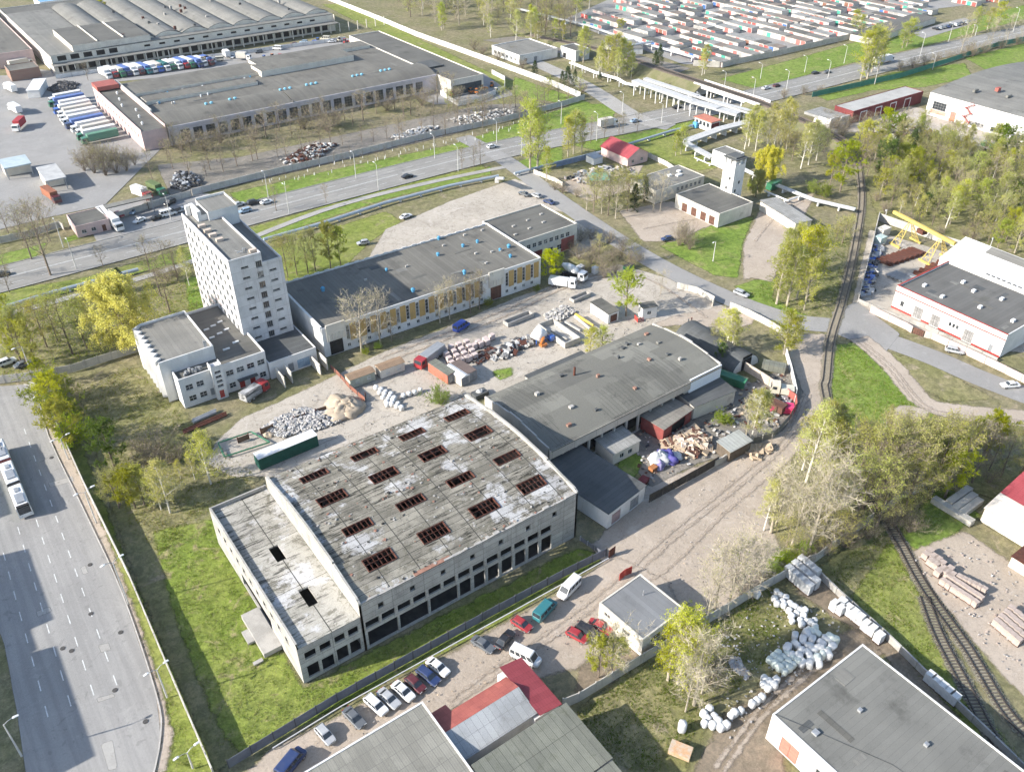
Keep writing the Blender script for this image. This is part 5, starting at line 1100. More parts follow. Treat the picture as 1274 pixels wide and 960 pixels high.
# ------------------------------------------------------------------ depot beyond the avenue
def barrel(mb, x0, x1, y0, y1, z, rise, n=10, m=0):
    """low vault whose axis runs along y"""
    P = []
    for i in range(n+1):
        t = i/n; P.append((x0+(x1-x0)*t, z+rise*(1-(2*t-1)**2)))
    for (a, za), (b, zb) in zip(P, P[1:]): mb.face([(a, y0, za), (b, y0, zb), (b, y1, zb), (a, y1, za)], m)
    for yy in (y0, y1): mb.faces([(p[0], yy, p[1]) for p in P]+[(x1, yy, z-.2), (x0, yy, z-.2)], [tuple(range(len(P)+2))], m+1)
def pinkshop():
    root = thing('west_wing_workshop', 'low pink side wing with long grey roof beside the parked trailers', 'workshop', (75, 345, 0)); H = 7.6
    wo = [(4+4.2*i, 5.2+4.2*i, 4, 5.4, ('win', 2, 1, FRAMEG)) for i in range(15)]
    mb = MB(); wall_side(mb, (0, 0), 0, 9.5, 0, H, []); wall_side(mb, (0, 69), R(270), 69, 0, H, wo); wall_side(mb, (9.5, 69), R(180), 9.5, 0, H, []); wall_side(mb, (9.5, 0), R(90), 69, 0, H, []); mb.build('wall', PINKW, root)
    r = MB(); r.box(.02, .02, H-.06, 9.48, 68.9, H); r.build('roof', FELT, root)
    p = MB(); p.box(-.03, 0, H-.02, .25, 69, H+.5); p.box(9.2, 0, H-.02, 9.53, 69, H+1.0); p.build('parapet', PINKW, root); q = MB(); q.box(-.04, 60, H+.5, 9, 69.04, H+2.2); q.build('red_upper_wall', REDTILE, root)
    for o in wo: fill(root, (0, 69), R(270), o)
    for i in range(6): fan(root, 3+1.5*(i % 3), 8+9*i, H-.02, .5, 1.2, METALW)
    root = thing('pink_workshop', 'long pale pink workshop with tall dark windows and arched grey roof across the avenue', 'workshop', (85, 345, 0)); W, D = 121.5, 20; H = 7.4
    ops = [(4.5+5.05*i, 8.2+5.05*i, 1.0, 5.4, ('win', 3, 4, FRAMEG)) for i in range(22)]
    mb = MB(); wall_side(mb, (0, 0), 0, W, 0, H, ops, .3); wall_side(mb, (W, 0), R(90), D, 0, H, []); wall_side(mb, (W, D), R(180), W, 0, H, []); wall_side(mb, (0, D), R(270), D, 0, H, []); mb.box(.6, .6, .1, W-.6, D-.6, H-.4, 1); mb.build('wall', [LILAC, DARKIN], root)
    for o in ops: fill(root, (0, 0), 0, o)
    r = MB(); n = 8; P = [(D*i/n, H+2.0*(1-(2*i/n-1)**2)) for i in range(n+1)]
    for x0, x1 in ((0, 52), (52.4, W)):
        for (a, za), (b, zb) in zip(P, P[1:]): r.face([(x0, a, za), (x1, a, za), (x1, b, zb), (x0, b, zb)])
        for xx in (x0, x1): r.faces([(xx, a, z) for a, z in P], [tuple(range(n+1))])
    r.box(51.95, -.1, H-.2, 52.45, D, H+.5); r.build('roof', FELTB, root)
    f = MB(); f.box(0, -.35, H-1.0, W, -.02, H+.05); f.build('fascia', LILAC, root)
    for g0 in (20, 30, 52, 64, 86, 100): 
        for k in range(3 if g0 > 50 else 2): fan(root, g0+k*2.2, 12, H+1.8, .7, 1.0, mat('sky_vent', (.22, .48, .62), (.16, .38, .5), 1) if 'sky_vent' not in bpy.data.materials else bpy.data.materials['sky_vent'])
    root = thing('stepped_workshop', 'stepped grey-roofed middle hall behind the pink workshop with a raised monitor', 'workshop', (85, 365.2, 0))
    mb = MB(); mb.box(0, .02, 0, 121, 49, 7.0); mb.build('wall', LILAC, root)
    r = MB(); r.box(0, 0, 7.0, 121, 49, 7.2); r.build('roof', FELTB, root)
    r = MB()
    for (x0, x1, y0, y1, z, h) in ((56, 102, 22, 34, 7.2, 2.6), (2, 50, 12, 20, 7.2, 1.4), (0, 60, 26, 40, 7.2, 1.2), (60, 119, 38, 48, 7.2, 1.5)):
        r.box(x0, y0, z, x1, y1, z+h, 1, 0)
    r.build('roof_monitor', [FELTB, CREAMW], root)
    g = random.Random(9)
    for i in range(16): fan(root, g.uniform(4, 54), g.uniform(2, 25), 7.15, .35, 1.1, g.choice([METALW, BLUEV, CONC]))
    b = MB(); b.box(-.4, -1, 7.2, .3, 49, 9.2); b.build('fire_wall', CREAMW, root)
    felt_patches(root, 118, 46, 7.2, 14, 7)
    b = building('north_wing_workshop', 'long pale end wing with flat felt roof beside the white boundary wall', 'workshop', (207, 333.5, 0, 17.5, 98), 6.8, CREAMW, FELT, .4,
                 {'S': [(1, 16.5, .3, 4.6, ('door', mat('dark_glazed_gate', (.06, .08, .09), (.04, .05, .06), 1), 4))], 'W': [(6, 9, .1, 4.5, ('door', DOORG, 2)), (12, 15, .1, 4.5, ('door', DOORG, 2))]})
    q = MB(); q.box(2, 22, 6.8, 10, 33, 7.6); q.build('roof_hatch', FELTD, b)
pinkshop()
def vaulthouse():
    x0, y0 = 71, 473; W, D = 148, 108
    root = thing('vaulted_warehouse', 'huge warehouse with a row of low vaulted roofs and a loading dock under a canopy', 'warehouse', (x0, y0, 0)); H = 8.4
    mb = MB(); ops = [(2.0+4.6*i, 5.4+4.6*i, .9, 3.9, ('hole',)) for i in range(31)]
    wall_side(mb, (0, 0), 0, W, 0, 4.6, ops, .4); wall_side(mb, (0, 1.6), 0, W, 4.6, H, [(44+7.5*i, 47+7.5*i, 6.2, 7.2, ('hole',)) for i in range(13)]+[(3+6.0*i, 7.0+6.0*i, 5.6, 7.9, ('hole',)) for i in range(5)], .3)
    wall_side(mb, (W, 0), R(90), D, 0, H, []); wall_side(mb, (0, D), R(270), D, 0, H, []); wall_side(mb, (W, D), R(180), W, 0, H, []); mb.box(.5, .6, 0, W-.5, D-.5, 4.4, 1); mb.box(.5, 2.2, 4.4, W-.5, D-.5, H-.4, 1)
    mb.build('wall', [CREAMW, DARKIN], root)
    c = MB(); c.box(-.5, -4.4, 4.6, W+.5, 1.58, 4.9); c.build('dock_canopy', FELTL, root)
    k = MB(); 
    for i in range(32): k.box(3+5.6*i, -4.2, 0, 3.4+5.6*i, -3.8, 4.6)
    k.build('canopy_post', CREAMW, root)
    r = MB(); w = (W-24)/9
    r.box(0, 1.6, H, 24, D, H+.1)
    for i in range(9): barrel(r, 24+w*i, 24+w*(i+1)-.3, 7, D, H+.4, 2.0)
    r.box(24, 1.6, H-.1, W, 7, H+.3); r.build('roof', [FELTL, CREAMW], root)
    h = MB(); h.box(11, 2.4, H, 48, 42, H+3.0, 1, 0); h.box(23, 4, H+3, 23.4, 42, H+3.6, 1); h.box(35.5, 4, H+3, 36, 42, H+3.6, 1); h.build('raised_block', [FELT, CREAMW], root)
    g = random.Random(3)
    for i in range(20): vent(root, 30+g.uniform(0, 112), 10+g.uniform(0, 60), H+1.6, (1.2, 1.2, 1.6), g.choice([FELTD, RUST, CONC]))
    f = MB()
    for i in range(9):
        a = 24+w*i
        for q in range(8):
            t0, t1 = q/8, (q+1)/8; f.tube((a+w*t0, 7.2, H+.5+2*(1-(2*t0-1)**2)), (a+w*t1, 7.2, H+.5+2*(1-(2*t1-1)**2)), .18, .18, 4)
    f.build('vault_edge', FELTD, root)
    b = building('pink_store', 'long pale pink low store behind the vaulted warehouse in the far corner', 'store', (50, 500, 0, 18, 130), 6.5, PINKW, FELTB, .5)
    b = building('flat_store', 'flat grey-roofed low store at the far left corner', 'store', (72, 588, 0, 60, 22), 6, CREAMW, FELT, .4)
    for i, (a, c, w_, d_, h_, wm, rm, l) in enumerate(((96, 620, 30, 20, 5, METALW, mat('blue_sheet', (.18, .35, .55), (.14, .3, .48), .5), 'blue-roofed far shed on the top edge'), (140, 600, 22, 18, 6, CREAMW, FELTL, 'pale far block behind the vaulted roofs'), (205, 592, 40, 24, 7, mat('turquoise_wall', (.25, .5, .55), (.2, .42, .48), .5), METALW, 'turquoise-walled far hall on the top edge'))):
        building('far_shed', l, 'shed', (a, c, 0, w_, d_), h_, wm, rm, .2)
    building('brick_annex', 'low red-brown annex with small roof at the far left gate', 'shed', (52, 474, 0, 13, 12), 4.5, BRICK, FELTB, .3)
vaulthouse()
building('gatehouse', 'low pinkish gatehouse with grey roof beside the depot gate', 'gatehouse', (34.8, 281, 0, 10.2, 11), 3.6, PINKW, FELT, .2, {'S': [(7.6, 8.8, .1, 2.3, ('door', DOORB, 1)), (1.5, 2.9, 1, 2.2, ('win', 2, 1)), (4.4, 5.8, 1, 2.2, ('win', 2, 1))]})
t = thing('gate_canopy', 'thin flat canopy on posts across the depot gate', 'canopy', (46.0, 287, 0)); q = MB(); q.box(0, 0, 4.6, 15, 3, 4.9); q.build('roof', FELTL, t)
for a, b in ((.3, .3), (14.4, .3), (.3, 2.5), (14.4, 2.5)):
    q = MB(); q.box(a, b, 0, a+.25, b+.25, 4.6); q.build('post', METALG, t)
for i, (x, y, w, d, l) in enumerate(((26.5, 345, 8.5, 10, 'open pale-blue roofed shelter left of the other depot shelter'), (36, 324, 6.0, 15, 'white and grey stepped shelter beside the dark depot shade'))):
    t = thing('depot_shelter', l, 'shelter', (x, y, 0)); q = MB(); q.box(-.3, -.3, 4.0, w+.3, d+.3, 4.4); q.build('roof', mat('pale_sheet_top', (.46, .46, .45), (.38, .38, .375), .4) if i else mat('pale_blue_roof', (.42, .49, .52), (.36, .43, .46), .4), t); q = MB(); q.box(0, d*.35, 0, w, d, 3.98); q.build('wall', CREAMW, t)
    for a in (0.1, w-.4):
        q = MB(); q.box(a, .1, 0, a+.3, .4, 4); q.build('post', METALG, t)
shed('depot_booth', 'small white-roofed booth inside the depot beside the tyre heap', (32.7, 113), (48, 112), (36, 100), 3.4, WHITEW, METALW)
building('hedge_store', 'white low store with flat roof in the trees behind the boundary wall', 'store', (262, 357, 0, 24, 24), 4.2, WHITEW, FELTL, .4, {'W': [(2+3.5*i, 4+3.5*i, 1.2, 2.6, WF) for i in range(6)], 'S': [(3, 5, 1.2, 2.6, WF), (9, 11, .1, 2.6, ('door', DOORG, 2))]})
building('hedge_store', 'small pale block with dark doors right of the white low store', 'store', (288, 345, 0, 9, 12), 5.0, WHITEW, FELT, .3, {'W': [(2, 4.5, .1, 2.6, ('door', DARKIN, 2))], 'S': [(2, 4, .1, 2.6, ('door', DOORG, 1))]})
# ------------------------------------------------------------------ garages
def garages():
    cols = [(.62, .60, .57), (.55, .47, .44), (.45, .10, .09), (.56, .16, .14), (.08, .36, .27), (.07, .16, .38), (.25, .12, .08), (.60, .58, .55), (.62, .45, .42), (.34, .33, .31)]
    dm = [mat('garage_door', c, None, 2, grain=.1) for c in cols]
    WG = mat('garage_wall', (.52, .49, .46), (.44, .41, .38), .3, stain=(.33, .30, .28))
    roofs = [FELTL, mat('garage_roof', (.27, .255, .23), (.22, .21, .19), .2, stain=(.15, .14, .13), ssc=.3), SLATE, FELT, mat('garage_roof_brown', (.25, .205, .17), (.2, .165, .14), .2, stain=(.14, .12, .1), ssc=.3)]
    poly = [(722, 22), (775, -12), (1290, -40), (1265, -6), (1180, 12), (1130, 24), (1066, 43), (893, 79), (858, 76), (800, 58)]
    P2 = np.array([(p[0], p[1]) for p in poly]); g = random.Random(12); n = 0
    for i in range(32):
        x = 340+10.8*i; y = 290+g.uniform(0, 10)
        while y < 520:
            L = 3.3*g.choice([4, 6, 8, 10, 12]); x2 = x+g.uniform(-.6, .6)
            pa = [PR((x2+3, y+L*k, 2)) for k in (0.02, .25, .5, .75, .98)]
            if all(sdist([p], P2)[0] > -1.5 for p in pa):
                m = MB(); wall = g.choice([0, 0, 0, 1]); k = int(L/3.3); q = 0
                while q < k:
                    c = min(k-q, g.choice([1, 2, 2, 3, 4, 6])); h = g.uniform(2.3, 3.0); ro = g.choices(range(5), [3, 4, 2, 4, 2])[0]; y0_, y1_ = q*3.3, (q+c)*3.3-.03; dx = g.uniform(-.25, .25)
                    m.box(dx, y0_, 0, 6.1+dx, y1_, h, 5, ro); m.box(dx-.25, y0_-.05, h, 6.3+dx, y1_+.02, h+.13, ro)
                    for w in range(c):
                        ci = g.choices(range(10), [4, 3, 3, 4, 3, 1.5, 2, 4, 3, 3])[0]; m.box(dx-.06, (q+w)*3.3+.3, .05, dx-.01, (q+w)*3.3+2.95, 2.25, 6+ci)
                    q += c
                o = m.build('garage_row', roofs+[WG if wall == 0 else CREAMW]+dm, None, (x2, y, 0))
                o['category'] = 'garages'; rank(o, '{o} low garage row of the colony beyond the avenue, from the left', 'lock-up garage rows of the colony'); n += 1
            y += L+g.choice([1.5, 3, 5, 7])
    return n
NG = garages()
shed('garage_block', 'long grey flat garage block at the right end of the colony', (1085, 48), (1165, 22), (1060, 42), 3.2, CREAMW, FELT, cat='garages')
shed('garage_block', 'small cream garage block nearest the left corner of the colony', (762, 62), (800, 60), (755, 52), 3.0, WHITEW, FELTL, cat='garages')
# ------------------------------------------------------------------ right side far
def redshed():
    fr = frame((1062, 139), (1149, 114), (1135, 105), 5)
    root = building('dark_red_shed', 'long dark red shed with white door frames and pale roof on the right', 'shed', fr, 5.0, REDB, mat('pale_sheet_roof', (.42, .41, .385), (.36, .35, .33), .2, stain=(.3, .29, .27), ssc=.2), .12, {'S': [(5.5+10*i, 9+10*i, .1, 3.6, ('door', REDB, 2)) for i in range(4)]})
    for i in range(4):
        q = MB(); a = 5.5+10*i
        q.box(a-.4, -.08, 0, a-.02, -.01, 4.0); q.box(a+3.52, -.08, 0, a+3.9, -.01, 4.0); q.box(a-.02, -.08, 3.62, a+3.52, -.01, 4.0); q.build('door_frame', METALW, root)
    t = thing('crumbling_annex', 'crumbling whitewashed annex at the left end of the dark red shed', 'ruin', (fr[0]-13, fr[1]+1, 0)); q = MB(); q.box(0, 0, 0, 12.4, 8, 2.4); q.box(0, 0, 2.4, 5, .4, 4.2); q.box(0, .4, 2.4, .4, 6, 3.8); q.box(7, 0, 2.4, 12.4, .4, 3.6); q.build('wall', WHITEW, t); q = MB(); q.box(1, .6, 2.42, 12, 14, 3.4); q.build('roof', SLATE, t)
redshed()
def whitehall():
    root = thing('salmon_white_hall', 'large white hall with arched grey roof and red zigzag fire stairs', 'hall', (358, 110, 0)); D, W, H, rise = 85.5, 80, 9.2, 2.6
    mb = MB(); ops = [(2.5, 8.5, 3.0, 6.2, ('win', 5, 3, FRAMEG)), (11, 13.5, .1, 4.0, ('door', mat('salmon_door', (.55, .22, .17), (.48, .18, .14), 1), 2)), (19.5, 26, .8, 2.6, ('win', 5, 1, FRAMEG)), (29, 35, .8, 2.6, ('win', 5, 1, FRAMEG)), (38, 44, .8, 2.6, ('win', 5, 1, FRAMEG))]
    wall_side(mb, (0, D), R(270), D, 0, H, ops, .3)
    n = 14; P = [(W*i/n, H+rise*(1-(2*i/n-1)**2)) for i in range(n+1)]
    for yy in (0, D): mb.faces([(0, yy, 0)]+[(x, yy, z) for x, z in P]+[(W, yy, 0)], [tuple(range(n+3))])
    mb.face([(W, 0, 0), (W, D, 0), (W, D, H), (W, 0, H)]); mb.build('wall', WHITEW, root)
    for o in ops: fill(root, (0, D), R(270), o)
    q = MB(); q.box(-.06, D-9.2, 1.2, -.01, D-2.2, 2.8); q.build('salmon_panel', mat('salmon_panel', (.58, .30, .24), (.5, .25, .2), .7), root)
    r = MB()
    for (a, za), (b, zb) in zip(P, P[1:]): r.face([(a, -.2, za+.06), (b, -.2, zb+.06), (b, D+.2, zb+.06), (a, D+.2, za+.06)])
    r.build('roof', FELTL, root)
    s = MB()
    for i in range(5):
        y0, y1 = (D-17.2, D-19.4) if i % 2 == 0 else (D-19.4, D-17.2); z0 = .2+1.75*i
        for xx in (-1.15, -.3): s.tube((xx, y0, z0+.1), (xx, y1, z0+1.75), .09, .09, 4); s.tube((xx, y0, z0+1.0), (xx, y1, z0+2.65), .04, .04, 4)
        for k in range(6): t = (k+.5)/6; s.box(-1.1, y0+(y1-y0)*t-.12, z0+.1+1.65*t, -.3, y0+(y1-y0)*t+.12, z0+.14+1.65*t)
        s.box(-1.2, min(y1, y1+(.8 if i % 2 else -.8)), z0+1.72, -.1, max(y1, y1+(.8 if i % 2 else -.8)), z0+1.8)
    for yy in (D-16.4, D-20.2): s.tube((-1.15, yy, 0), (-1.15, yy, 8.8), .06, .06, 4)
    s.build('fire_stairs', REDP, root)
    for (a, b) in ((14, 60), (22, 55), (10, 72)): vent(root, a, b, H+1.8, (3, 1, .9), FELTL)
    vent(root, 16, 66, H+2.4, (2.2, 1.4, 1.4), REDTILE)
    t = thing('red_machine', 'red loading machine with pale bunker beside the arched grey roof', 'machine', (440, 188, 0)); q = MB(); q.box(0, 0, 0, 4, 3, 4); q.box(-4, .5, 2.2, 0, 2.5, 3.2); q.box(1, 1, 4, 3, 2, 7); q.build('body', REDTILE, t); q = MB(); q.box(-9, 0, 0, -4.4, 3, 2.4); q.build('bunker', METALW, t)
whitehall()
# ------------------------------------------------------------------ yard with offices, water tower, small houses
building('pump_garage', 'cream flat-roofed garage block with four brown doors under the water tower', 'garage', (203, 168.8, 0, 15.8, 19.4), 4.6, CREAMW, FELT, .2, {'W': [(3.2, 5.6, .1, 3.0, ('door', DOORB, 2)), (7.4, 9.8, .1, 3.0, ('door', DOORB, 2)), (11.6, 14, .1, 3.0, ('door', DOORB, 2)), (15.4, 17.8, .1, 3.0, ('door', DOORB, 2))]})
def watertower():
    g = G(895, 236, 4.5); root = thing('brick_tower', 'square whitewashed brick tower with open belfry top and flat cap', 'tower', (g.x+.3, g.y-5.0, 0))
    m = MB(); m.box(0, 0, 0, 5, 5, 14.2); m.build('wall', WHITEW, root)
    for (a, b) in ((2.2, 5.5), (1.2, 9.0)):
        q = MB(); q.box(-.05, a, b, -.01, a+.7, b+1.0); q.build('window', DARKIN, root)
    for (a, b) in ((2.6, 7.5), (1.2, 4.8), (3.0, 2.6)):
        q = MB(); q.box(a, -.05, b, a+.7, -.01, b+1.0); q.build('window', DARKIN, root)
    p = MB()
    for a in (0, 4.4):
        for b in (0, 4.4): p.box(a, b, 14.2, a+.6, b+.6, 16.0)
    p.box(2.2, 0, 14.2, 2.7, .5, 16); p.box(0, 2.2, 14.2, .5, 2.7, 16); p.box(.7, .7, 14.2, 4.3, 4.3, 15.2); p.build('belfry', WHITEW, root)
    c = MB(); c.box(-.4, -.4, 16, 5.4, 5.4, 16.25); c.box(.4, .4, 16.25, 4.6, 4.6, 16.7); c.build('roof', FELTD, root)
watertower()
building('boiler_block', 'pale block with grey roof right behind the whitewashed brick tower', 'building', (241.5, 199.3, 0, 7, 9), 5.5, WHITEW, FELTL, .2)
o2 = building('yard_office', 'low cream office with flat grey roof and a row of windows among budding trees', 'office building', (199.5, 194, 0, 23, 12.5), 4.6, CREAMW, FELTL, .15, {'S': [(9.8+2.1*i, 11+2.1*i, 2.2, 3.5, WF) for i in range(6)], 'W': [(2+2.6*i, 3.4+2.6*i, 2, 3.4, WF) for i in range(4)]})
vent(o2, 13, 7, 4.58, (1.5, 1.2, .6), METALW); vent(o2, 16, 5.5, 4.58, (2.2, 1.2, .6), METALW); vent(o2, 18.5, 8, 4.58, (1.2, 1.2, .6), METALW)
def house():
    root = thing('red_roofed_house', 'pink house with crimson metal gable roof beside the pipeline', 'house', (214.5, 224.5, 0)); W, D, H = 10, 15, 3.6
    mb = MB(); ops = [(2, 3.2, 1, 2.2, WF), (6.5, 7.7, 1, 2.2, WF)]
    wall_side(mb, (0, 0), 0, W, 0, H, ops); wall_side(mb, (0, D), R(270), D, 0, H, []); wall_side(mb, (W, 0), R(90), D, 0, H, []); wall_side(mb, (W, D), R(180), W, 0, H, [])
    for y in (0, D): mb.face([(0, y, H), (W, y, H), (W/2, y, H+2.6)])
    mb.build('wall', PINKW, root)
    for o in ops: fill(root, (0, 0), 0, o)
    r = MB(); r.faces([(-.5, -.5, H-.25), (W/2, -.5, H+2.7), (W/2, D+.5, H+2.7), (-.5, D+.5, H-.25), (W+.5, -.5, H-.25), (W+.5, D+.5, H-.25)], [(0, 1, 2, 3), (1, 4, 5, 2)]); r.build('roof', REDROOF, root)
house()
def booth():
    root = thing('gate_booth', 'raised booth with red-tiled roof at the pipeline crossing', 'booth', (267, 233, 0)); mb = MB(); mb.box(0, 0, 0, 5.2, 9, 3.8); mb.build('wall', WHITEW, root)
    for i in range(4):
        q = MB(); q.box(-.05, 1+2.0*i, 1.6, -.01, 2.3+2.0*i, 3.2); q.build('window', GLASS, root)
    q = MB(); q.box(.4, -.06, .1, 4.8, -.01, 3.2); q.build('red_gate', REDB, root); r = MB(); r.box(-.4, -.4, 3.8, 5.6, 9.4, 4.1); r.build('roof', mat('orange_red_roof', (.50, .20, .14), (.44, .17, .12), .6), root)
    q = MB(); q.box(-1.5, 6.5, .1, -.2, 8.5, 2.2); q.build('blue_cabinet', mat('bright_blue', (.12, .38, .62), (.1, .33, .55), 1), root)
booth()
shed('yard_shed', 'dark low shed with open front along the right edge of the gravel yard', (990, 278), (1010, 274), (1003, 240), 3.0, CREAMW, SLATE)
shed('blue_store', 'small grey container-like store beside the pink house', (739, 198), (750, 195), (738, 191), 2.4, METALW, METALG)
shed('teal_shelter', 'flat teal-roofed shelter in the scrap yard by the pink house', (735, 225), (758, 224), (737, 217), 2.2, mat('grey_boards', (.2, .19, .18)), mat('teal_roof', (.14, .36, .31), (.11, .3, .26), .6))

# ------------------------------------------------------------------ flats beside the wide road, left of the view: their shadow lies across it
for (y0, y1, h, l) in ((106.5, 131, 20.4, 'grey panel block of flats nearest the wide road end'), (137.5, 158, 20.9, 'grey panel block of flats beside the wide road, middle one'), (170, 182, 20.6, 'grey panel block of flats beside the bus stop end of the wide road')):
    building('block_of_flats', l, 'block of flats', (-60, y0, 0, 14, y1-y0), h, TOWERW, FELT, .3, {'E': [(1.5+3*i, 3.1+3*i, 1+3*k, 2.5+3*k, WF) for i in range(int((y1-y0)/3)) for k in range(6)]})
t = thing('stair_block', 'low stair block joining the two nearer panel blocks of flats', 'building', (-59, 131.3, 0)); q = MB(); q.box(0, 0, 0, 13, 6, 19.0); q.build('wall', TOWERW, t); q = MB(); q.box(0, 0, 19.0, 13, 6, 19.2); q.build('roof', FELT, t)
# ------------------------------------------------------------------ fences and walls
def fence(name, label, px, h=2.4, m=CONCP, pm=None, step=3.0, th=.14, cat='fence', posts=False, world=False, gap=None, foot=None, ph=.15):
    P = [Vector((p[0], p[1], 0)) for p in px] if world else [G(*p) for p in px]
    root = thing(name, label, cat, P[0]); mb = MB(); o = P[0]; pts = []
    for a, b in zip(P, P[1:]):
        L = (b-a).length; n = max(1, int(round(L/step))); d = (b-a).normalized(); ang = math.atan2(d.y, d.x)
        for i in range(n):
            s, e = a+d*(L*i/n)-o, a+d*(L*(i+1)/n)-o; c = (s+e)/2
            if gap and rnd.random() < gap: continue
            mb.cbox((c.x, c.y, rnd.uniform(-.06, 0)), ((e-s).length-.1, th, h*rnd.uniform(.97, 1.01)), ang)
            if foot: mb.cbox((c.x, c.y, 0), ((e-s).length, th+.25, foot), ang, 0)
            pts.append((s, ang))
        pts.append((b-o, ang))
    mb.build('panel', m, root)
    if pm:
        if posts == 'each':
            q = MB(); q.box(-.07, -.11, 0, .07, .11, h+ph); me_ = q.mesh('post', pm)
            for s, ang in pts[:100]: link('post', me_, root, (s.x, s.y, 0), ang)
        else:
            q = MB()
            for s, ang in pts: q.cbox((s.x, s.y, 0), (.16, .24, h+ph), ang)
            q.build('post', pm, root)
    return root
BLUEGREY = mat('blue_grey_sheet', (.17, .18, .21), (.13, .14, .17), .5, stain=(.10, .10, .12), ssc=.4, rough=.6)
GREENF = mat('green_fence_paint', (.07, .25, .19), (.05, .2, .15), .6)
fence('sheet_fence', 'dark blue-grey sheet fence between the overgrown strip and parked cars', [(285, 955), (420, 872), (600, 772), (700, 718), (754, 691)], 2.1, BLUEGREY, FELTD, 3.4, .06, posts='each')
t = thing('pipe_rail', 'long white pipe rail along the foot of the dark sheet fence', 'rail', G(340, 932)); mb = MB(); P = [G(340, 932), G(425, 880), (G(600, 783)), G(700, 728), G(757, 696)]
for a, b in zip(P, P[1:]): mb.tube(a-P[0]+Vector((0, 0, .45)), b-P[0]+Vector((0, 0, .45)), .09, .09, 6)
mb.build('pipe', METALW, t)
q = MB()
for a in P:
    a = a-P[0]; q.box(a.x-.06, a.y-.06, 0, a.x+.06, a.y+.06, .45)
q.build('post', METALG, t)
fence('concrete_wall', 'tall pale concrete boundary wall casting a broad shadow on the meadow', [(40, 487), (52, 490), (62, 508), (108, 610), (163, 722), (215, 845), (268, 968)], 2.9, CONCP, CONC, 4.0, .16, cat='wall', posts='each', ph=.03)
fence('panel_fence', 'grey concrete panel fence across the park below the yellow willow', [(-10, 478), (40, 472), (90, 463), (172, 437)], 2.2, CONCP, CONC, 3.2, .12, posts='each')
fence('panel_fence', 'patched concrete panel fence dividing the bag yard from the dirt lane', [(700, 880), (720, 872), (800, 823), (880, 775), (930, 745), (1005, 702), (1012, 700)], 2.4, CONCP, CONC, 3.2, .14, posts='each')
fence('panel_fence', 'broken concrete fence under the railway trees', [(1012, 700), (1060, 665), (1120, 622), (1190, 590)], 2.3, CONCP, CONC, 3.2, .14, gap=.12)
fence('block_wall', 'low concrete wall along the right side of the bag yard', [(1005, 704), (1040, 738), (1100, 792), (1160, 850), (1290, 975)], 1.5, CONC, None, 4, .3, cat='wall')
fence('avenue_wall', 'long grey panel wall along the far side of the avenue', [(240, 243), (330, 220), (430, 197), (540, 170), (625, 152), (700, 132), (727, 124)], 2.3, mat('grey_white_panel', (.50, .49, .47), (.42, .41, .4), .4, stain=(.33, .32, .31)), CONC, 3.5, .14)
fence('avenue_wall', 'panel wall behind the parked cars right of the depot gate', [(146, 272), (190, 258), (238, 244)], 2.2, CONCP, CONC, 3.2, .14)
fence('avenue_wall', 'pale panel wall left of the pinkish gatehouse', [(-10, 305), (40, 294), (75, 283), (80, 286)], 2.2, CONCP, CONC, 3.2, .14)
fence('white_wall', 'very long whitish boundary wall running back from the avenue', [(395, -5), (470, 25), (520, 46), (620, 82), (690, 108), (722, 122)], 2.6, WHITEW, None, 6, .16, cat='wall')
fence('white_wall', 'white wall curving round the truck yard across the avenue', [(548, 118), (570, 132), (600, 125), (628, 112), (628, 100), (612, 92)], 2.0, WHITEW, None, 4, .16, cat='wall')
fence('green_fence', 'dark green fence along the avenue on the right', [(1010, 121), (1060, 110), (1120, 97), (1180, 78), (1240, 58), (1290, 48)], 2.4, GREENF, None, 4, .1)
fence('colony_wall', 'grey wall closing the garage colony towards the avenue', [(862, 82), (895, 84), (960, 71), (1060, 48)], 2.8, CONCP, None, 6, .2, cat='wall')
fence('depot_wall', 'white wall in front of the loading dock', [(70, 98), (110, 92), (250, 74), (430, 50)], 1.8, WHITEW, CONC, 6, .16, cat='wall')
fence('cream_wall', 'cream wall with dark patches along the service road right of the tower yard', [(842, 358), (868, 365), (888, 376), (886, 381)], 1.9, CREAMW, None, 4, .2, cat='wall')
fence('cream_wall', 'cream wall running beside the service road behind the hangar', [(908, 383), (930, 392), (960, 408), (985, 425)], 1.9, CREAMW, CONC, 4, .2, cat='wall')
fence('white_fence', 'white fence bending round the hangar yard corner', [(976, 437), (984, 465), (990, 492), (988, 500)], 2.0, WHITEW, None, 4, .12)
fence('red_fence', 'rust-red sheet fence round the tip of the hangar yard', [(978, 492), (989, 500), (990, 510), (982, 522)], 2.2, REDTILE, None, 3, .08)
fence('dark_board_fence', 'dark board fence along the dirt lane below the scrap yard', [(807, 625), (840, 607), (880, 585), (893, 577)], 2.2, mat('dark_boards', (.10, .09, .08), (.07, .063, .057), 1, seams=(.2, 9), wall=True), None, 3, .08)
fence('concrete_block_fence', 'light concrete blocks along the dirt lane next to the metal shelter', [(889, 580), (908, 569)], 1.6, CONCP, None, 2.5, .3, cat='wall')
fence('mesh_fence', 'thin dark fence at the lower edge of the hangar yard', [(936, 551), (960, 545), (975, 530), (985, 518)], 1.6, mat('dull_mesh', (.25, .24, .21)), CONC, 3, .05)
fence('sand_wall', 'sand-coloured precast wall beside the parked white truck', [(922, 458), (945, 472), (968, 487)], 2.4, SAND, None, 3, .2, cat='wall')
fence('pink_wall', 'low pink wall with end piers along the white and red hall', [(1082, 388), (1128, 410), (1134, 414)], 2.0, mat('pink_render', (.60, .47, .42), (.52, .41, .37), .4), None, 5, .25, cat='wall')
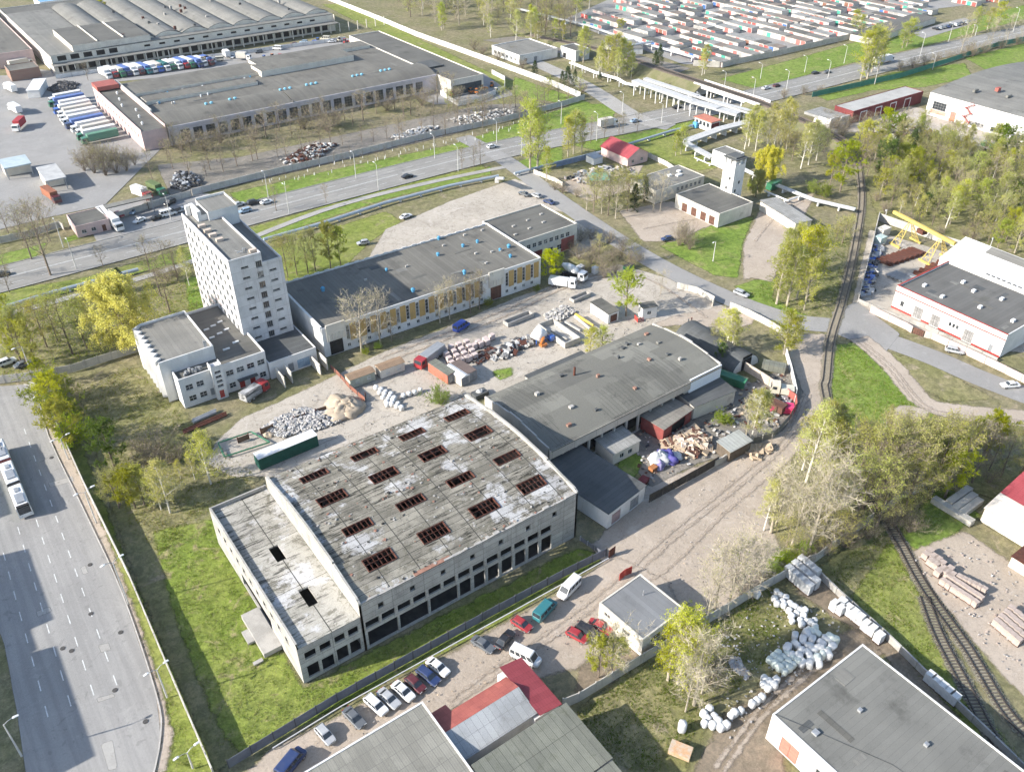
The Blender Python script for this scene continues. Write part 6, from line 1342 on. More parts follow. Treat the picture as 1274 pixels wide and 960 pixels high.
fence('pink_wall', 'long pink wall right of the brown gate below the white and red hall', [(1149, 419), (1158, 421), (1200, 440), (1250, 464), (1290, 484)], 2.0, bpy.data.materials['pink_render'], None, 5, .25, cat='wall')
fence('brown_gate', 'brown metal gate between the two pink walls', [(1135, 414), (1148, 419)], 1.9, DOORB, None, 3, .08, cat='gate')
fence('yard_wall', 'tall dark-shaded wall along the left side of the crane yard', [(1067, 376), (1080, 325), (1092, 274)], 2.8, CONCP, CONC, 4, .2, cat='wall')
fence('yard_wall', 'grey wall at the top of the crane yard beside the wood', [(1092, 274), (1120, 284), (1180, 305), (1205, 312)], 2.6, CONCP, CONC, 4, .2, cat='wall')
fence('yard_wall', 'low grey wall on the roadside of the white and red hall forecourt', [(1067, 376), (1095, 388), (1150, 408), (1240, 450)], 1.2, CONC, None, 4, .2, cat='wall')
fence('scrap_fence', 'low pale fence round the scrap yard by the pink house', [(664, 216), (690, 226), (700, 232)], 1.6, CREAMW, CONC, 4, .1)
fence('blue_fence', 'blue-grey ribbed fence beside the pink house', [(692, 208), (739, 196)], 2.0, mat('blue_sheet_fence', (.22, .28, .38), (.17, .22, .31), .5), None, 2.5, .08)
fence('house_fence', 'pale fence stepping down from the pink house to the office', [(803, 194), (830, 207), (840, 214)], 1.8, CREAMW, CONC, 3, .1)
fence('rust_gate', 'rust-red sheet fence leading down to the sand heap', [(412, 459), (424, 470), (436, 484), (455, 500)], 1.3, mat('rusted_sheet', (.28, .12, .085), (.2, .09, .065), .6), FELTD, 3, .08)
fence('yard_fence', 'rusty mesh fence above the slab path behind the ruin', [(283, 556), (310, 546), (340, 534), (380, 520), (420, 506), (455, 495)], 1.5, mat('rust_mesh', (.20, .13, .09)), RUST, 3, .03, gap=.35)
fence('red_gate', 'small open red gate beside the boxy workshop', [(770, 722), (777, 716), (786, 712)], 1.8, REDP, None, 1.6, .08, cat='gate')
fence('brown_gate', 'rusty brown gate leaf standing at the end of the sheet fence', [(757, 694), (765, 688)], 2.0, RUST, None, 2, .1, cat='gate')
fence('metal_gate', 'flat blue-grey gate panel between ruin corner and dirt yard', [(722, 672), (740, 684), (752, 692)], 1.0, BLUEGREY, METALG, 2, .06, cat='gate')
# slab path behind the ruin
t = MB()
# ------------------------------------------------------------------ street lamps
def lamp_mesh(h, arm):
    p = MB(); p.tube((0, 0, 0), (0, 0, h), .16, .09, 8)
    a = MB(); a.path([(0, 0, h-.1), (arm*.5, 0, h+.35), (arm, 0, h+.45)], .05, 5); hd = MB(); hd.xprism([(arm-.1, h+.38), (arm+.75, h+.40), (arm+.75, h+.5), (arm+.2, h+.58), (arm-.1, h+.5)], -.16, .16)
    return p.mesh('pole', CONCPOLE), a.mesh('arm', METALG), hd.mesh('lamp_head', METALW)
CONCPOLE = mat('lamp_post', (.56, .55, .52), (.46, .45, .43), 1.2)
_lm = {}
def lamp(bx, by, ty, place, rot=90, arm=1.6, double=False):
    b = G(bx, by); h = max(4, HT(bx, by, ty)); k = (round(h*2)/2, arm)
    if k not in _lm: _lm[k] = lamp_mesh(*k)
    o = thing('street_lamp', None, 'street lamp', b, R(rot)); p, a, hd = _lm[k]; link('pole', p, o); link('arm', a, o); link('lamp_head', hd, o)
    if double: link('arm', a, o, (0, 0, 0), math.pi); link('lamp_head', hd, o, (0, 0, 0), math.pi)
    rank(o, '{o} street lamp '+place+', from the left', 'street lamps '+place)
for q in ((79, 308, 276), (95, 334, 302), (213, 274, 246), (360, 266, 233), (334, 246, 217), (471, 236, 205), (443, 222, 192), (541, 197, 169), (570, 213, 184), (618, 178, 152), (649, 194, 168), (698, 154, 129), (742, 175, 142), (823, 153, 130), (774, 142, 117), (858, 143, 123), (869, 135, 118), (901, 110, 90), (946, 98, 81), (937, 120, 99), (978, 113, 90), (1001, 90, 72), (1030, 97, 77), (1050, 79, 58), (1088, 105, 87), (1144, 72, 43), (1160, 87, 69), (1180, 52, 30), (1213, 45, 33), (1260, 40, 12)):
    lamp(q[0], q[1], q[2], 'along the avenue', 90 if q[1] > 0 else -90)
for q in ((160, 751, 700), (208, 867, 832), (120, 650, 612), (85, 571, 545), (240, 955, 940), (62, 514, 492)): lamp(q[0], q[1], q[2], 'on the verge beside the pale concrete wall', 190, 1.3, True)
for q in ((27, 940, 900), ): lamp(q[0], q[1], q[2], 'on the dark verge at the bottom corner', 0, 1.4)
for q in ((887, 325, 300), (41, 468, 432), (1100, 275, 262), (1228, 318, 295)): lamp(q[0], q[1], q[2], 'inside the works grounds', 200)
# ------------------------------------------------------------------ pipelines
def pipeline(name, label, pts, r, sup=6.0, z=1.0, n=2, gap=1.1, m=PIPE, deck=False):
    P = [Vector(p) for p in pts]; o = P[0].copy(); root = thing(name, label, 'pipeline', (o.x, o.y, 0)); o.z = 0
    for k in range(n):
        off = (k-(n-1)/2)*gap; Q = []
        for i, p in enumerate(P):
            d = (P[min(i+1, len(P)-1)]-P[max(i-1, 0)]); d.z = 0; d.normalize(); Q.append(p-o+Vector((-d.y, d.x, 0))*off)
        mb = MB(); mb.path(Q, r, 10); mb.build('pipe', m, root)
    s = 2.0; L = plen(P); c = 0
    while s < L and c < 60:
        p, d = along(P, s); p = p-o; ang = math.atan2(d.y, d.x); q = MB(); w = gap*(n-1)+r*2+.4
        q.cbox((p.x, p.y, 0), (.5, w, max(.1, p.z-r)), ang) if p.z < 2.5 else [q.cbox((p.x-math.sin(ang)*e, p.y+math.cos(ang)*e, 0), (.35, .35, p.z-r-.3), ang) for e in (-w/2+.3, w/2-.3)] and q.cbox((p.x, p.y, p.z-r-.3), (.4, w, .3), ang)
        q.build('support', WHITEW, root); s += sup; c += 1
    if deck:
        mb = MB()
        for a, b in zip(P, P[1:]):
            d = (b-a).normalized(); ang = math.atan2(d.y, d.x); c_ = (a+b)/2-o; w = gap*(n-1)+r*2+.3; mb.cbox((c_.x, c_.y, c_.z+r+.04), ((b-a).length+.3, w, .08), ang)
        mb.build('cover', PIPECOV, root)
    return root
PIPECOV = mat('pipe_cover', (.52, .52, .51), (.44, .44, .43), .8)
def zz(px, z): return [G(p[0], p[1], z) for p in px]
pipeline('heating_pipe', 'twin silver heating pipe along the park lawn left of the tower', zz([(-40, 396), (60, 365), (160, 338), (172, 335)], .9), .55, 8, n=1, m=mat('steel_blue_pipe', (.42, .48, .54), (.36, .42, .48), .8, rough=.4, metal=.2))
pipeline('heating_pipe', 'silver heating pipe along the verge north of the long workshop', zz([(328, 298), (400, 278), (480, 252), (560, 231), (620, 219)], .9), .55, 8, n=1, m=bpy.data.materials['steel_blue_pipe'])
pipeline('pipe_portal', 'white pipe portal standing over the service road mouth', [G(618, 222, .9), G(618, 222, 5.2), G(626, 222, 5.2), G(626, 222, .9)], .5, 500, n=1, m=METALW)
pipeline('heating_pipe', 'silver pipe on white blocks past the crimson roofed house', zz([(640, 216), (690, 203), (760, 186), (835, 163), (862, 156)], 1.0), .5, 9, n=1, m=bpy.data.materials['steel_blue_pipe'])
Vx = [(276.5, 289, 5.6), (276.5, 252, 5.6), (278.5, 240, 5.4), (280.5, 231, 5.0)]
pipeline('pipe_viaduct', 'raised viaduct of pale covered pipes crossing the avenue on paired posts', Vx, .55, 7, n=3, gap=1.5, deck=True)
pipeline('pipe_viaduct', 'second raised pipe run beside the viaduct across the avenue', [(280.8, 287, 6.2), (281.5, 255, 6.2), (285.5, 229, 5.2)], .5, 9, n=2, gap=1.3, deck=True)
pipeline('pipe_run', 'low covered pipe run past the red-tiled booth', [(283, 227.5, 2.4), (266, 228.4, 2.2), (246.5, 226.6, 2.0)], .5, 6, n=3, gap=1.3, deck=True)
pipeline('pipe_run', 'covered pipe run from the booth down to the brick tower', [(245.5, 225.5, 2.0), (242.5, 208.8, 2.0)], .5, 6, n=2, gap=1.3, deck=True)
pipeline('pipe_run', 'pale double pipe right of the brick tower past the yellow willow', [(244.5, 198, 1.8), (243, 182, 1.5), (243, 163, 1.5), (248, 150, 1.4)], .4, 7, n=2, gap=1.2)
pipeline('pipe_run', 'white pipe loop beside the yellow willow', [(236, 178, 1.2), (236, 168, 1.2), (241, 168, 1.2)], .3, 7, n=1, m=METALW)
pipeline('far_pipe', 'long pale pipe run along the far side of the wood towards the colony', zz([(640, 10), (735, 33), (760, 42), (830, 62), (865, 72)], 2.0), .45, 14, n=2)
pipeline('far_pipe', 'pale pipe bridge branching off towards the garage colony', zz([(775, 58), (812, 52)], 3.5), .4, 10, n=2)
pipeline('far_pipe', 'white pipe run on posts behind the side road', zz([(710, 78), (740, 90), (768, 98), (778, 104), (795, 107)], 2.5), .45, 9, n=2, m=METALW)
pipeline('far_pipe', 'thin white pipe loop on short posts by the budding birches', zz([(864, 196), (880, 203), (892, 206)], .7), .22, 6, n=1, m=METALW)
# ------------------------------------------------------------------ railway
RAILM = mat('rail_steel', (.10, .085, .075), (.075, .065, .058), 1.5, rough=.5, metal=.5)
SLEEP = mat('sleeper', (.15, .13, .105), (.10, .088, .074), 1)
def track(P, label, ball=2.7, zoff=0.0, sm=None):
    P = smooth_line(P, 8); z0 = P[0].z
    if zoff == 0: sheet('track_ballast', ribbon_poly(P, ball), GM['gravel'], cell=.8)
    root = bpy.data.objects.new('railway_track', None); COL.objects.link(root); tag(root, label, 'railway track')
    root.location = P[0]
    for k, off in enumerate((-.76, .76)):
        L = off_line(P, off); mb = MB(); Q = ribbon_poly([p-P[0] for p in L], .17); n = len(L)
        for i in range(n-1):
            a, b, c, d = Q[i], Q[i+1], Q[2*n-2-i], Q[2*n-1-i]; h = Vector((0, 0, .24)); l = Vector((0, 0, .0))
            mb.faces([a+h, b+h, c+h, d+h, a+l, b+l, c+l, d+l], [(0, 1, 2, 3), (0, 4, 5, 1), (2, 6, 7, 3)])
        mb.build('rail', RAILM, root)
    mb = MB(); s = 0; Ln = plen(P)
    while s < Ln:
        p, d = along(P, s); p = p-P[0]; mb.cbox((p.x, p.y, p.z-.04), (.24, 2.5, .16), math.atan2(d.y, d.x)); s += .62
    o = mb.build('sleeper', sm or SLEEP, root); o['kind'] = 'stuff'
    return root
RW = [G(1290, 925), G(1250, 882), G(1205, 808), G(1150, 730), G(1107, 652), Vector((145, 79, 0)), Vector((158, 92, 0)), G(1028, 470), G(1034, 420), G(1049, 370), G(1063, 310), G(1072, 250), G(1069, 207)]
track(RW[:6], 'railway track under the tree band at the lower right')
track(RW[5:], 'single railway track curving through the grass past the road crossing', sm=mat('dusty_sleeper', (.25, .22, .175), (.20, .175, .14), 1))
track([G(1290, 985), G(1240, 925), G(1205, 860), G(1168, 790), G(1150, 742)], 'second railway track branching off at the bottom right')
def embankment():
    P = smooth_line([G(1069, 207), Vector((297, 190, 1.6)), Vector((300, 215, 3.8)), Vector((300, 238, 5.2)), Vector((299.5, 262, 5.6)), Vector((301, 300, 5.0)), Vector((306, 345, 3.0)), Vector((300, 400, .6))], 6)
    for lo, hi in ((0, None), ):
        mb = MB(); n = len(P)
        def inroad(p): return 243 < p.y < 264
        for a, b in zip(P, P[1:]):
            if inroad(a) or inroad(b): continue
            d = (b-a).normalized(); nn = Vector((-d.y, d.x, 0))
            q = []
            for p in (a, b):
                w = 2.8; z = max(.05, p.z); q.append([p+nn*(w+z*1.5)-Vector((0, 0, p.z+.2)), Vector((*(p+nn*w)[:2], z)), Vector((*(p-nn*w)[:2], z)), p-nn*(w+z*1.5)-Vector((0, 0, p.z+.2))])
            for i in range(3): mb.face([q[0][i], q[1][i], q[1][i+1], q[0][i+1]], 1 if i != 1 else 0)
        o = mb.build('rail_embankment', [EMB, EMBS]); tag(o, kind='structure')
    B = [p for p in P if 236 < p.y < 272]
    t = thing('rail_bridge', 'pale concrete railway bridge carrying the line over the avenue', 'bridge', (300, 240, 0)); mb = MB()
    mb.box(-3.4, -3, 4.3, 3.2, 30, 5.25); mb.build('deck', EMB, t)
    for s in (-3.6, 3.22):
        q = MB(); q.box(s, -6, 4.1, s+.35, 32, 5.9); q.build('girder', WHITEW, t)
    for yy in (4, 14, 24):
        for xx in (-2.6, 0, 2.2):
            q = MB(); q.box(xx, yy, 0, xx+.6, yy+.7, 4.3); q.build('pier', WHITEW, t)
    for yy in (-3.8, 29.8):
        q = MB(); q.box(-3.2, yy, 0, 3.2, yy+.78, 4.28); q.build('abutment', WHITEW, t)
    P2 = [p+Vector((0, 0, .02)) for p in P]
    track([P2[i] for i in range(0, len(P2), 4)], 'railway track climbing the embankment to the avenue bridge', zoff=1)
EMB = mat('brown_ballast', (.215, .165, .125), (.17, .13, .10), .5, world=True, bump=.3); EMBS = mat('bank_grass', (.18, .165, .095), (.13, .135, .06), .3, world=True, bump=.3)
embankment()
# ------------------------------------------------------------------ gantry crane
def crane():
    CY = mat('crane_yellow', (.60, .46, .13), (.52, .39, .11), .8)
    a, b = G(1113, 289), G(1203, 312); z = 7.2; A = G(1112, 264, 7.4); B = G(1188, 304+0, 7.4)
    d = (B-A); L = d.length; ang = math.atan2(d.y, d.x); root = thing('gantry_crane', 'yellow gantry crane with lattice legs over the pipe yard', 'crane', (A.x, A.y, 0), ang)
    g = MB(); g.box(0, -.45, z-.1, L, .45, z+.8); g.build('girder', CY, root)
    for x in (L*.30, L*.80):
        for s in (-1, 1):
            q = MB()
            for e in (-.9, .9):
                q.tube((x+e*.3, s*.5, z-.3), (x+e*1.6, s*4.2, .4), .12, .12, 5)
            for k in range(5):
                t0, t1 = k/5, (k+1)/5
                p = lambda t, e: (x+e*(.3+1.3*t), s*(.5+3.7*t), (z-.3)*(1-t)+.4*t)
                q.tube(p(t0, -.9), p(t1, .9), .06, .06, 4); q.tube(p(t1, -.9), p(t1, .9), .06, .06, 4)
            q.box(x-2.2, s*4.2-.3, 0, x+2.2, s*4.2+.3, .5); q.build('leg', CY, root)
    q = MB(); q.box(L*.45, -1, z-1.6, L*.45+2.4, 1, z-.3); q.build('trolley', RUST, root)
crane()

MH = mat('manhole_iron', (.09, .085, .08), (.06, .057, .055), 3)
q = MB(); q.tube((0, 0, -.05), (0, 0, .02), .42, .42, 14); mhm = q.mesh('manhole_cover', MH)
for a in ((113, 763), (150, 786), (143, 858), (181, 897), (78, 806), (89, 809), (112, 702), (64, 569)):
    o = link('manhole_cover', mhm, None, G(*a)); o['category'] = 'manhole cover'; rank(o, '{o} round iron cover in the wide road, from the left', 'manhole covers in the wide road')
# ------------------------------------------------------------------ vehicles
def paint(name, c): 
    N = NT(name); N.b.inputs['Base Color'].default_value = (*c, 1); N.b.inputs['Roughness'].default_value = .35; N.b.inputs['Specular IOR Level'].default_value = .5
    N.b.inputs['Coat Weight'].default_value = .3
    v = N.noise(N.coord(), 1.5, 4); N.l(N.mix(N.ramp(v, .4, .7), c, tuple(x*.85+.02 for x in c)), N.b.inputs['Base Color']); return N.mat
PC = {'white': paint('white_paint', (.70, .70, .69)), 'silver': paint('silver_paint', (.40, .41, .42)), 'grey': paint('grey_paint', (.12, .13, .14)), 'black': paint('black_paint', (.02, .02, .023)),
      'red': paint('red_car_paint', (.33, .03, .035)), 'blue': paint('navy_paint', (.025, .045, .13)), 'teal': paint('teal_paint', (.03, .17, .19)), 'lightblue': paint('light_blue_paint', (.28, .38, .48)),
      'green': paint('green_paint', (.03, .16, .08)), 'maroon': paint('maroon_paint', (.10, .02, .025)), 'vivid blue': paint('blue_paint', (.02, .06, .32)), 'orange': paint('orange_paint', (.5, .16, .03)),
      'royal blue': paint('royal_paint', (.04, .12, .42)), 'yellow': paint('yellow_paint', (.60, .42, .05)), 'cream': paint('cream_paint', (.6, .56, .45))}
TYRE = mat('tyre', (.025, .025, .026), (.04, .04, .04), 3, rough=.9); RIM = mat('wheel_rim', (.36, .36, .37), None, 3, metal=.5, rough=.4)
LIGHTG = mat('headlight_glass', (.6, .62, .62), None, 3, rough=.15, grain=0); TAIL = mat('tail_light', (.3, .01, .01), None, 3, rough=.2, grain=0); BLACKP = mat('black_plastic', (.03, .03, .032), None, 3)
def wheel_mesh(r, w):
    m = MB(); m.tube((0, -w/2, 0), (0, w/2, 0), r, r, 14, 0); m.tube((0, -w/2-.01, 0), (0, w/2+.01, 0), r*.62, r*.62, 10, 1); return m.mesh('wheel', [TYRE, RIM])
# stations along the length: x, half width at sill, sill z, half width at belt, belt z ; cabin: front base, front top, rear top, rear base, belt z, roof z
SHAPE = {
    'sedan': dict(L=4.5, W=1.76, belt=[(0, .58), (.12, .74), (1.15, .86), (1.2, .9), (3.6, .93), (4.3, .92), (4.5, .78)], cab=(1.15, 1.85, 3.15, 3.85), roof=1.43, wb=(.85, 3.5)),
    'hatch': dict(L=4.0, W=1.72, belt=[(0, .58), (.12, .76), (1.0, .9), (3.9, .96), (4.0, .85)], cab=(.98, 1.65, 3.4, 3.9), roof=1.5, wb=(.78, 3.2)),
    'wagon': dict(L=4.6, W=1.78, belt=[(0, .58), (.12, .76), (1.15, .9), (4.5, .96), (4.6, .85)], cab=(1.12, 1.8, 4.05, 4.5), roof=1.48, wb=(.88, 3.6)),
    'suv': dict(L=4.6, W=1.86, belt=[(0, .7), (.12, .9), (1.15, 1.05), (4.5, 1.1), (4.6, .95)], cab=(1.1, 1.7, 4.1, 4.5), roof=1.75, wb=(.9, 3.6)),
    'van': dict(L=5.3, W=1.98, belt=[(0, .75), (.1, 1.0), (.75, 1.18), (5.25, 1.25), (5.3, 1.2)], cab=(.7, 1.45, 5.2, 5.28), roof=2.25, wb=(.95, 4.3)),
}
_car = {}
def car_parts(kind):
    if kind in _car: return _car[kind]
    s = SHAPE[kind]; L, W = s['L'], s['W']; hw = W/2; b = s['belt']; roof = s['roof']; c0, c1, c2, c3 = s['cab']
    def bz(x):
        for (x0, z0), (x1, z1) in zip(b, b[1:]):
            if x0 <= x <= x1: return z0+(z1-z0)*(x-x0)/max(1e-6, x1-x0)
        return b[-1][1]
    m = MB(); xs = sorted({p[0] for p in b}|{.35, L-.35, c0, c3}); P = []
    for x in xs:
        e = min(1, .80+min(x, L-x)*.55); w = hw*e; z = bz(x); lo = .32 if .3 < x < L-.3 else .42
        P.append([(x, -w*.93, lo), (x, -w, lo+.25), (x, -w*.97, z-.05), (x, -w*.88, z), (x, w*.88, z), (x, w*.97, z-.05), (x, w, lo+.25), (x, w*.93, lo)])
    for p, q in zip(P, P[1:]):
        for i in range(8): j = (i+1) % 8; m.faces([p[i], q[i], q[j], p[j]], [(0, 1, 2, 3)])
    m.face(P[0][::-1]); m.face(P[-1])
    wb, wt = hw*.90, hw*.74 if kind != 'van' else hw*.86
    A = [(c0, -wb, bz(c0)-.02), (c3, -wb, bz(c3)-.02), (c3, wb, bz(c3)-.02), (c0, wb, bz(c0)-.02)]; Tq = [(c1, -wt, roof-.05), (c2, -wt, roof-.05), (c2, wt, roof-.05), (c1, wt, roof-.05)]
    T2 = [(c1+.15, -wt*.85, roof), (c2-.12, -wt*.85, roof), (c2-.12, wt*.85, roof), (c1+.15, wt*.85, roof)]
    m.faces(A+Tq+T2, [(0, 1, 5, 4), (1, 2, 6, 5), (2, 3, 7, 6), (3, 0, 4, 7), (4, 5, 9, 8), (5, 6, 10, 9), (6, 7, 11, 10), (7, 4, 8, 11), (8, 9, 10, 11)])
    body = m.mesh('body', [PC['white']])
    def quad(a, b2, c, d, i=.08, off=.015, u0=0., u1=1., lo=.08, hi=.1):
        a, b2, c, d = map(Vector, (a, b2, c, d)); n = (b2-a).cross(d-a).normalized()*off
        f = lambda u, v: (a+(b2-a)*u)*(1-v)+(d+(c-d)*u)*v+n
        return [f(u0+i*(u1-u0), lo), f(u1-i*(u1-u0), lo), f(u1-i*(u1-u0), 1-hi), f(u0+i*(u1-u0), 1-hi)]
    ws = MB(); ws.face(quad(A[3], A[0], Tq[0], Tq[3], .05)); rw = MB(); rw.face(quad(A[1], A[2], Tq[2], Tq[1], .08))
    sws = []
    ends = [(0, .33), (.33, .64), (.64, .97)] if kind not in ('van',) else [(.0, .22), (.25, .5), (.52, .74), (.76, .98)]
    for side in (0, 1):
        q = MB()
        for u0, u1 in ends:
            if side == 0: q.face(quad(A[0], A[1], Tq[1], Tq[0], .05, .015, u0, u1))
            else: q.face(quad(A[2], A[3], Tq[3], Tq[2], .05, .015, 1-u1, 1-u0))
        sws.append(q.mesh('side_window', GLASS))
    hl = MB(); hl.box(-.01, -.22, -.08, .10, .22, .08); tl = MB(); tl.box(-.08, -.16, -.1, .01, .16, .1)
    _car[kind] = dict(s=s, body=body, ws=ws.mesh('windscreen', GLASS), rw=rw.mesh('rear_window', GLASS), sw=sws, wheel=wheel_mesh(.33 if kind != 'van' else .36, .22), hl=hl.mesh('headlight', LIGHTG), tl=tl.mesh('tail_light', TAIL))
    far = MB(); far.v = list(m.v); far.f = list(m.f); far.m = list(m.m)
    for msh in (ws, rw): 
        n = len(far.v); far.v += msh.v; far.f += [tuple(n+i for i in f) for f in msh.f]; far.m += [1]*len(msh.f)
    for side in (0, 1):
        for u0, u1 in ends: far.face(quad(A[0], A[1], Tq[1], Tq[0], .05, .015, u0, u1) if side == 0 else quad(A[2], A[3], Tq[3], Tq[2], .05, .015, 1-u1, 1-u0), 1)
    for x in s['wb']:
        for y in (-hw+.1, hw-.1): far.tube((x, y-.1, .33), (x, y+.1, .33), .33, .33, 10, 2)
    _car[kind]['far'] = far.mesh('car', [PC['white'], GLASS, TYRE])
    return _car[kind]
def car(px, py, head, kind, col, label, near=True, group=None, rankit=None, z=0):
    """head: direction of travel in degrees from +x; px, py: the middle of the car on the ground"""
    p = car_parts(kind); s = p['s']; g = G(px, py); h = R(head)
    nm = {'van': 'van', 'suv': 'parked_car'}.get(kind, 'parked_car'); cat = 'van' if kind == 'van' else 'car'
    fx = Vector((-math.cos(h), -math.sin(h), 0)); o0 = g-fx*(s['L']/2)+Vector((0, 0, z)); rot = h+math.pi   # local x runs from nose to tail
    if near:
        o = thing(nm, label, cat, o0, rot, group)
        link('body', p['body'], o, mats=[PC[col]]); link('windscreen', p['ws'], o); link('rear_window', p['rw'], o)
        for q in p['sw']: link('side_window', q, o)
        for x in s['wb']:
            for y in (-s['W']/2+.12, s['W']/2-.12): link('wheel', p['wheel'], o, (x, y, .33))
        for y in (-s['W']/2+.36, s['W']/2-.36):
            link('headlight', p['hl'], o, (.03, y, .62 if kind not in ('van', 'suv') else .8)); link('tail_light', p['tl'], o, (s['L']-.02, y, .75 if kind not in ('van', 'suv') else .95))
    else:
        o = link(nm, p['far'], None, o0, rot, [PC[col]]); tag(o, label, cat, group)
    if rankit: rank(o, rankit, group)
    return o
PK = 'cars parked along the dark sheet fence'
for px, py, hd, k, c, l in ((405, 916, -82, 'hatch', 'silver', 'silver hatchback parked alone nearest the slate workshop wall by the dark fence'), (441, 895, -80, 'sedan', 'grey', 'dark grey sedan parked between the silver hatchback and white wagon'),
    (468, 879, -78, 'wagon', 'white', 'white estate car with dark sunroof, first in the row of three pale cars'), (484, 871, -78, 'sedan', 'silver', 'silver-white sedan in the middle of the three pale parked cars'), (502, 862, -78, 'sedan', 'white', 'white sedan beside the maroon car under the dark fence'),
    (517, 853, -78, 'hatch', 'maroon', 'dark maroon hatchback between the white sedan and the navy car'), (533, 843, -76, 'wagon', 'blue', 'navy blue estate between the maroon hatchback and last white car'), (545, 832, -76, 'sedan', 'white', 'white sedan at the right end of the parked row'),
    (601, 804, -72, 'sedan', 'grey', 'dark sedan parked askew beside the black car'), (628, 798, 20, 'sedan', 'black', 'black sedan parked along the lane beside the dark askew sedan'), (649, 779, -74, 'hatch', 'red', 'red hatchback between the black sedan and the teal van'),
    (718, 793, -70, 'hatch', 'red', 'small red hatchback left of the black car in a trio'), (731, 788, -70, 'suv', 'black', 'black off-road car between two red ones'), (747, 782, -68, 'sedan', 'red', 'red sedan with open bonnet right of the black off-roader'),
    (363, 952, 25, 'van', 'blue', 'dark navy van at the bottom edge by the fence'), (678, 762, 17, 'van', 'teal', 'teal van with dark front by the sheet fence'), (708, 735, 195, 'van', 'white', 'white minibus with dark side windows by the sheet fence'),
    (574, 409, 18, 'van', 'vivid blue', 'deep blue van on the yard lane below the long workshop'), (922, 367, -80, 'wagon', 'silver', 'silver estate car driving on the service road'), (830, 299, 160, 'hatch', 'blue', 'dark blue hatchback turning off the service road'),
    (1187, 438, -60, 'wagon', 'silver', 'silver-grey estate car under the long pink wall'), (1256, 481, 150, 'sedan', 'white', 'white and red car by the dirt track at the right edge'), (654, 820, -66, 'van', 'white', 'white van standing behind the red roofed workshop')):
    car(px, py, hd, k, c, l, True, PK if 390 < px < 760 and py > 720 else None)
AV = 'cars on the avenue'; PL = 'cars on the lay-by behind the tower'
for px, py, hd, k, c in ((297, 256, 2, 'sedan', 'silver'), (316, 254, 2, 'suv', 'black'), (332, 253, 2, 'sedan', 'white'), (305, 264, 2, 'wagon', 'lightblue'), (505, 271, 10, 'sedan', 'white'), (453, 304, 160, 'hatch', 'white')): pass
for px, py, hd, k, c, l in ((297, 256, 2, 'sedan', 'silver', 'silver car on the avenue just right of the tower top'), (316, 254, 2, 'suv', 'black', 'black car on the avenue between two light cars'), (332, 253, 2, 'sedan', 'white', 'white car leading the black one on the avenue'), (305, 264, 182, 'wagon', 'lightblue', 'pale blue estate on the near lane of the avenue'),
    (507, 221, 0, 'sedan', 'black', 'lone black car in the middle stretch of the avenue'), (612, 184, 0, 'hatch', 'white', 'white car on the avenue by the poplars'), (790, 152, -6, 'sedan', 'lightblue', 'light grey-blue car near the pipe viaduct'), (842, 135, -6, 'sedan', 'black', 'black car entering under the pipe viaduct'),
    (926, 118, -4, 'sedan', 'black', 'black car just beyond the railway bridge'), (953, 111, -4, 'sedan', 'white', 'white car beyond the railway bridge'), (966, 108, -2, 'hatch', 'maroon', 'dark red car beyond the railway bridge'), (1014, 92, -2, 'sedan', 'black', 'first of two black cars far along the avenue'), (1029, 91, -2, 'sedan', 'grey', 'second dark car far along the avenue'),
    (3, 343, 2, 'sedan', 'black', 'black car leaving the left picture edge on the avenue'), (9, 453, 10, 'suv', 'white', 'white car at the left edge behind the panel fence'), (30, 455, 10, 'sedan', 'grey', 'dark car beside the white one behind the panel fence'),
    (174, 276, -160, 'sedan', 'white', 'white car lowest on the lay-by'), (194, 273, -170, 'hatch', 'black', 'black hatchback beside the white van on the lay-by'), (210, 268, 0, 'van', 'white', 'white van on the lay-by'), (219, 265, -170, 'suv', 'black', 'black car right of the white van'), (226, 263, -170, 'sedan', 'silver', 'silver car near the tower corner on the lay-by'),
    (166, 265, -120, 'hatch', 'lightblue', 'light blue hatchback by the wall of the lay-by'), (149, 269, -70, 'hatch', 'red', 'red hatchback beside the tall parked lorry'), (212, 254, -150, 'suv', 'black', 'dark car close to the lay-by panel wall'),
    (505, 271, 10, 'sedan', 'white', 'white car on the cracked lot beside the workshop'), (452, 304, 165, 'hatch', 'silver', 'pale car near the green trees on the cracked lot'), (683, 253, 100, 'sedan', 'blue', 'dark blue car by the end block of the workshop'), (652, 243, 100, 'sedan', 'grey', 'grey car parked near the corner of the cracked lot'),
    (667, 245, 100, 'hatch', 'silver', 'silver car parked near the corner of the cracked lot')):
    car(px, py, hd, k, c, l, False, PL if 140 < px < 230 and 240 < py < 280 else AV if py < 310 else None)
for i in range(11): car(1164+i*4.6, 37-i*.95, 80, ['sedan', 'hatch', 'wagon'][i % 3], ['black', 'silver', 'grey', 'blue', 'black', 'white', 'grey'][i % 7], None, False, 'cars parked before the garage front', '{o} parked car in the far row before the garage front, from the left')
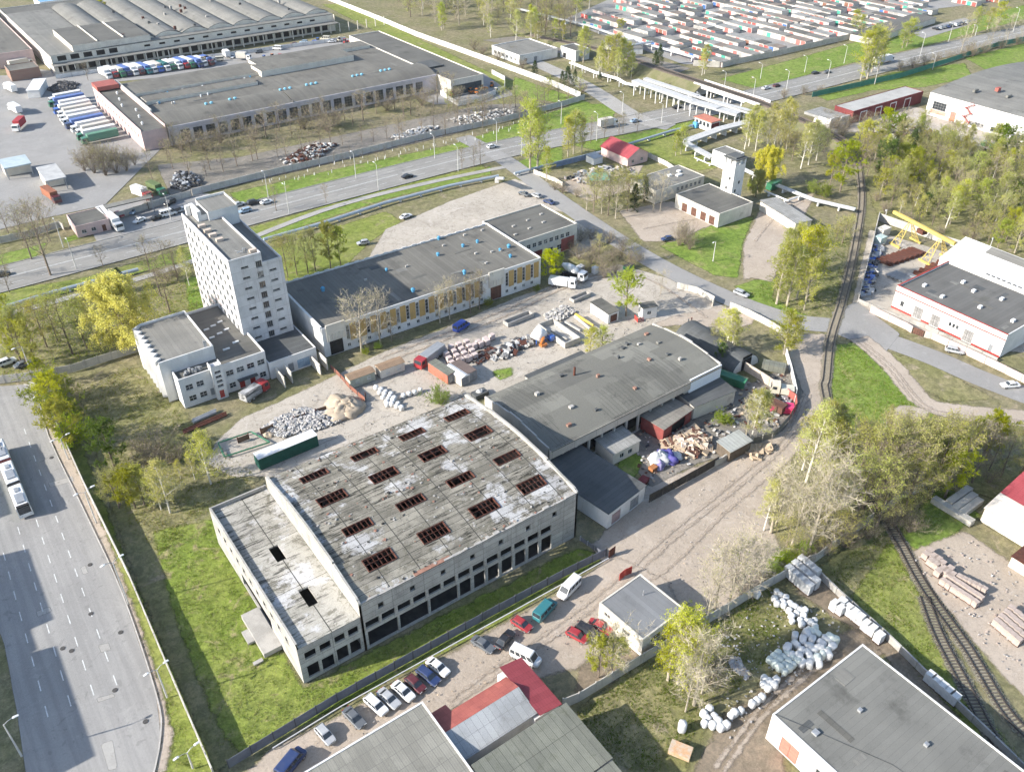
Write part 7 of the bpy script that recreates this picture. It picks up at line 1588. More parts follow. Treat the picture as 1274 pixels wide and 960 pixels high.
# ---- trucks
def truck_mesh():
    c = MB(); c.xprism([(0, .5), (0, 1.6), (.25, 2.7), (2.1, 2.8), (2.1, .5)], -1.22, 1.22); cab = c.mesh('cab', [PC['white']])
    w = MB(); w.face([(.0, 1.1, 1.65), (.0, -1.1, 1.65), (.22, -1.05, 2.55), (.22, 1.05, 2.55)]); w.shift((-.03, 0, 0)); ws = w.mesh('windscreen', GLASS)
    sw = MB(); sw.face([(.3, -1.235, 1.6), (1.4, -1.235, 1.6), (1.4, -1.235, 2.4), (.45, -1.235, 2.4)]); sw.face([(1.4, 1.235, 1.6), (.3, 1.235, 1.6), (.45, 1.235, 2.4), (1.4, 1.235, 2.4)]); sws = sw.mesh('side_window', GLASS)
    b = MB(); b.box(0, -1.25, 1.1, 1, 1.25, 3.8); box = b.mesh('cargo_box', [PC['white']])
    ch = MB(); ch.box(0, -.5, .7, 1, .5, 1.09); cha = ch.mesh('chassis', BLACKP); return cab, ws, sws, box, cha, wheel_mesh(.5, .3)
TM = truck_mesh()
def truck(x, y, head, cabc, boxm, L, label, cat='truck', near=True, grp=None, rk=None, h=1.0, cab=True, name='lorry', nosep=True):
    h0 = R(head)+math.pi; fx = Vector((math.cos(h0), math.sin(h0), 0)); o = thing(name, label, cat, Vector((x, y, 0))-fx*((L+2.3)/2), h0, grp)
    if cab: link('cab', TM[0], o, mats=[PC[cabc]]); link('windscreen', TM[1], o); link('side_window', TM[2], o)
    b = link('cargo_box', TM[3], o, (2.35, 0, 0), mats=[boxm]); b.scale = (L, 1, h); c = link('chassis', TM[4], o, (1.5, 0, 0)); c.scale = (L+.6, 1, 1)
    if near:
        for xx in (1.1, L*.62+2, L*.62+3.3):
            for yy in (-.98, .98): link('wheel', TM[5], o, (xx, yy, .5))
    if rk: rank(o, rk, grp)
    return o
def tk(px, py, head, *a, **k): g = G(px, py); return truck(g.x, g.y, head, *a, **k)
TARP = {'w': mat('white_tarp', (.66, .66, .65), (.58, .58, .575), .5, grain=.1), 'b': mat('blue_tarp', (.12, .19, .42), (.1, .15, .33), .5, grain=.1), 'g': mat('green_tarp', (.12, .26, .18), (.1, .2, .15), .5, grain=.1), 'r': mat('red_tarp', (.38, .05, .06), (.3, .04, .05), .5, grain=.1), 'c': mat('cream_tarp', (.55, .52, .46), (.48, .45, .4), .5, grain=.1), 'o': mat('ochre_tarp', (.5, .42, .3), (.42, .35, .25), .5, grain=.1), 't': mat('teal_tarp', (.04, .15, .15), (.03, .12, .12), .5, grain=.1)}
tk(139, 279, -83, 'white', TARP['w'], 13.2, 'white articulated lorry parked beside the gatehouse on the avenue lay-by')
a, b = G(83, 126), G(124, 176)
for i in range(12):
    p = a+(b-a)*(i/11); truck(p.x+rnd.uniform(-.7, .7), p.y+rnd.uniform(-.15, .15), 183+rnd.uniform(-1.5, 1.5), ['white', 'green', 'blue', 'royal blue', 'white', 'white', 'white', 'blue', 'white', 'white', 'green', 'green'][i], TARP['wbwwcwwbwcwg'[i]], rnd.uniform(10.8, 13), None, near=False, grp='trailers parked in the depot yard', rk='{o} parked lorry in the diagonal trailer rank by the pink wing, from the left', cab=True)
a, b = G(132, 96), G(258, 80)
for i in range(17):
    p = a+(b-a)*(i/16); truck(p.x+rnd.uniform(-.2, .2), p.y+rnd.uniform(-.8, .8), -80+rnd.uniform(-2, 2), ['white', 'red', 'green', 'blue', 'white', 'maroon', 'teal', 'white', 'royal blue', 'white', 'green'][i % 11], TARP['wwcbwwbwctwwbwbwb'[i]], rnd.uniform(7, 10), None, near=False, grp='lorries at the loading dock', rk='{o} lorry in the coloured rank at the loading dock, from the left')
for i in range(8):
    g = G(150+i*22, 88-i*2.6+(5 if i % 2 else -1)); truck(g.x, g.y, rnd.uniform(-80, 100), 'white', TARP['wcgrbowc'[i]], 5, None, near=False, grp='vans scattered on the dock yard', rk='{o} small lorry scattered over the dock yard, from the left') if i > 4 else None
tk(27, 83, 15, 'white', TARP['c'], 9, 'dark-sided coach-like lorry on the road left of the warehouse', near=False)
tk(25, 160, -120, 'white', TARP['r'], 7, 'lorry with red box at the left end of the depot yard', near=False); tk(20, 140, 100, 'white', TARP['w'], 8, 'white lorry at the left edge behind the red one', near=False); tk(14, 114, 100, 'white', TARP['w'], 8, 'white lorry nearest the top of the left depot edge', near=False)
tk(66, 249, -80, 'maroon', mat('rust_tank', (.3, .12, .07), (.24, .1, .06), .8), 8, 'rust-red tanker lorry left behind the gatehouse', near=False)
tk(756, 158, -6, 'white', TARP['c'], 6.5, 'cream tanker lorry on the avenue near the crimson roof', near=False); tk(1098, 79, -2, 'white', TARP['w'], 12, 'white lorry far along the avenue on the right', near=False)
tk(178, 246, -70, 'red', TARP['w'], 6, 'white lorry with red cab behind the lay-by wall', near=False); tk(196, 241, -75, 'green', mat('olive_tarp', (.12, .16, .07)), 6, 'olive green lorry behind the lay-by wall', near=False)
tk(318, 492, 22, 'red', mat('rubble_load', (.45, .45, .45), (.05, .05, .05), 1.2), 5, 'red lorry heaped with white sacks at the wing door', h=.7)
tk(535, 449, 200, 'red', METALG, 7.2, 'lorry with red cab and grey open box on the yard', h=.75)
tk(700, 356, -52, 'white', PC['white'], 5.5, 'white lorry beside the concrete mixer', h=.65)
o = tk(957, 507, 100, 'white', DOORB, 5.0, 'white open lorry in the tip of the hangar yard', h=.6)
tk(972, 489, 130, 'cream', PC['cream'], 3.0, 'cream lorry beside the sand-coloured wall', h=.5)
def mixer():
    o = tk(714, 346, -68, 'white', BLACKP, 5.5, 'concrete mixer lorry with white drum by the leafy tree', 'mixer lorry', h=.12)
    m = MB(); m.tube((2.6, 0, 2.3), (4.2, 0, 2.75), .7, 1.25, 12); m.tube((4.2, 0, 2.75), (6.0, 0, 3.1), 1.25, 1.2, 12); m.tube((6, 0, 3.1), (7.8, 0, 3.5), 1.2, .5, 12); m.build('drum', PC['white'], o, smooth=True)
mixer()
def bus():
    a = G(42, 641); b = G(-3, 530); d = (b-a); ang = math.atan2(d.y, d.x); L = d.length
    o = thing('articulated_bus', 'white and green three-section articulated trolleybus on the wide road', 'bus', a+Vector((math.sin(ang), -math.cos(ang), 0))*(-1.1), ang)
    s = 0
    for k in range(3):
        l = 7.6; m = MB(); w = 1.27
        prof = [(-w, .35), (-w, 1.2), (-w*.98, 2.9), (-w*.8, 3.1), (w*.8, 3.1), (w*.98, 2.9), (w, 1.2), (w, .35)]
        m.yprism(prof, s, s+l); m.build('section', PC['white'], o)
        q = MB(); q.box(s+.02, -w-.02, .38, s+l-.02, -w-.004, 1.15); q.box(s+.02, w+.004, .38, s+l-.02, w+.02, 1.15); q.build('green_skirt', PC['green'], o)
        for sg in (-1, 1):
            q = MB()
            for i in range(5): q.face([(s+.35+i*1.45, sg*(w+.018), 1.45), (s+1.65+i*1.45, sg*(w+.018), 1.45), (s+1.65+i*1.45, sg*(w*.985+.018), 2.6), (s+.35+i*1.45, sg*(w*.985+.018), 2.6)])
            q.build('side_window', GLASS, o)
        q = MB(); q.box(s+1.2, -.75, 3.1, s+4.2, .75, 3.38); q.box(s+5, -.4, 3.1, s+6.4, .4, 3.3); q.build('roof_unit', METALG, o)
        if k == 2 or k == 0:
            for sg in (-.25, .25):
                if k == 0: continue
                q = MB(); q.tube((s+2, sg, 3.3), (s+7.4, sg, 3.75), .04, .04, 5); q.build('trolley_pole', BLACKP, o)
        for xx in (1.6, 5.8):
            for yy in (-1.1, 1.1): link('wheel', TM[5], o, (s+xx, yy, .5))
        if k < 2:
            q = MB()
            for i in range(6): q.box(s+l+i*.2+.01, -1.18+.06*(i % 2), .45, s+l+i*.2+.19, 1.18-.06*(i % 2), 3.0-.06*(i % 2))
            q.build('bellows', BLACKP if k == 0 else mat('red_bellows', (.12, .03, .03)), o)
        s += l+1.2
    q = MB(); q.face([(-.02, 1.1, 1.2), (-.02, -1.1, 1.2), (-.02, -1.1, 2.75), (-.02, 1.1, 2.75)]); q.build('windscreen', GLASS, o); q = MB(); q.box(-.05, -1.15, 2.8, .6, 1.15, 3.15); q.build('destination_board', BLACKP, o)
    for y in (-.85, .85): link('headlight', car_parts('sedan')['hl'], o, (-.03, y, .8))
bus()
# ------------------------------------------------------------------ yard goods
BAG = mat('bag_cloth', (.66, .66, .645), (.56, .56, .55), 1.4, stain=(.42, .42, .41), ssc=.6, slo=.62, bump=.3)
BAGG = mat('greenish_bag', (.60, .65, .60), (.52, .57, .53), 1.4, stain=(.42, .44, .42), ssc=.6, slo=.62, bump=.3)
BRICKP = mat('pinkish_blocks', (.52, .43, .38), (.44, .36, .31), 1.4, seams=(.3, .22, .5), seamc=(.3, .25, .22), seamw=.015, wall=True)
def bag_mesh(seed):
    g = random.Random(seed); m = MB(); P = []
    for z, k in ((0, .9), (.12, 1.0), (.5, 1.03), (.86, .98), (.98, .84), (1.02, .3)):
        for i in range(12):
            a = 2*math.pi*i/12; c, s = math.cos(a), math.sin(a); q = 1/max(abs(c), abs(s))**.88; r = .47*k*q*(1+g.uniform(-.05, .05)); P.append((r*c, r*s, z*(1+g.uniform(-.03, .03))))
    F = [(j*12+i, j*12+(i+1) % 12, (j+1)*12+(i+1) % 12, (j+1)*12+i) for j in range(5) for i in range(12)]+[tuple(60+i for i in range(12))]
    m.faces(P, F); return m.mesh('bulk_bag', BAG, True)
BAGS = [bag_mesh(i) for i in range(5)]
def bags(px, n_label, grp, size=(.95, .95, 1.0), m=None, cols=None, z=None, tilt=.0, name='bulk_bag', cat='bulk bag', rot=None):
    for k, q in enumerate(px):
        p = G(q[0], q[1]); o = link(name, rnd.choice(BAGS), None, (p.x, p.y, q[2] if len(q) > 2 else 0), (rnd.uniform(-tilt, tilt), rnd.uniform(-tilt, tilt), rnd.uniform(0, 6.28) if rot is None else rot+rnd.uniform(-.1, .1)), [m or BAG])
        s = rnd.uniform(.9, 1.12); o.scale = (size[0]*s, size[1]*s, size[2]*s*rnd.uniform(.9, 1.1)); o['category'] = cat; rank(o, n_label, grp)
def scatter(poly, n, dmin, seed=1):
    g = random.Random(seed); W_ = [G(*p) for p in poly]; Q = [(p.x, p.y) for p in W_]; xs = [q[0] for q in Q]; ys = [q[1] for q in Q]; out = []; t = 0
    while len(out) < n and t < 6000:
        t += 1; p = (g.uniform(min(xs), max(xs)), g.uniform(min(ys), max(ys)))
        if inside(p, Q) and all((p[0]-a)**2+(p[1]-b)**2 > dmin*dmin for a, b in out): out.append(p)
    return out
def wpx(L): return [PR((a, b, 0)) for a, b in L]
bags([(965, 738), (963, 747), (970, 743), (977, 746), (966, 753), (975, 755), (982, 752), (988, 757), (981, 761), (990, 765), (984, 768), (995, 762), (1000, 768), (994, 773), (985, 774), (1003, 775), (997, 779), (1008, 777), (1013, 774), (1005, 784), (1013, 782), (973, 750), (1001, 761)], '{o} white bulk bag of the upper loose heap on the bag yard, from the left', 'white bulk bags in the upper heap', (1.05, 1.05, 1.05), tilt=.2)
bags(wpx(scatter([(983, 795), (1005, 790), (1012, 805), (1030, 795), (1038, 805), (1030, 818), (1018, 828), (998, 830), (978, 812)], 34, 1.15, 3)), '{o} white bulk bag of the big white heap by the wide roof, from the left', 'white bulk bags in the big heap', (1.7, 1.15, 1.2), tilt=.25)
bags([(1008, 789), (1013, 786), (1016, 790), (1033, 797, 0), (1036, 800), (1033, 806), (1028, 812), (1022, 818), (1016, 822)], '{o} pale bag along the rim of the big white heap, from the left', 'pale bags along the heap rim', (1.5, 1.1, 1.3), BAGG, tilt=.2)
bags([(957+i*6.2+j*5.2, 823+i*4.9-j*4.2) for i in range(4) for j in range(4) if not (i == 0 and j == 3)], '{o} greenish bag of the neat block left of the white heap, from the left', 'greenish bags in a neat block', (1.15, 1.15, 1.1), BAGG, rot=0.)
bags([(950, 846), (956, 850), (962, 855), (955, 858), (949, 853), (965, 848)], '{o} white bag in the small lower block, from the left', 'white bags in the small lower block', (1.15, 1.15, 1.1), rot=0.)
bags([(875, 890), (882, 884), (880, 896), (888, 893), (876, 902), (886, 904), (893, 900), (896, 907), (903, 904), (909, 892), (913, 889), (921, 886), (935, 878), (941, 874), (947, 870)], '{o} white bag in the loose line at the bottom of the yard, from the left', 'white bags in the bottom line', (1.15, 1.15, 1.15), rot=0.)
bags([(848, 908)], 'single tall white bag standing alone on the shaded grass', 'lone bag', (1.3, 1.3, 2.0))
bags([(941, 742)], 'white and blue sack by the panel fence under bare trees', 'lone sack', (1.2, 1.2, 1.3))
def stack_mesh(w, d, h, m, nz=3, nm='pallet_stack'):
    b = MB(); g = random.Random(int(w*100+d*10+h)); 
    b.box(-w/2, -d/2, 0, w/2, d/2, .14, 1)
    for i in range(nz): e = g.uniform(-.02, .02); b.box(-w/2+.03+e, -d/2+.03-e, .15+(h-.15)*i/nz+.005, w/2-.03+e, d/2-.03-e, .15+(h-.15)*(i+1)/nz)
    return b.mesh(nm, [m, DOORB])
def stacks(px, tpl, grp, me_, rot=0., jit=.05, cat='pallet stack', name='pallet_stack'):
    for q in px:
        p = G(q[0], q[1]); o = link(name, me_, None, (p.x, p.y, q[2] if len(q) > 2 else 0), rot+rnd.uniform(-jit, jit)); o['category'] = cat; rank(o, tpl, grp)
SW = stack_mesh(1.45, 1.35, 2.0, BAG, 2); SB = stack_mesh(1.5, 1.2, 1.4, BRICKP, 3); SG = stack_mesh(1.3, 1.9, 2.4, mat('wrapped_grey', (.56, .56, .55), (.48, .48, .475), 1.2), 3)
stacks([(1037, 758), (1044, 762), (1046, 755), (1054, 763), (1061, 768), (1068, 774), (1076, 783), (1083, 788), (1092, 797)], '{o} tall white wrapped stack along the low wall, from the left', 'white wrapped stacks along the low wall', SW, 0)
stacks([(1155, 847), (1162, 853), (1170, 860), (1178, 867), (1185, 873)], '{o} white wrapped stack in the line beside the wide grey roof, from the left', 'white wrapped stacks beside the wide roof', SW, 0)
stacks([(981+i*7.2+j*8, 717+i*6.2-j*6) for i in range(4) for j in range(3) if not (i == 3 and j == 2)], '{o} grey wrapped stack in the block by the panel fence, from the left', 'grey wrapped stacks by the panel fence', SG, 0)
stacks([(1155, 690), (1160, 697), (1165, 700), (1170, 705), (1163, 706), (1172, 712), (1176, 716), (1166, 715), (1151, 694), (1157, 702), (1180, 712), (1182, 719)], '{o} pinkish brick stack in the wedge beside the track, from the left', 'brick stacks in the wedge', SB, 0)
stacks([(1172+i*6.6, 727+i*4.4) for i in range(7)]+[(1178+i*6.6, 721+i*4.4) for i in range(7)]+[(1192+6*i, 722+3*i) for i in range(6)], '{o} brick pallet in the slanting rank by the second track, from the left', 'brick pallets in the slanting rank', stack_mesh(1.0, 1.1, 1.4, BRICKP, 3), 0, .2)
stacks([(1238+i*6.5+j*6, 778+i*5.6-j*5.4) for i in range(5) for j in range(4) if 1238+i*6.5+j*6 < 1276], '{o} brick pallet in the neat block at the right edge, from the left', 'brick pallets at the right edge', stack_mesh(1.15, 1.15, 1.5, BRICKP, 3), 0, .12)
stacks([(552+i*9.4+j*3.5, 439-i*3.2+j*5.6) for i in range(4) for j in range(4)]+[(590+i*8, 434-i*2.5) for i in range(3)]+[(574, 452), (584, 449), (595, 430), (604, 426), (612, 422)], '{o} pinkish wrapped pallet of the rank in the middle yard, from the left', 'pinkish wrapped pallets in the middle yard', stack_mesh(1.35, 1.2, 1.6, mat('pink_wrap', (.58, .48, .45), (.5, .42, .39), 1.2), 2), .0)
bags([(468+i*6.2+j*4.4, 484+i*2.6+j*6.0) for i in range(4) for j in range(4)]+[(502, 494), (509, 492), (516, 490), (523, 487), (489, 500), (482, 505)], '{o} white bulk bag of the heap behind the ruin, from the left', 'white bulk bags behind the ruin', (1.1, 1.1, 1.0))
def slab(px, py, l, w, h, rot, tpl, grp, m=CONCP, name='concrete_slab', z=0):
    p = G(px, py); b = MB(); b.box(-l/2, -w/2, 0, l/2, w/2, h); o = b.build(name, m, None, (p.x, p.y, z), rot); o['category'] = 'slab'; rank(o, tpl, grp); return o
for q in ((1192, 620, 7.5, 1.4, 1.3, .0), (1198, 628, 7.5, 1.4, 1.3, 0), (1206, 634, 7.0, 1.4, 1.3, 0), (1184, 638, 8.5, 1.5, 1.2, -1.57)): slab(*q, '{o} pale concrete channel block by the half red hall, from the left', 'concrete channel blocks')
# heaps
def heap(name, label, px, py, rad, h, m, seed=1, n=1, cat='heap'):
    p = G(px, py); b = MB(); g = random.Random(seed)
    for i in range(n): b.blob((g.uniform(-.5, .5)*rad*(n > 1), g.uniform(-.4, .4)*rad*(n > 1), -.05), (rad*g.uniform(.6, 1), rad*g.uniform(.5, .85), h*g.uniform(.7, 1)), seed+i, .3, 0, 18, 7, True)
    o = b.build(name, m, None, p, smooth=True); return tag(o, label, cat)
SANDM = mat('sand', (.46, .38, .285), (.39, .32, .24), .6, bump=.3); RUBM = mat('grey_rubble', (.45, .43, .42), (.34, .33, .32), 1.2, bump=.5)
heap('sand_heap', 'large tan sand heap beside the white rubble', 424, 508, 4.3, 1.9, SANDM, 5, 6)
heap('sand_heap', 'small tan sand heap at the left end of the rubble', 334, 541, 1.7, .9, SANDM, 8)
def rubble(name, label, poly, n, smin, smax, mats, seed, z=.0, flatk=.5, hum=0.):
    g = random.Random(seed); W_ = [G(*p) for p in poly]; c = sum(W_, Vector())/len(W_); Q = [(p.x, p.y) for p in W_]; xs = [q[0] for q in Q]; ys = [q[1] for q in Q]; b = MB(); k = 0; t = 0
    while k < n and t < n*20:
        t += 1; p = (g.uniform(min(xs), max(xs)), g.uniform(min(ys), max(ys)))
        s_ = sdist([p], Q)[0]
        if s_ < 0: continue
        s = g.uniform(smin, smax); n0 = len(b.v); b.box(-s/2, -s*g.uniform(.25, .5), 0, s/2, s*g.uniform(.25, .5), s*g.uniform(.2, flatk), g.randrange(len(mats)))
        M_ = Matrix.Translation((p[0]-c.x, p[1]-c.y, g.uniform(0, .2)+min(s_, 2)*hum*g.uniform(.3, 1))) @ Matrix.Rotation(g.uniform(0, 6.3), 4, 'Z') @ Matrix.Rotation(g.uniform(-.5, .5), 4, 'X') @ Matrix.Rotation(g.uniform(-.5, .5), 4, 'Y')
        for i in range(n0, len(b.v)): b.v[i] = tuple(M_ @ Vector(b.v[i]))
        k += 1
    o = b.build(name, mats, None, c); tag(o, label, 'heap'); o['kind'] = 'stuff'; return o
PLK = mat('raw_planks', (.48, .38, .27), (.40, .31, .22), .8); WHR = mat('white_scrap', (.56, .545, .52), (.45, .44, .42), 1); DKR = mat('dark_scrap', (.06, .06, .065), (.1, .1, .1), 1)
rubble('rubble', 'pale broken concrete heap behind the ruin', [(324, 535), (345, 520), (375, 508), (410, 512), (425, 525), (395, 535), (350, 545)], 1500, .18, .85, [RUBM, CONC, RUBM, WHR], 2, hum=.4)
rubble('scrap_wood', 'tan heap of broken planks and boards in the scrap yard', [(820, 552), (845, 540), (865, 533), (880, 545), (885, 560), (868, 568), (845, 562)], 260, .5, 2.2, [PLK, PLK, SAND, DOORB], 3, flatk=.25, hum=.5)
rubble('scrap_wood', 'scattered planks at the lane edge beside the metal shelter', [(930, 565), (945, 552), (960, 558), (940, 572)], 30, .6, 2.4, [PLK], 4, flatk=.15)
rubble('tyre_heap', 'black tyre heap in the depot', [(60, 112), (75, 102), (98, 104), (92, 114), (66, 116)], 160, .8, 1.4, [DKR], 5, hum=.5)
rubble('coal_heap', 'dark scrap pile behind the avenue wall', [(210, 232), (222, 214), (245, 218), (252, 230), (228, 237)], 220, .6, 1.5, [DKR, DKR, METALG], 6, hum=.6)
rubble('scrap_heap', 'brownish scrap heaps along the avenue wall', [(350, 200), (390, 180), (420, 180), (395, 198), (360, 208)], 260, .5, 1.6, [RUST, CONC, WHR, DOORB], 7, hum=.5)
rubble('scrap_heap', 'pale scrap heaps under bare trees by the avenue wall', [(485, 172), (520, 160), (545, 158), (530, 170), (495, 178)], 220, .5, 1.5, [WHR, METALG, CONC], 8, hum=.5)
rubble('scrap_heap', 'pale litter under the trees left of the truck yard', [(555, 150), (600, 140), (640, 135), (640, 145), (580, 158)], 160, .5, 1.4, [WHR, WHR, CONC], 9, hum=.4)
rubble('scrap_heap', 'mixed concrete scrap beside the rank of wrapped pallets', [(605, 440), (640, 425), (660, 418), (664, 428), (632, 446), (612, 448)], 160, .4, 1.7, [CONC, METALG, RUST, WHR, DKR], 10, hum=.5)
rubble('scrap_heap', 'red-brown iron scrap in the middle yard', [(585, 447), (612, 432), (618, 440), (596, 453)], 90, .4, 1.6, [RUST, RUST, DKR], 11, flatk=.2)
rubble('rubble', 'broken stone strewn north of the concrete pits', [(676, 392), (700, 380), (718, 388), (700, 398), (684, 402)], 220, .3, .9, [CONC, RUBM, CONCP], 12, hum=.2)
rubble('litter', 'pale litter patch on the grass of the bag yard', [(905, 820), (918, 818), (932, 838), (928, 845), (915, 835)], 150, .2, .7, [WHR, RUBM, SAND], 13)
rubble('scrap_heap', 'iron scrap and parts lying in the hangar yard', [(955, 500), (978, 495), (985, 510), (965, 518)], 70, .4, 1.6, [DKR, RUST, METALG, WHR], 14)
rubble('scrap_heap', 'scrap strewn along the shaded wall of the crane yard', [(1070, 372), (1082, 325), (1090, 290), (1100, 296), (1092, 330), (1085, 365)], 200, .5, 1.8, [DKR, METALG, WHR, CONC, PC['royal blue']], 15, hum=.3)
rubble('scrap_heap', 'scrap and boards in the yard by the pink house', [(700, 222), (745, 206), (790, 208), (790, 222), (740, 232)], 200, .5, 2.2, [CONC, SAND, METALG, DKR], 16, flatk=.2)
rubble('scrap_heap', 'dark timber and iron near the dark red shed', [(1080, 168), (1110, 152), (1140, 156), (1170, 168), (1120, 174)], 160, .6, 2.0, [DOORB, DKR, CONC], 17, flatk=.3)
# rows of pipes and beams
def rods(name, label, px0, px1, n, r, m, across, z=.1, layers=1, cat='pipe stack', sq=False):
    a, b = G(*px0), G(*px1); d = (b-a).normalized(); nn = Vector((-d.y, d.x, 0)); mb = MB(); g = random.Random(len(label or name))
    for l in range(layers):
        for i in range(n):
            o = nn*(across*i)+Vector((0, 0, z+r+l*2*r)); j = g.uniform(-.4, .4)
            mb.tube(o+d*j, (b-a)+o+d*j, r, r, 4 if sq else 7)
    return tag(mb.build(name, m, None, a), label, cat)
rods('pipe_bundle', 'grey pipes lying beside the rusty beams near the office wing', (241, 527), (270, 514), 4, .14, METALG, .35, layers=2)
rods('beam_bundle', 'rusty red steel beams lying on the slabs near the office wing', (229, 540), (283, 517), 3, .2, RUST, .55, layers=1, sq=True)
for i in range(7):
    rods('beam_bundle', None, (1090+i*6.5, 325-i*2.2), (1108+i*6.5, 332-i*2.2), 5, .15, RUST, .4, layers=3, sq=True); rank(COL.objects[-1], '{o} rusty beam bundle in the upper bay of the crane yard, from the left', 'beam bundles in the upper bay')
for i in range(6):
    rods('beam_bundle', None, (1128+i*7.2, 345-i*3.4), (1152+i*7.2, 355-i*3.4), 4, .16, RUST if i else METALG, .42, layers=3, sq=True); rank(COL.objects[-1], '{o} dark beam bundle in the lower bay of the crane yard, from the left', 'beam bundles in the lower bay')
for i in range(5):
    rods('pipe_bundle', None, (1104+i*5, 345+i*2), (1118+i*5, 340+i*2), 3, .16, METALG, .4, layers=2); rank(COL.objects[-1], '{o} grey pipe bundle before the white and red hall, from the left', 'pipe bundles before the hall')
# containers and cabins
def container(label, px, py, l, w, h, rot, m, roofm=None, name='container', cat='container', pitched=False, z=0, extra=None):
    p = G(px, py); o = thing(name, label, cat, p, rot); b = MB(); b.box(-l/2, -w/2, .12, l/2, w/2, h); b.build('wall', m, o)
    r = MB()
    if pitched: r.yprism([(-w/2-.15, h), (0, h+.45), (w/2+.15, h), (w/2+.15, h-.08), (-w/2-.15, h-.08)], -l/2-.15, l/2+.15)
    else: r.box(-l/2-.04, -w/2-.04, h+.002, l/2+.04, w/2+.04, h+.09)
    r.build('roof', roofm or m, o); d = MB(); d.box(l/2+.003, -w*.42, .2, l/2+.05, -.03, h-.15); d.box(l/2+.003, .03, .2, l/2+.05, w*.42, h-.15); d.build('door', DOORG, o)
    if extra == 'win':
        for x in (-l*.28, l*.18):
            f, pn = win_mesh(.9, .8, 2, 1, FRAMEW); q = link('window', f, o, (x, -w/2-.13, 1.1)); link('pane', pn, q)
    return o
container('long dark green trailer with white roof standing behind the ruin', 358, 566, 13.5, 2.6, 3.0, 0.02, mat('bottle_green', (.02, .10, .075), (.016, .08, .06), .8), METALW, 'box_trailer', 'trailer')
BRR = mat('brown_sheet', (.30, .21, .14), (.25, .17, .11), .6, stripes=(0, .4, .15, .4))
container('site cabin with brown roof nearer the sand heap', 449, 475, 6.5, 2.8, 2.6, -.02, mat('green_cream', (.42, .44, .36)), BRR, 'site_cabin', 'cabin', True, extra='win')
container('white site cabin with brown roof nearer the blue van', 486, 463, 6.5, 2.8, 2.6, -.02, CREAMW, BRR, 'site_cabin', 'cabin', True, extra='win')
container('rusty red container with greenish roof in the middle yard', 550, 468, 7.5, 2.5, 2.7, -1.45, mat('salmon_container', (.42, .15, .10), (.35, .12, .08), .7), SLATEG)
container('cream round-topped container between red and brown ones', 569, 472, 6.2, 2.5, 2.5, -1.45, CREAMW, METALW, pitched=True)
container('brown-roofed open container right of the cream one', 577, 467, 6.4, 2.8, 2.6, -1.45, mat('boards_brown', (.36, .30, .27)), mat('brown_roof_boards', (.17, .13, .115), (.13, .1, .09), .6, stripes=(1, .5, .2, .4)))
container('green tank-like container against the pale blue gable', 911, 477, 6.5, 2.2, 2.2, -1.2, PC['green'], PC['green'], 'green_tank', 'tank', True)
container('pink tarpaulin-covered skip at the hangar yard tip', 972, 511, 5.2, 2.2, 1.6, -.75, mat('pink_tarp', (.65, .06, .17), (.55, .05, .14), .8), None, 'skip', 'skip')
container('green skip beside the service road corner', 782, 334, 3.2, 1.8, 1.2, .15, PC['green'], DKR, 'skip', 'skip')
container('white crate by the bare bushes behind the mixer lorry', 740, 340, 1.5, 1.4, 2.0, .1, METALW, None, 'crate', 'crate')
container('white box beside the white lorry near the mixer', 722, 337, 2.2, 1.6, 1.6, .1, METALW, None, 'crate', 'crate')
container('cream container by the top wall of the crane yard', 1098, 292, 4, 2.4, 2.4, 0, CREAMW)
container('pale teal container under the shaded crane yard wall', 1094, 303, 3.2, 2.4, 2.4, 0, mat('pale_teal', (.45, .55, .53)))
container('green waste container far behind the white arched hall', 1225, 181, 3, 2, 1.6, 0, PC['green'], None, 'skip', 'skip')
container('green waste container right of its twin behind the hall', 1236, 184, 3, 2, 1.6, 0, PC['green'], None, 'skip', 'skip')
container('small orange crate trailer on the shaded grass at the bottom', 846, 936, 2.0, 3.2, 1.0, .5, mat('orange_crate', (.55, .33, .18), (.5, .42, .33), 1), None, 'crate', 'crate')
container('grey-green railway wagon-like tank in the hangar yard', 962, 460, 5.5, 2.3, 1.8, -1.0, SLATEG, None, 'old_tank', 'tank')
container('green container at the far right edge of the gravel yard', 962, 234, 6, 2.3, 2.4, .1, PC['green'])
# covered heap, silo machine, concrete pits
def tarpheap():
    p = G(826, 572); o = thing('tarp_heap', 'heap under blue and white tarpaulins in the scrap yard', 'heap', p); 
    b = MB(); b.blob((-1.2, .3, 0), (2.3, 2.2, 2.3), 4, .35, 0, 14, 7, True); b.build('white_tarp', BAG, o, smooth=True); b = MB(); b.blob((.7, .1, 0), (2.0, 2.4, 2.1), 9, .35, 0, 14, 7, True); b.build('blue_tarp', mat('blue_plastic', (.06, .07, .28), (.12, .10, .30), 1.0), o, smooth=True)
    b = MB(); b.blob((-2.2, -1.0, 0), (1.4, 1.2, 1.3), 6, .35, 0, 12, 6, True); b.build('violet_tarp', mat('violet_plastic', (.16, .13, .30), (.4, .38, .5), 1.2), o, smooth=True); b = MB(); b.blob((2.9, -.6, 0), (1.2, 1.8, .8), 3, .3, 0, 12, 6, True); b.build('loose_sheet', BAG, o, smooth=True)
tarpheap()
container('orange-brown crate below the blue tarpaulin heap', 812, 585, 1.6, 1.2, 1.0, .1, mat('orange_brown', (.4, .17, .07)), None, 'crate', 'crate')
container('dark red box beside the dark garage', 800, 601, 2.2, 1.6, 1.1, .3, REDB, None, 'crate', 'crate')
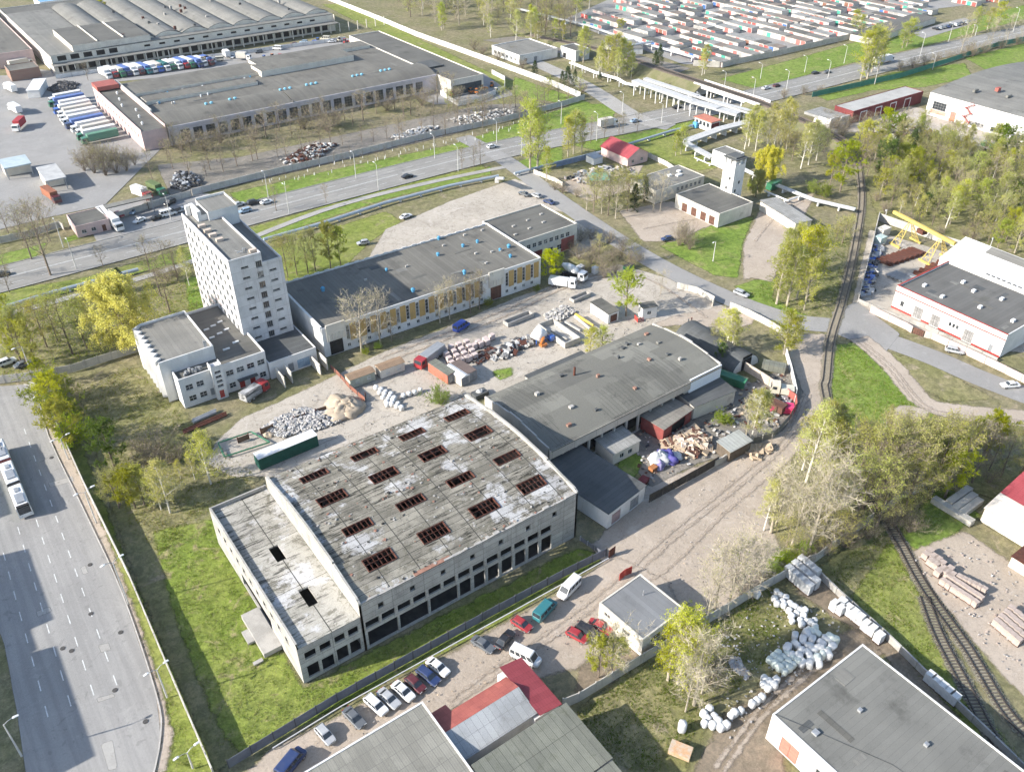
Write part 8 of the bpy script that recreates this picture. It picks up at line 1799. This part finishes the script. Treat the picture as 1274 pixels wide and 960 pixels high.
def silo():
    p = G(670, 425); o = thing('mixing_plant', 'small concrete mixing plant with white drum, blue frame and orange hopper', 'machine', p)
    m = MB(); m.tube((-1.2, 0, 1.2), (1.4, .4, 3.0), 1.6, 1.7, 14); m.build('drum', METALW, o, smooth=True); f = MB()
    for a, b in (((-1.5, -1, 0), (-1, -.5, 2)), ((1.5, -1.2, 0), (1.2, -.5, 3)), ((2.6, -1.5, 0), (2.2, .5, 2.6)), ((1.2, 1.2, 0), (1, .6, 3)), ((1.2, -1.2, 1.4), (3.4, -2.2, 1.0)), ((2.2, .5, 2.6), (1.2, -.5, 3)), ((3.4, -2.2, 0), (3.4, -2.2, 1.8)), ((2.2, -1, .4), (3.6, -2.6, .4))): f.tube(a, b, .14, .14, 5)
    f.box(2.2, -2.4, .5, 3.4, -1.2, 1.8); f.build('blue_frame', PC['royal blue'], o); h = MB(); h.box(-1.4, -3.2, .4, .4, -2.0, 1.0); h.tube((-1.2, -2.6, 1.0), (.5, -1.4, 1.8), .3, .5, 8); h.build('orange_hopper', PC['orange'], o)
silo()
def pit(label, px0, px1, w, h, m=CONC):
    a, b = G(*px0), G(*px1); d = b-a; L = d.length; ang = math.atan2(d.y, d.x); mb = MB(); t = .25
    mb.box(0, 0, 0, L, t, h); mb.box(0, w-t, 0, L, w, h); mb.box(0, t, 0, t, w-t, h); mb.box(L-t, t, 0, L, w-t, h); mb.box(t, t, .02, L-t, w-t, .12)
    return tag(mb.build('concrete_pit', m, None, a, ang), label, 'concrete pit')
pit('long open concrete trough on the yard lane', (632, 407), (664, 394), 2.2, 1.1); pit('open concrete trough north of the wrapped pallets', (714, 377), (735, 368), 2.0, .9)
pit('open concrete bay holding the yellow boom', (722, 426), (688, 402), 5.0, 1.6, CONCP)
t = thing('crane_boom', 'long yellow crane boom lying in the concrete bay', 'boom', G(716, 396)); mb = MB(); d = G(738, 410)-G(716, 396); mb.tube((0, 0, 1.2), (d.x, d.y, 1.3), .5, .3, 6); mb.build('boom', PC['yellow'], t); mb = MB(); mb.tube((-.6, -.4, 1.1), (d.x*.9-1.6, d.y*.9-1, 1.1), .35, .25, 6); mb.build('jib', METALW, t)
for i, (a, b) in enumerate((((676, 419), (690, 425)), ((685, 412), (705, 424)), ((703, 402), (722, 413)))):
    rods('concrete_beam', ('pale concrete beam behind the mixing plant', 'long pale beam along the concrete bay', 'white beam inside the concrete bay')[i], a, b, 1, .35, CONCP, 1, sq=True, cat='beam')
# green frame and slab path behind the ruin
t = thing('green_girders', 'long green steel frame lying behind the dark green trailer', 'steel frame', G(272, 553)); mb = MB(); P = [G(272, 553), G(313, 539), G(336, 552), G(280, 570), G(272, 553)]; mb.path([p-P[0]+Vector((0, 0, .5)) for p in P], .18, 5); mb.build('girder', PC['green'], t)
mb = MB(); P = [G(330, 596), G(580, 486)]
sheet('slab_path', gpoly([(322, 584), (400, 552), (500, 510), (560, 486), (575, 494), (500, 526), (400, 566), (335, 598)]), GM['pale'], cell=.8)
t = thing('covered_skip', 'dark skip with white bundle between the two halls', 'skip', G(597, 492)); mb = MB(); mb.box(-1.8, -1.1, 0, 1.8, 1.1, 1.1); mb.build('body', FELTD, t); mb = MB(); mb.blob((0, 0, 1.1), (.8, .6, .6), 3, .3, 0, 10, 5, True); mb.build('bundle', BAG, t)
# people walking past the cream wall
def person(px, py, shirt, label, ang=0.):
    p = G(px, py); o = thing('person', label, 'person', p, ang); V_ = [(0, 0, .95), (0, 0, 1.2), (0, 0, 1.42), (0, 0, 1.52), (0, 0, 1.66), (.1, .09, .88), (.16, .1, .5), (.06, .1, .06), (.16, .1, .03), (-.02, -.09, .88), (-.02, -.1, .5), (-.22, -.1, .1), (-.12, -.1, .04), (.0, .2, 1.4), (.06, .25, 1.12), (.14, .22, .88), (0, -.2, 1.4), (-.06, -.25, 1.12), (.02, -.23, .88)]
    E_ = [(0, 1), (1, 2), (2, 3), (3, 4), (0, 5), (5, 6), (6, 7), (7, 8), (0, 9), (9, 10), (10, 11), (11, 12), (2, 13), (13, 14), (14, 15), (2, 16), (16, 17), (17, 18)]
    rad = [.15, .15, .15, .06, .11, .1, .07, .05, .04, .1, .07, .05, .04, .06, .045, .035, .06, .045, .035]
    mb = MB()
    for a, b in E_: mb.tube(V_[a], V_[b], rad[a]*1.05, rad[b], 8, 0 if (a in (0, 1, 2, 13, 14, 16, 17) and b not in (5, 9, 3)) else (2 if a in (2, 3) else 1))
    mb.blob((0, 0, 1.68), (.10, .085, .12), 2, .03, 2, 10, 8)
    mb.build('body', [shirt, mat('dark_trousers', (.03, .032, .045)) if 'dark_trousers' not in bpy.data.materials else bpy.data.materials['dark_trousers'], mat('skin', (.45, .30, .22)) if 'skin' not in bpy.data.materials else bpy.data.materials['skin']], o)
person(856, 402, PC['grey'], 'person in dark jacket walking left of a companion on the yard'); person(860, 401, PC['maroon'], 'person in reddish jacket walking right of a companion on the yard')

# loaders and small machines in the yards across the avenue
def loader(px, py, rot, col, tpl, grp):
    o = thing('loader', None, 'loader', G(px, py), rot); b = MB(); b.box(-1.4, -.6, .6, 1.2, .6, 1.3); b.build('body', PC[col], o); c = MB(); c.box(-1.0, -.6, 1.3, .1, .6, 2.4); c.build('cab', GLASS, o); c = MB(); c.box(-1.05, -.65, 2.4, .15, .65, 2.5); c.build('cab_roof', PC[col], o)
    a = MB(); a.tube((.8, 0, 1.1), (2.6, 0, .8), .14, .12, 5); a.box(2.4, -.8, .2, 3.0, .8, .9); a.build('bucket', PC[col], o)
    for x in (-.9, .9):
        for y in (-.65, .65): link('wheel', TM[5], o, (x, y, .5))
    rank(o, tpl, grp)
for q in ((563, 120, .5, 'red'), (585, 116, 1.5, 'orange'), (592, 117, 2., 'orange'), (600, 112, .2, 'orange'), (612, 108, .9, 'orange'), (618, 116, .3, 'cream')): loader(*q, '{o} small loader in the white-walled truck yard, from the left', 'loaders in the truck yard')
for q in ((430, 54, .5, 'red'), (437, 57, .8, 'orange'), (422, 52, 1.5, 'cream'), (340, 73, .3, 'orange'), (350, 73, .2, 'red'), (330, 75, .3, 'royal blue'), (395, 53, 2, 'royal blue')): loader(*q, '{o} small machine on the dock yard, from the left', 'machines on the dock yard')
for i, (x, y) in enumerate(((272, 76), (290, 72), (322, 66), (345, 62), (366, 56), (378, 54), (405, 50), (413, 53))): car(x, y, rnd.uniform(0, 360), ['van', 'sedan', 'suv'][i % 3], ['cream', 'white', 'grey', 'white', 'maroon', 'lightblue'][i % 6], None, False, 'vehicles on the dock yard', '{o} small vehicle on the dock yard, from the left')
# ------------------------------------------------------------------ wheel ruts, litter and tufts
for k, (L_p, w) in enumerate((([(560, 880), (640, 825), (720, 770), (790, 715), (850, 660), (920, 605), (985, 545), (1008, 490)], .5), ([(556, 872), (632, 819), (712, 765), (780, 710), (842, 656), (912, 600), (976, 543), (1000, 490)], .5), ([(480, 450), (560, 420), (640, 388), (720, 352), (800, 345), (880, 395)], .6), ([(476, 444), (556, 414), (636, 382), (716, 347), (800, 338)], .6), ([(780, 740), (840, 700), (900, 640), (960, 590)], .45), ([(900, 960), (960, 880), (1040, 810)], .6), ([(890, 955), (950, 876), (1030, 806)], .6), ([(1074, 425), (1112, 458), (1152, 504), (1200, 516), (1280, 524)], .5), ([(1066, 424), (1106, 459), (1146, 506), (1198, 521), (1280, 530)], .5), ([(940, 300), (965, 270), (1000, 250)], .5), ([(800, 285), (850, 275), (890, 270)], .5))):
    sheet('wheel_rut', ribbon_poly(smooth_line(gpoly(L_p), 6), w), RUT, cell=.35, margin=.6)
rubble('litter', 'small stones and chips strewn over the dirt lane', [(740, 690), (800, 615), (930, 565), (985, 500), (1000, 540), (950, 650), (880, 740), (800, 740)], 220, .06, .25, [CONC, RUBM, PLK, DKR], 41)
rubble('litter', 'small stones and chips strewn over the central yard', [(280, 560), (420, 470), (560, 410), (720, 345), (860, 375), (740, 440), (600, 490), (440, 540)], 420, .08, .35, [CONC, RUBM, DKR, CONC], 42)
rubble('litter', 'small debris and boards around the scrap yard', [(775, 560), (815, 515), (900, 485), (980, 460), (995, 495), (960, 545), (870, 572), (812, 602)], 420, .1, .9, [CONC, PLK, DKR, WHR, RUST], 43, flatk=.3)
rubble('litter', 'small debris on the parking strip along the sheet fence', [(320, 955), (600, 792), (750, 700), (770, 770), (640, 840), (450, 930)], 160, .06, .25, [CONC, DKR, PLK], 44)
rubble('litter', 'debris and bricks between the pallets at the right edge', [(1130, 690), (1200, 665), (1280, 730), (1280, 860), (1200, 780)], 160, .1, .4, [CONC, RUBM, BRICKP], 45)
rubble('litter', 'debris on the mud of the bag yard', [(880, 800), (960, 730), (1060, 770), (960, 880), (900, 930)], 260, .08, .4, [CONC, WHR, RUBM], 46)
def tufts(label, px, n, hmin, hmax, seed, mats):
    g = np.random.default_rng(seed); W_ = [G(*p) for p in px]; Q = np.array([(p.x, p.y) for p in W_]); lo, hi = Q.min(0), Q.max(0)
    P = lo+(hi-lo)*g.random((n*4, 2)); P = P[sdist(P, Q) > .2]
    cl = np.sin(P[:, 0]*.9+1.3*np.sin(P[:, 1]*.5))+np.sin(P[:, 1]*1.1+np.sin(P[:, 0]*.7)); P = P[cl+g.normal(0, 1.8, len(P)) > .0][:n]; m = len(P); B = 5
    c = np.repeat(P, B, 0)+g.normal(0, .10, (m*B, 2)); a = g.random(m*B)*6.283; h = g.uniform(hmin, hmax, m*B); w = h*.22
    d = np.stack([np.cos(a), np.sin(a)], 1); t = g.normal(0, .35, (m*B, 2))*h[:, None]
    z0 = np.full((m*B, 1), -.15); v = np.concatenate([np.hstack([c-d*w[:, None], z0]), np.hstack([c+d*w[:, None], z0]), np.hstack([c+t, (h-.1)[:, None]])], 1).reshape(-1, 3)
    o0 = np.array([*W_[0]]); me_ = bpy.data.meshes.new('grass_tufts'); me_.from_pydata((v-o0).tolist(), [], np.arange(len(v)).reshape(-1, 3).tolist())
    for q in mats: me_.materials.append(q)
    me_.polygons.foreach_set('material_index', np.repeat(g.integers(0, len(mats), m), B).astype(np.int32)); o = link('grass_tufts', me_, None, W_[0]); tag(o, label, 'grass', None, 'stuff')
TUF = [leaf_mat('tuft_green', (.21, .28, .045), (.17, .23, .04), .35), leaf_mat('tuft_fresh', (.29, .34, .065), (.23, .28, .055), .35), leaf_mat('tuft_dry', (.44, .38, .21), (.35, .30, .17), .35)]
tufts('rough grass tufts on the meadow round the ruin', [(190, 665), (262, 650), (372, 858), (450, 818), (718, 682), (752, 690), (610, 775), (295, 945), (270, 930), (215, 760)], 9000, .07, .22, 1, TUF)
tufts('grass tufts on the shaded meadow below the office wing', [(100, 485), (165, 452), (230, 520), (320, 590), (262, 636), (200, 690), (160, 660)], 6000, .08, .24, 2, TUF)
tufts('grass tufts along the verge of the wide road', [(70, 520), (160, 735), (255, 955), (212, 955), (200, 850), (150, 725), (100, 620)], 3000, .06, .16, 3, TUF)
tufts('grass tufts on the bag yard', [(715, 885), (880, 775), (960, 725), (985, 760), (950, 830), (880, 890), (840, 960), (765, 960)], 6000, .08, .24, 4, TUF)
tufts('grass tufts along both sides of the railway', [(1015, 715), (1180, 605), (1220, 640), (1110, 670), (1200, 850), (1280, 950), (1240, 960), (1100, 790)], 6000, .08, .24, 5, TUF)
tufts('grass tufts on the green by the road crossing', [(1034, 432), (1065, 428), (1120, 485), (1160, 512), (1110, 540), (1036, 555)], 3500, .08, .22, 6, TUF)
tufts('grass tufts on the park lawn', [(0, 400), (150, 355), (258, 345), (258, 398), (170, 435), (0, 470)], 5000, .1, .28, 7, TUF)
tufts('grass tufts round the poplars left of the railway', [(1000, 300), (1058, 275), (1040, 395), (985, 390), (930, 365)], 3500, .1, .28, 8, TUF)
# ------------------------------------------------------------------ planting
TS('shrub', 'leaning over the boundary wall', [(66, 503, 456), (82, 526, 484), (94, 552, 516)]); TS('round', 'leaning over the boundary wall', [(86, 560, 508, 1.1), (74, 520, 472, .9)])
TS('green', 'on the meadow by the boundary wall', [(142, 580, 532, 1.0)]); TS('bush', 'on the meadow by the boundary wall', [(200, 574, 533), (185, 577, 545), (220, 577, 548), (172, 560, 540)])
TS('birch', 'on the meadow left of the ruin', [(263, 601, 540, 1.35), (211, 638, 573, 1.25), (200, 634, 590, 1.2), (225, 595, 572), (243, 596, 562)]); TS('round', 'on the meadow left of the ruin', [(168, 632, 592, 1.1), (180, 628, 588, 1.1), (150, 628, 596, 1.2)]); TS('olive', 'on the meadow left of the ruin', [(148, 632, 592, 1.3), (190, 632, 598, 1.2)])
TS('willow', 'at the corner of the assembly hall', [(160, 436, 356, 1.12)])
TS('birch', 'in the park left of the tower', [(127, 428, 356, .9), (236, 355, 308, .9)]); TS('olive', 'in the park left of the tower', [(90, 440, 372, .9), (108, 434, 380, .8), (58, 432, 380), (72, 425, 378, .9), (40, 425, 385), (20, 440, 400), (36, 455, 392, 1.1), (115, 415, 375, .7)])
TS('round', 'in the park left of the tower', [(27, 452, 393, .9), (46, 456, 404, .8), (14, 415, 375, .8), (55, 480, 452)]); TS('spruce', 'in the park left of the tower', [(153, 362, 332, 1.2)])
TS('bare', 'in the park left of the tower', [(186, 336, 300), (206, 330, 303), (200, 368, 322), (212, 388, 345), (222, 350, 318), (218, 335, 305), (10, 345, 318)]); TS('bush', 'in the park left of the tower', [(210, 350, 330), (220, 345, 328), (198, 345, 330)])
TS('bare', 'along the near verge of the avenue', [(62, 342, 262, .9), (12, 364, 336), (129, 333, 309), (344, 262, 236), (406, 252, 232), (590, 208, 185), (598, 205, 180), (575, 209, 186)])
TS('olive', 'behind the link building', [(358, 345, 300, .8), (370, 342, 298, .8), (383, 340, 294, .8), (393, 337, 292, .8), (348, 342, 302, .7)]); TS('round', 'behind the link building', [(412, 335, 286, .85), (424, 330, 290, .8)])
TS('pale', 'in front of the ochre panels', [(451, 437, 375, 1.2), (474, 430, 370, 1.1), (440, 432, 392), (560, 397, 352, 1.1), (548, 402, 362)]); TS('bare', 'in front of the ochre panels', [(597, 385, 344, 1.1), (585, 390, 352, 1.0), (487, 425, 395)]); TS('shrub', 'in front of the ochre panels', [(470, 433, 424), (455, 440, 432), (668, 362, 353), (608, 380, 370)])
TS('round', 'by the yard lanes', [(683, 352, 317, 1.05), (778, 393, 345, 1.1), (692, 348, 320)]); TS('poplar', 'by the arched hall', [(734, 442, 410, 1.5), (748, 438, 408, 1.5)]); TS('shrub', 'on the wrapped pallet yard', [(547, 502, 478)])
TS('pale', 'beside the cream wall', [(822, 366, 340, 1.2)]); TS('bush', 'in the thicket east of the workshop office', [(720, 322, 302), (735, 328, 306), (748, 334, 312), (760, 325, 303), (772, 322, 305), (752, 345, 325), (784, 332, 312), (730, 340, 322), (700, 310, 292), (712, 312, 296), (740, 315, 298), (765, 340, 322), (795, 325, 310), (722, 300, 280), (735, 298, 280), (775, 312, 292), (758, 302, 284)]); TS('olive', 'in the thicket east of the workshop office', [(784, 328, 302, 1.1), (745, 322, 296)])
TS('birch', 'beside the arched hangar', [(902, 438, 384, 1.4), (910, 440, 395, 1.2), (888, 430, 396, 1.1)]); TS('green', 'beside the arched hangar', [(895, 452, 430, .8)]); TS('poplar', 'beside the rail crossing', [(975, 440, 391, 1.6), (982, 442, 396, 1.4)])
TS('birch', 'by the metal shelter', [(934, 548, 484, 1.0), (942, 546, 488, 1.1)]); TS('pale', 'by the metal shelter', [(928, 545, 500)]); TS('shrub', 'by the metal shelter', [(897, 525, 510), (905, 528, 516)])
pp = 'in the clump left of the railway'
TS('poplar', pp, [(967, 378, 304, 1.1), (978, 380, 312, 1.1), (990, 372, 292, 1.05), (1003, 365, 286, 1.05), (985, 345, 282, 1.0), (1000, 385, 326, 1.1), (1010, 350, 292, 1.0), (975, 345, 288, 1.0)]); TS('olive', pp, [(1048, 302, 274, 1.2), (1040, 300, 280), (1020, 325, 295), (1055, 290, 270)])
TS('bush', 'on the lawn before the pump garage', [(852, 303, 270, .8), (845, 305, 276, .8), (858, 310, 285, .8)])
yo = 'in the yard around the low office'
TS('pale', yo, [(730, 262, 222), (748, 266, 226), (766, 272, 232), (822, 262, 222, 1.2), (812, 262, 230)]); TS('olive', yo, [(757, 268, 222), (738, 264, 225), (780, 262, 225), (790, 258, 222), (742, 250, 215), (800, 252, 222), (775, 240, 212), (768, 250, 215)]); TS('spruce', yo, [(789, 262, 228, .9), (802, 250, 220, .8)]); TS('bush', yo, [(700, 240, 225), (718, 245, 232), (760, 244, 230), (785, 235, 218), (800, 240, 226), (690, 236, 222)])
av = 'along the avenue by the crimson roof'
TS('poplar', av, [(660, 214, 130, 1.15), (668, 212, 140, 1.1), (714, 192, 140, 1.1), (706, 195, 148, 1.1), (724, 190, 150), (847, 192, 158, 1.2), (840, 194, 165, 1.1), (680, 225, 185)]); TS('bare', av, [(735, 178, 150, .8), (752, 172, 148, .8), (775, 165, 143, .8), (793, 163, 140, .8), (770, 168, 146)])
TS('willow', 'by the double pipe', [(952, 230, 187, .95), (940, 245, 215, .9)]); TS('shrub', 'by the double pipe', [(935, 235, 222), (1010, 240, 222), (1025, 245, 225)])
bt = 'on the rough ground right of the booth'
TS('birch', bt, [(932, 182, 130), (926, 186, 140), (940, 188, 138), (955, 182, 128), (962, 186, 135), (972, 180, 122), (978, 186, 126), (996, 210, 152, 1.1), (1006, 205, 150, 1.1), (1015, 200, 155)]); TS('olive', bt, [(965, 192, 160), (975, 195, 165), (985, 200, 168), (1025, 190, 165)]); TS('bush', bt, [(985, 180, 162), (1000, 175, 158), (1010, 165, 148), (1030, 165, 146), (1045, 172, 155)])
TS('round', 'at the wood edge', [(1045, 238, 186, 1.1), (1032, 232, 196)])
# the wood on the right
g = random.Random(21)
wood = [(1052, 190), (1100, 172), (1160, 185), (1220, 196), (1285, 206), (1300, 330), (1220, 306), (1170, 292), (1100, 268), (1078, 225)]
for (x, y) in scatter(wood, 135, 3.9, 5):
    k = g.choices(['olive', 'bare', 'birch', 'round', 'green', 'poplar', 'bush'], [10, 3, 5, 2, 1, 4, 2])[0]
    tree(k, x, y, g.uniform(7, 13) if k != 'bush' else g.uniform(3, 5), g.uniform(1.0, 1.35) if k in ('birch', 'poplar') else g.uniform(.8, 1.05), 'in the wood right of the railway', rng=g)
TS('spruce', 'in the wood right of the railway', [(1128, 205, 160, .9), (1158, 190, 162, 1.2), (1150, 192, 168), (1136, 192, 166), (1220, 205, 185)]); TS('bush', 'along the edge of the crane yard wood', [(1100, 262, 248), (1130, 276, 262), (1170, 290, 278), (1210, 300, 285), (1090, 250, 236)])
# band of trees by the railway, lower right
rb = 'in the tree band across the railway'
TS('birch', rb, [(1004, 600, 506, 1.0), (1018, 585, 500, 1.1), (1030, 580, 505, 1.1), (1012, 560, 498), (1026, 600, 520), (1098, 545, 505, 1.1), (998, 585, 515)]); TS('olive', rb, [(1075, 632, 548), (1100, 615, 535), (1128, 625, 545, 1.1), (1155, 620, 535), (1110, 585, 525), (1140, 580, 530), (1170, 600, 535), (1060, 615, 540), (1085, 600, 530), (1090, 655, 585), (1120, 648, 580), (1060, 660, 580), (1245, 592, 540), (1265, 598, 545)])
TS('bare', rb, [(1052, 600, 535), (1090, 632, 550), (1062, 575, 535), (1195, 590, 530, 1.1), (1210, 600, 540), (1230, 585, 545)]); TS('round', rb, [(1150, 600, 545), (1225, 575, 525), (1205, 570, 528), (1175, 618, 560)]); TS('bush', rb, [(1130, 660, 630), (1110, 655, 628), (1080, 670, 645), (1050, 680, 650), (1180, 610, 585), (1230, 600, 578), (1040, 610, 585), (1038, 570, 548)])
lb = 'in the tree band along the panel fence'
TS('pale', lb, [(1010, 675, 578, 1.2), (1025, 665, 590, 1.1), (1005, 690, 605, 1.1), (958, 662, 590), (966, 655, 598), (985, 680, 610, 1.0), (905, 755, 682, 1.2), (890, 758, 692, 1.1), (918, 748, 680, 1.1), (930, 740, 690, 1.0), (945, 728, 680), (880, 770, 715), (1040, 650, 592)]); TS('birch', lb, [(950, 660, 595, .9), (1020, 640, 575), (1045, 635, 580)]); TS('shrub', lb, [(972, 700, 684), (960, 712, 696), (985, 695, 680), (855, 775, 756), (1000, 690, 672)]); TS('olive', lb, [(1030, 690, 640), (975, 690, 650)]); TS('bush', lb, [(1020, 690, 668), (945, 720, 702), (1000, 700, 680), (1050, 668, 645), (920, 735, 712)])
bb = 'beside the boxy workshop'
TS('poplar', bb, [(842, 850, 764, 1.15), (854, 846, 775, 1.1), (830, 845, 780, 1.1)]); TS('pale', bb, [(862, 876, 800, 1.1), (872, 862, 808), (852, 885, 830), (760, 838, 786, 1.3)]); TS('round', bb, [(744, 842, 800, .8)]); TS('bush', bb, [(880, 850, 822), (890, 835, 815)]); TS('birch', bb, [(768, 836, 792, 1.2)])
# beyond the avenue
pw = 'in front of the pink workshop'
g = random.Random(8)
for i in range(38):
    x = 212+i*9.8+g.uniform(-6, 6); y = 190-i*1.6+g.uniform(-9, 8); T(g.choice(['bare', 'bare', 'bare', 'bush']), x, y, y-g.uniform(18, 34), pw, 1.35)
for i in range(30):
    x = 235+i*15+g.uniform(-8, 8); y = 216-i*2.6+g.uniform(-7, 6); T('bare', x, y, y-g.uniform(16, 32), 'behind the long avenue wall', 1.15)
TS('bush', 'below the pink side wing', [(105, 212, 180), (118, 215, 178), (132, 218, 176), (145, 215, 174), (158, 212, 180), (125, 200, 172), (140, 200, 172), (168, 205, 182), (112, 198, 172)], .75)
TS('bare', 'by the gatehouse and left depot wall', [(40, 322, 270, 1.0), (55, 318, 262, 1.0), (30, 300, 262), (62, 300, 255), (10, 290, 255), (190, 225, 190), (215, 210, 180), (230, 205, 178), (110, 100, 80), (185, 260, 235)])
def whitewashed():
    g = random.Random(4); c = MB(); c.tube((0, 0, 0), (0, 0, 1.1), .16, .13, 7); w = c.mesh('whitewash_band', WHITEW)
    for i in range(62):
        t = i/61; x = 330+t*330+g.uniform(-6, 6); y = 232-t*82+g.uniform(-7, 5)+(4 if t > .6 else 0); b = G(x, y); o = tree('small', b.x, b.y, g.uniform(2.8, 4.5), .8, 'with whitewashed trunk on the avenue verge', rng=g); link('whitewash_band', w, o, scale=(2.6, 2.6, 2.6))
whitewashed()
nw = 'in the far wood along the white boundary wall'
g = random.Random(31)
for (x, y) in scatter([(470, -20), (760, -25), (700, 60), (650, 55), (560, 45), (500, 20)], 110, 5.5, 6):
    k = g.choices(['bare', 'birch', 'poplar', 'olive', 'pale'], [4, 4, 3, 3, 3])[0]; tree(k, x, y, g.uniform(10, 17), 1.25, nw, rng=g)
fb = 'around the white stores behind the side road'
TS('poplar', fb, [(726, 78, 35, 1.0), (723, 75, 40), (755, 98, 48, 1.1), (764, 100, 45, 1.1), (772, 97, 50), (780, 94, 56), (748, 92, 55), (660, 46, 8), (665, 48, 12), (700, 52, 28), (690, 50, 25), (550, 38, 5), (552, 36, 10)]); TS('birch', fb, [(745, 95, 58), (768, 102, 60), (785, 98, 65), (876, 92, 55, 1.2), (873, 94, 60)]); TS('spruce', fb, [(707, 112, 82, 1.0), (715, 106, 86), (665, 97, 75), (820, 82, 55), (815, 86, 62), (700, 108, 88), (746, 100, 88)]); TS('bush', fb, [(590, 62, 46), (620, 75, 58), (650, 85, 70), (685, 112, 98), (725, 115, 100), (800, 92, 78), (790, 88, 76), (830, 112, 100), (640, 70, 55), (600, 68, 52), (665, 60, 46), (710, 66, 52)]); TS('round', fb, [(772, 42, 26, 1.2)])
for i in range(16): x = 560+i*10.5+g.uniform(-4, 4); y = 145-i*1.2+g.uniform(-8, 6); T('bare' if i % 3 else 'olive', x, y, y-g.uniform(18, 28), 'round the truck yard wall', 1.0)
rr = 'along the right end of the avenue'
TS('poplar', rr, [(1078, 98, 35, 1.4), (1070, 100, 42, 1.2), (1085, 90, 38, 1.2), (1092, 88, 48), (1128, 58, 25, 1.6), (1122, 60, 30, 1.4), (1210, 42, 10, 1.5), (1240, 34, 4, 1.5), (1228, 38, 12, 1.4), (1062, 40, 14, 1.4), (1070, 44, 20, 1.3)]); TS('pale', rr, [(1195, 65, 25), (1250, 58, 22), (1270, 52, 18), (1230, 62, 28), (1100, 60, 32)]); TS('bush', rr, [(1120, 88, 72), (1135, 85, 68), (1150, 82, 64), (1165, 78, 62), (1180, 75, 60), (1195, 72, 56), (1210, 70, 54), (1225, 66, 50), (1205, 66, 48), (1245, 60, 46), (1265, 55, 42), (1000, 118, 105), (1020, 116, 104), (975, 122, 108)])
TS('bush', 'by the crumbling annex', [(1030, 150, 132), (1040, 160, 140), (1055, 158, 140), (1075, 155, 138), (1048, 170, 150)])
TS('round', 'among the far left roofs', [(128, 22, 2), (135, 25, 6), (165, 20, 4), (210, 14, -4)]); TS('bare', 'among the far left roofs', [(145, 26, 6), (185, 20, 2), (170, 30, 12)])
settle_ranks()
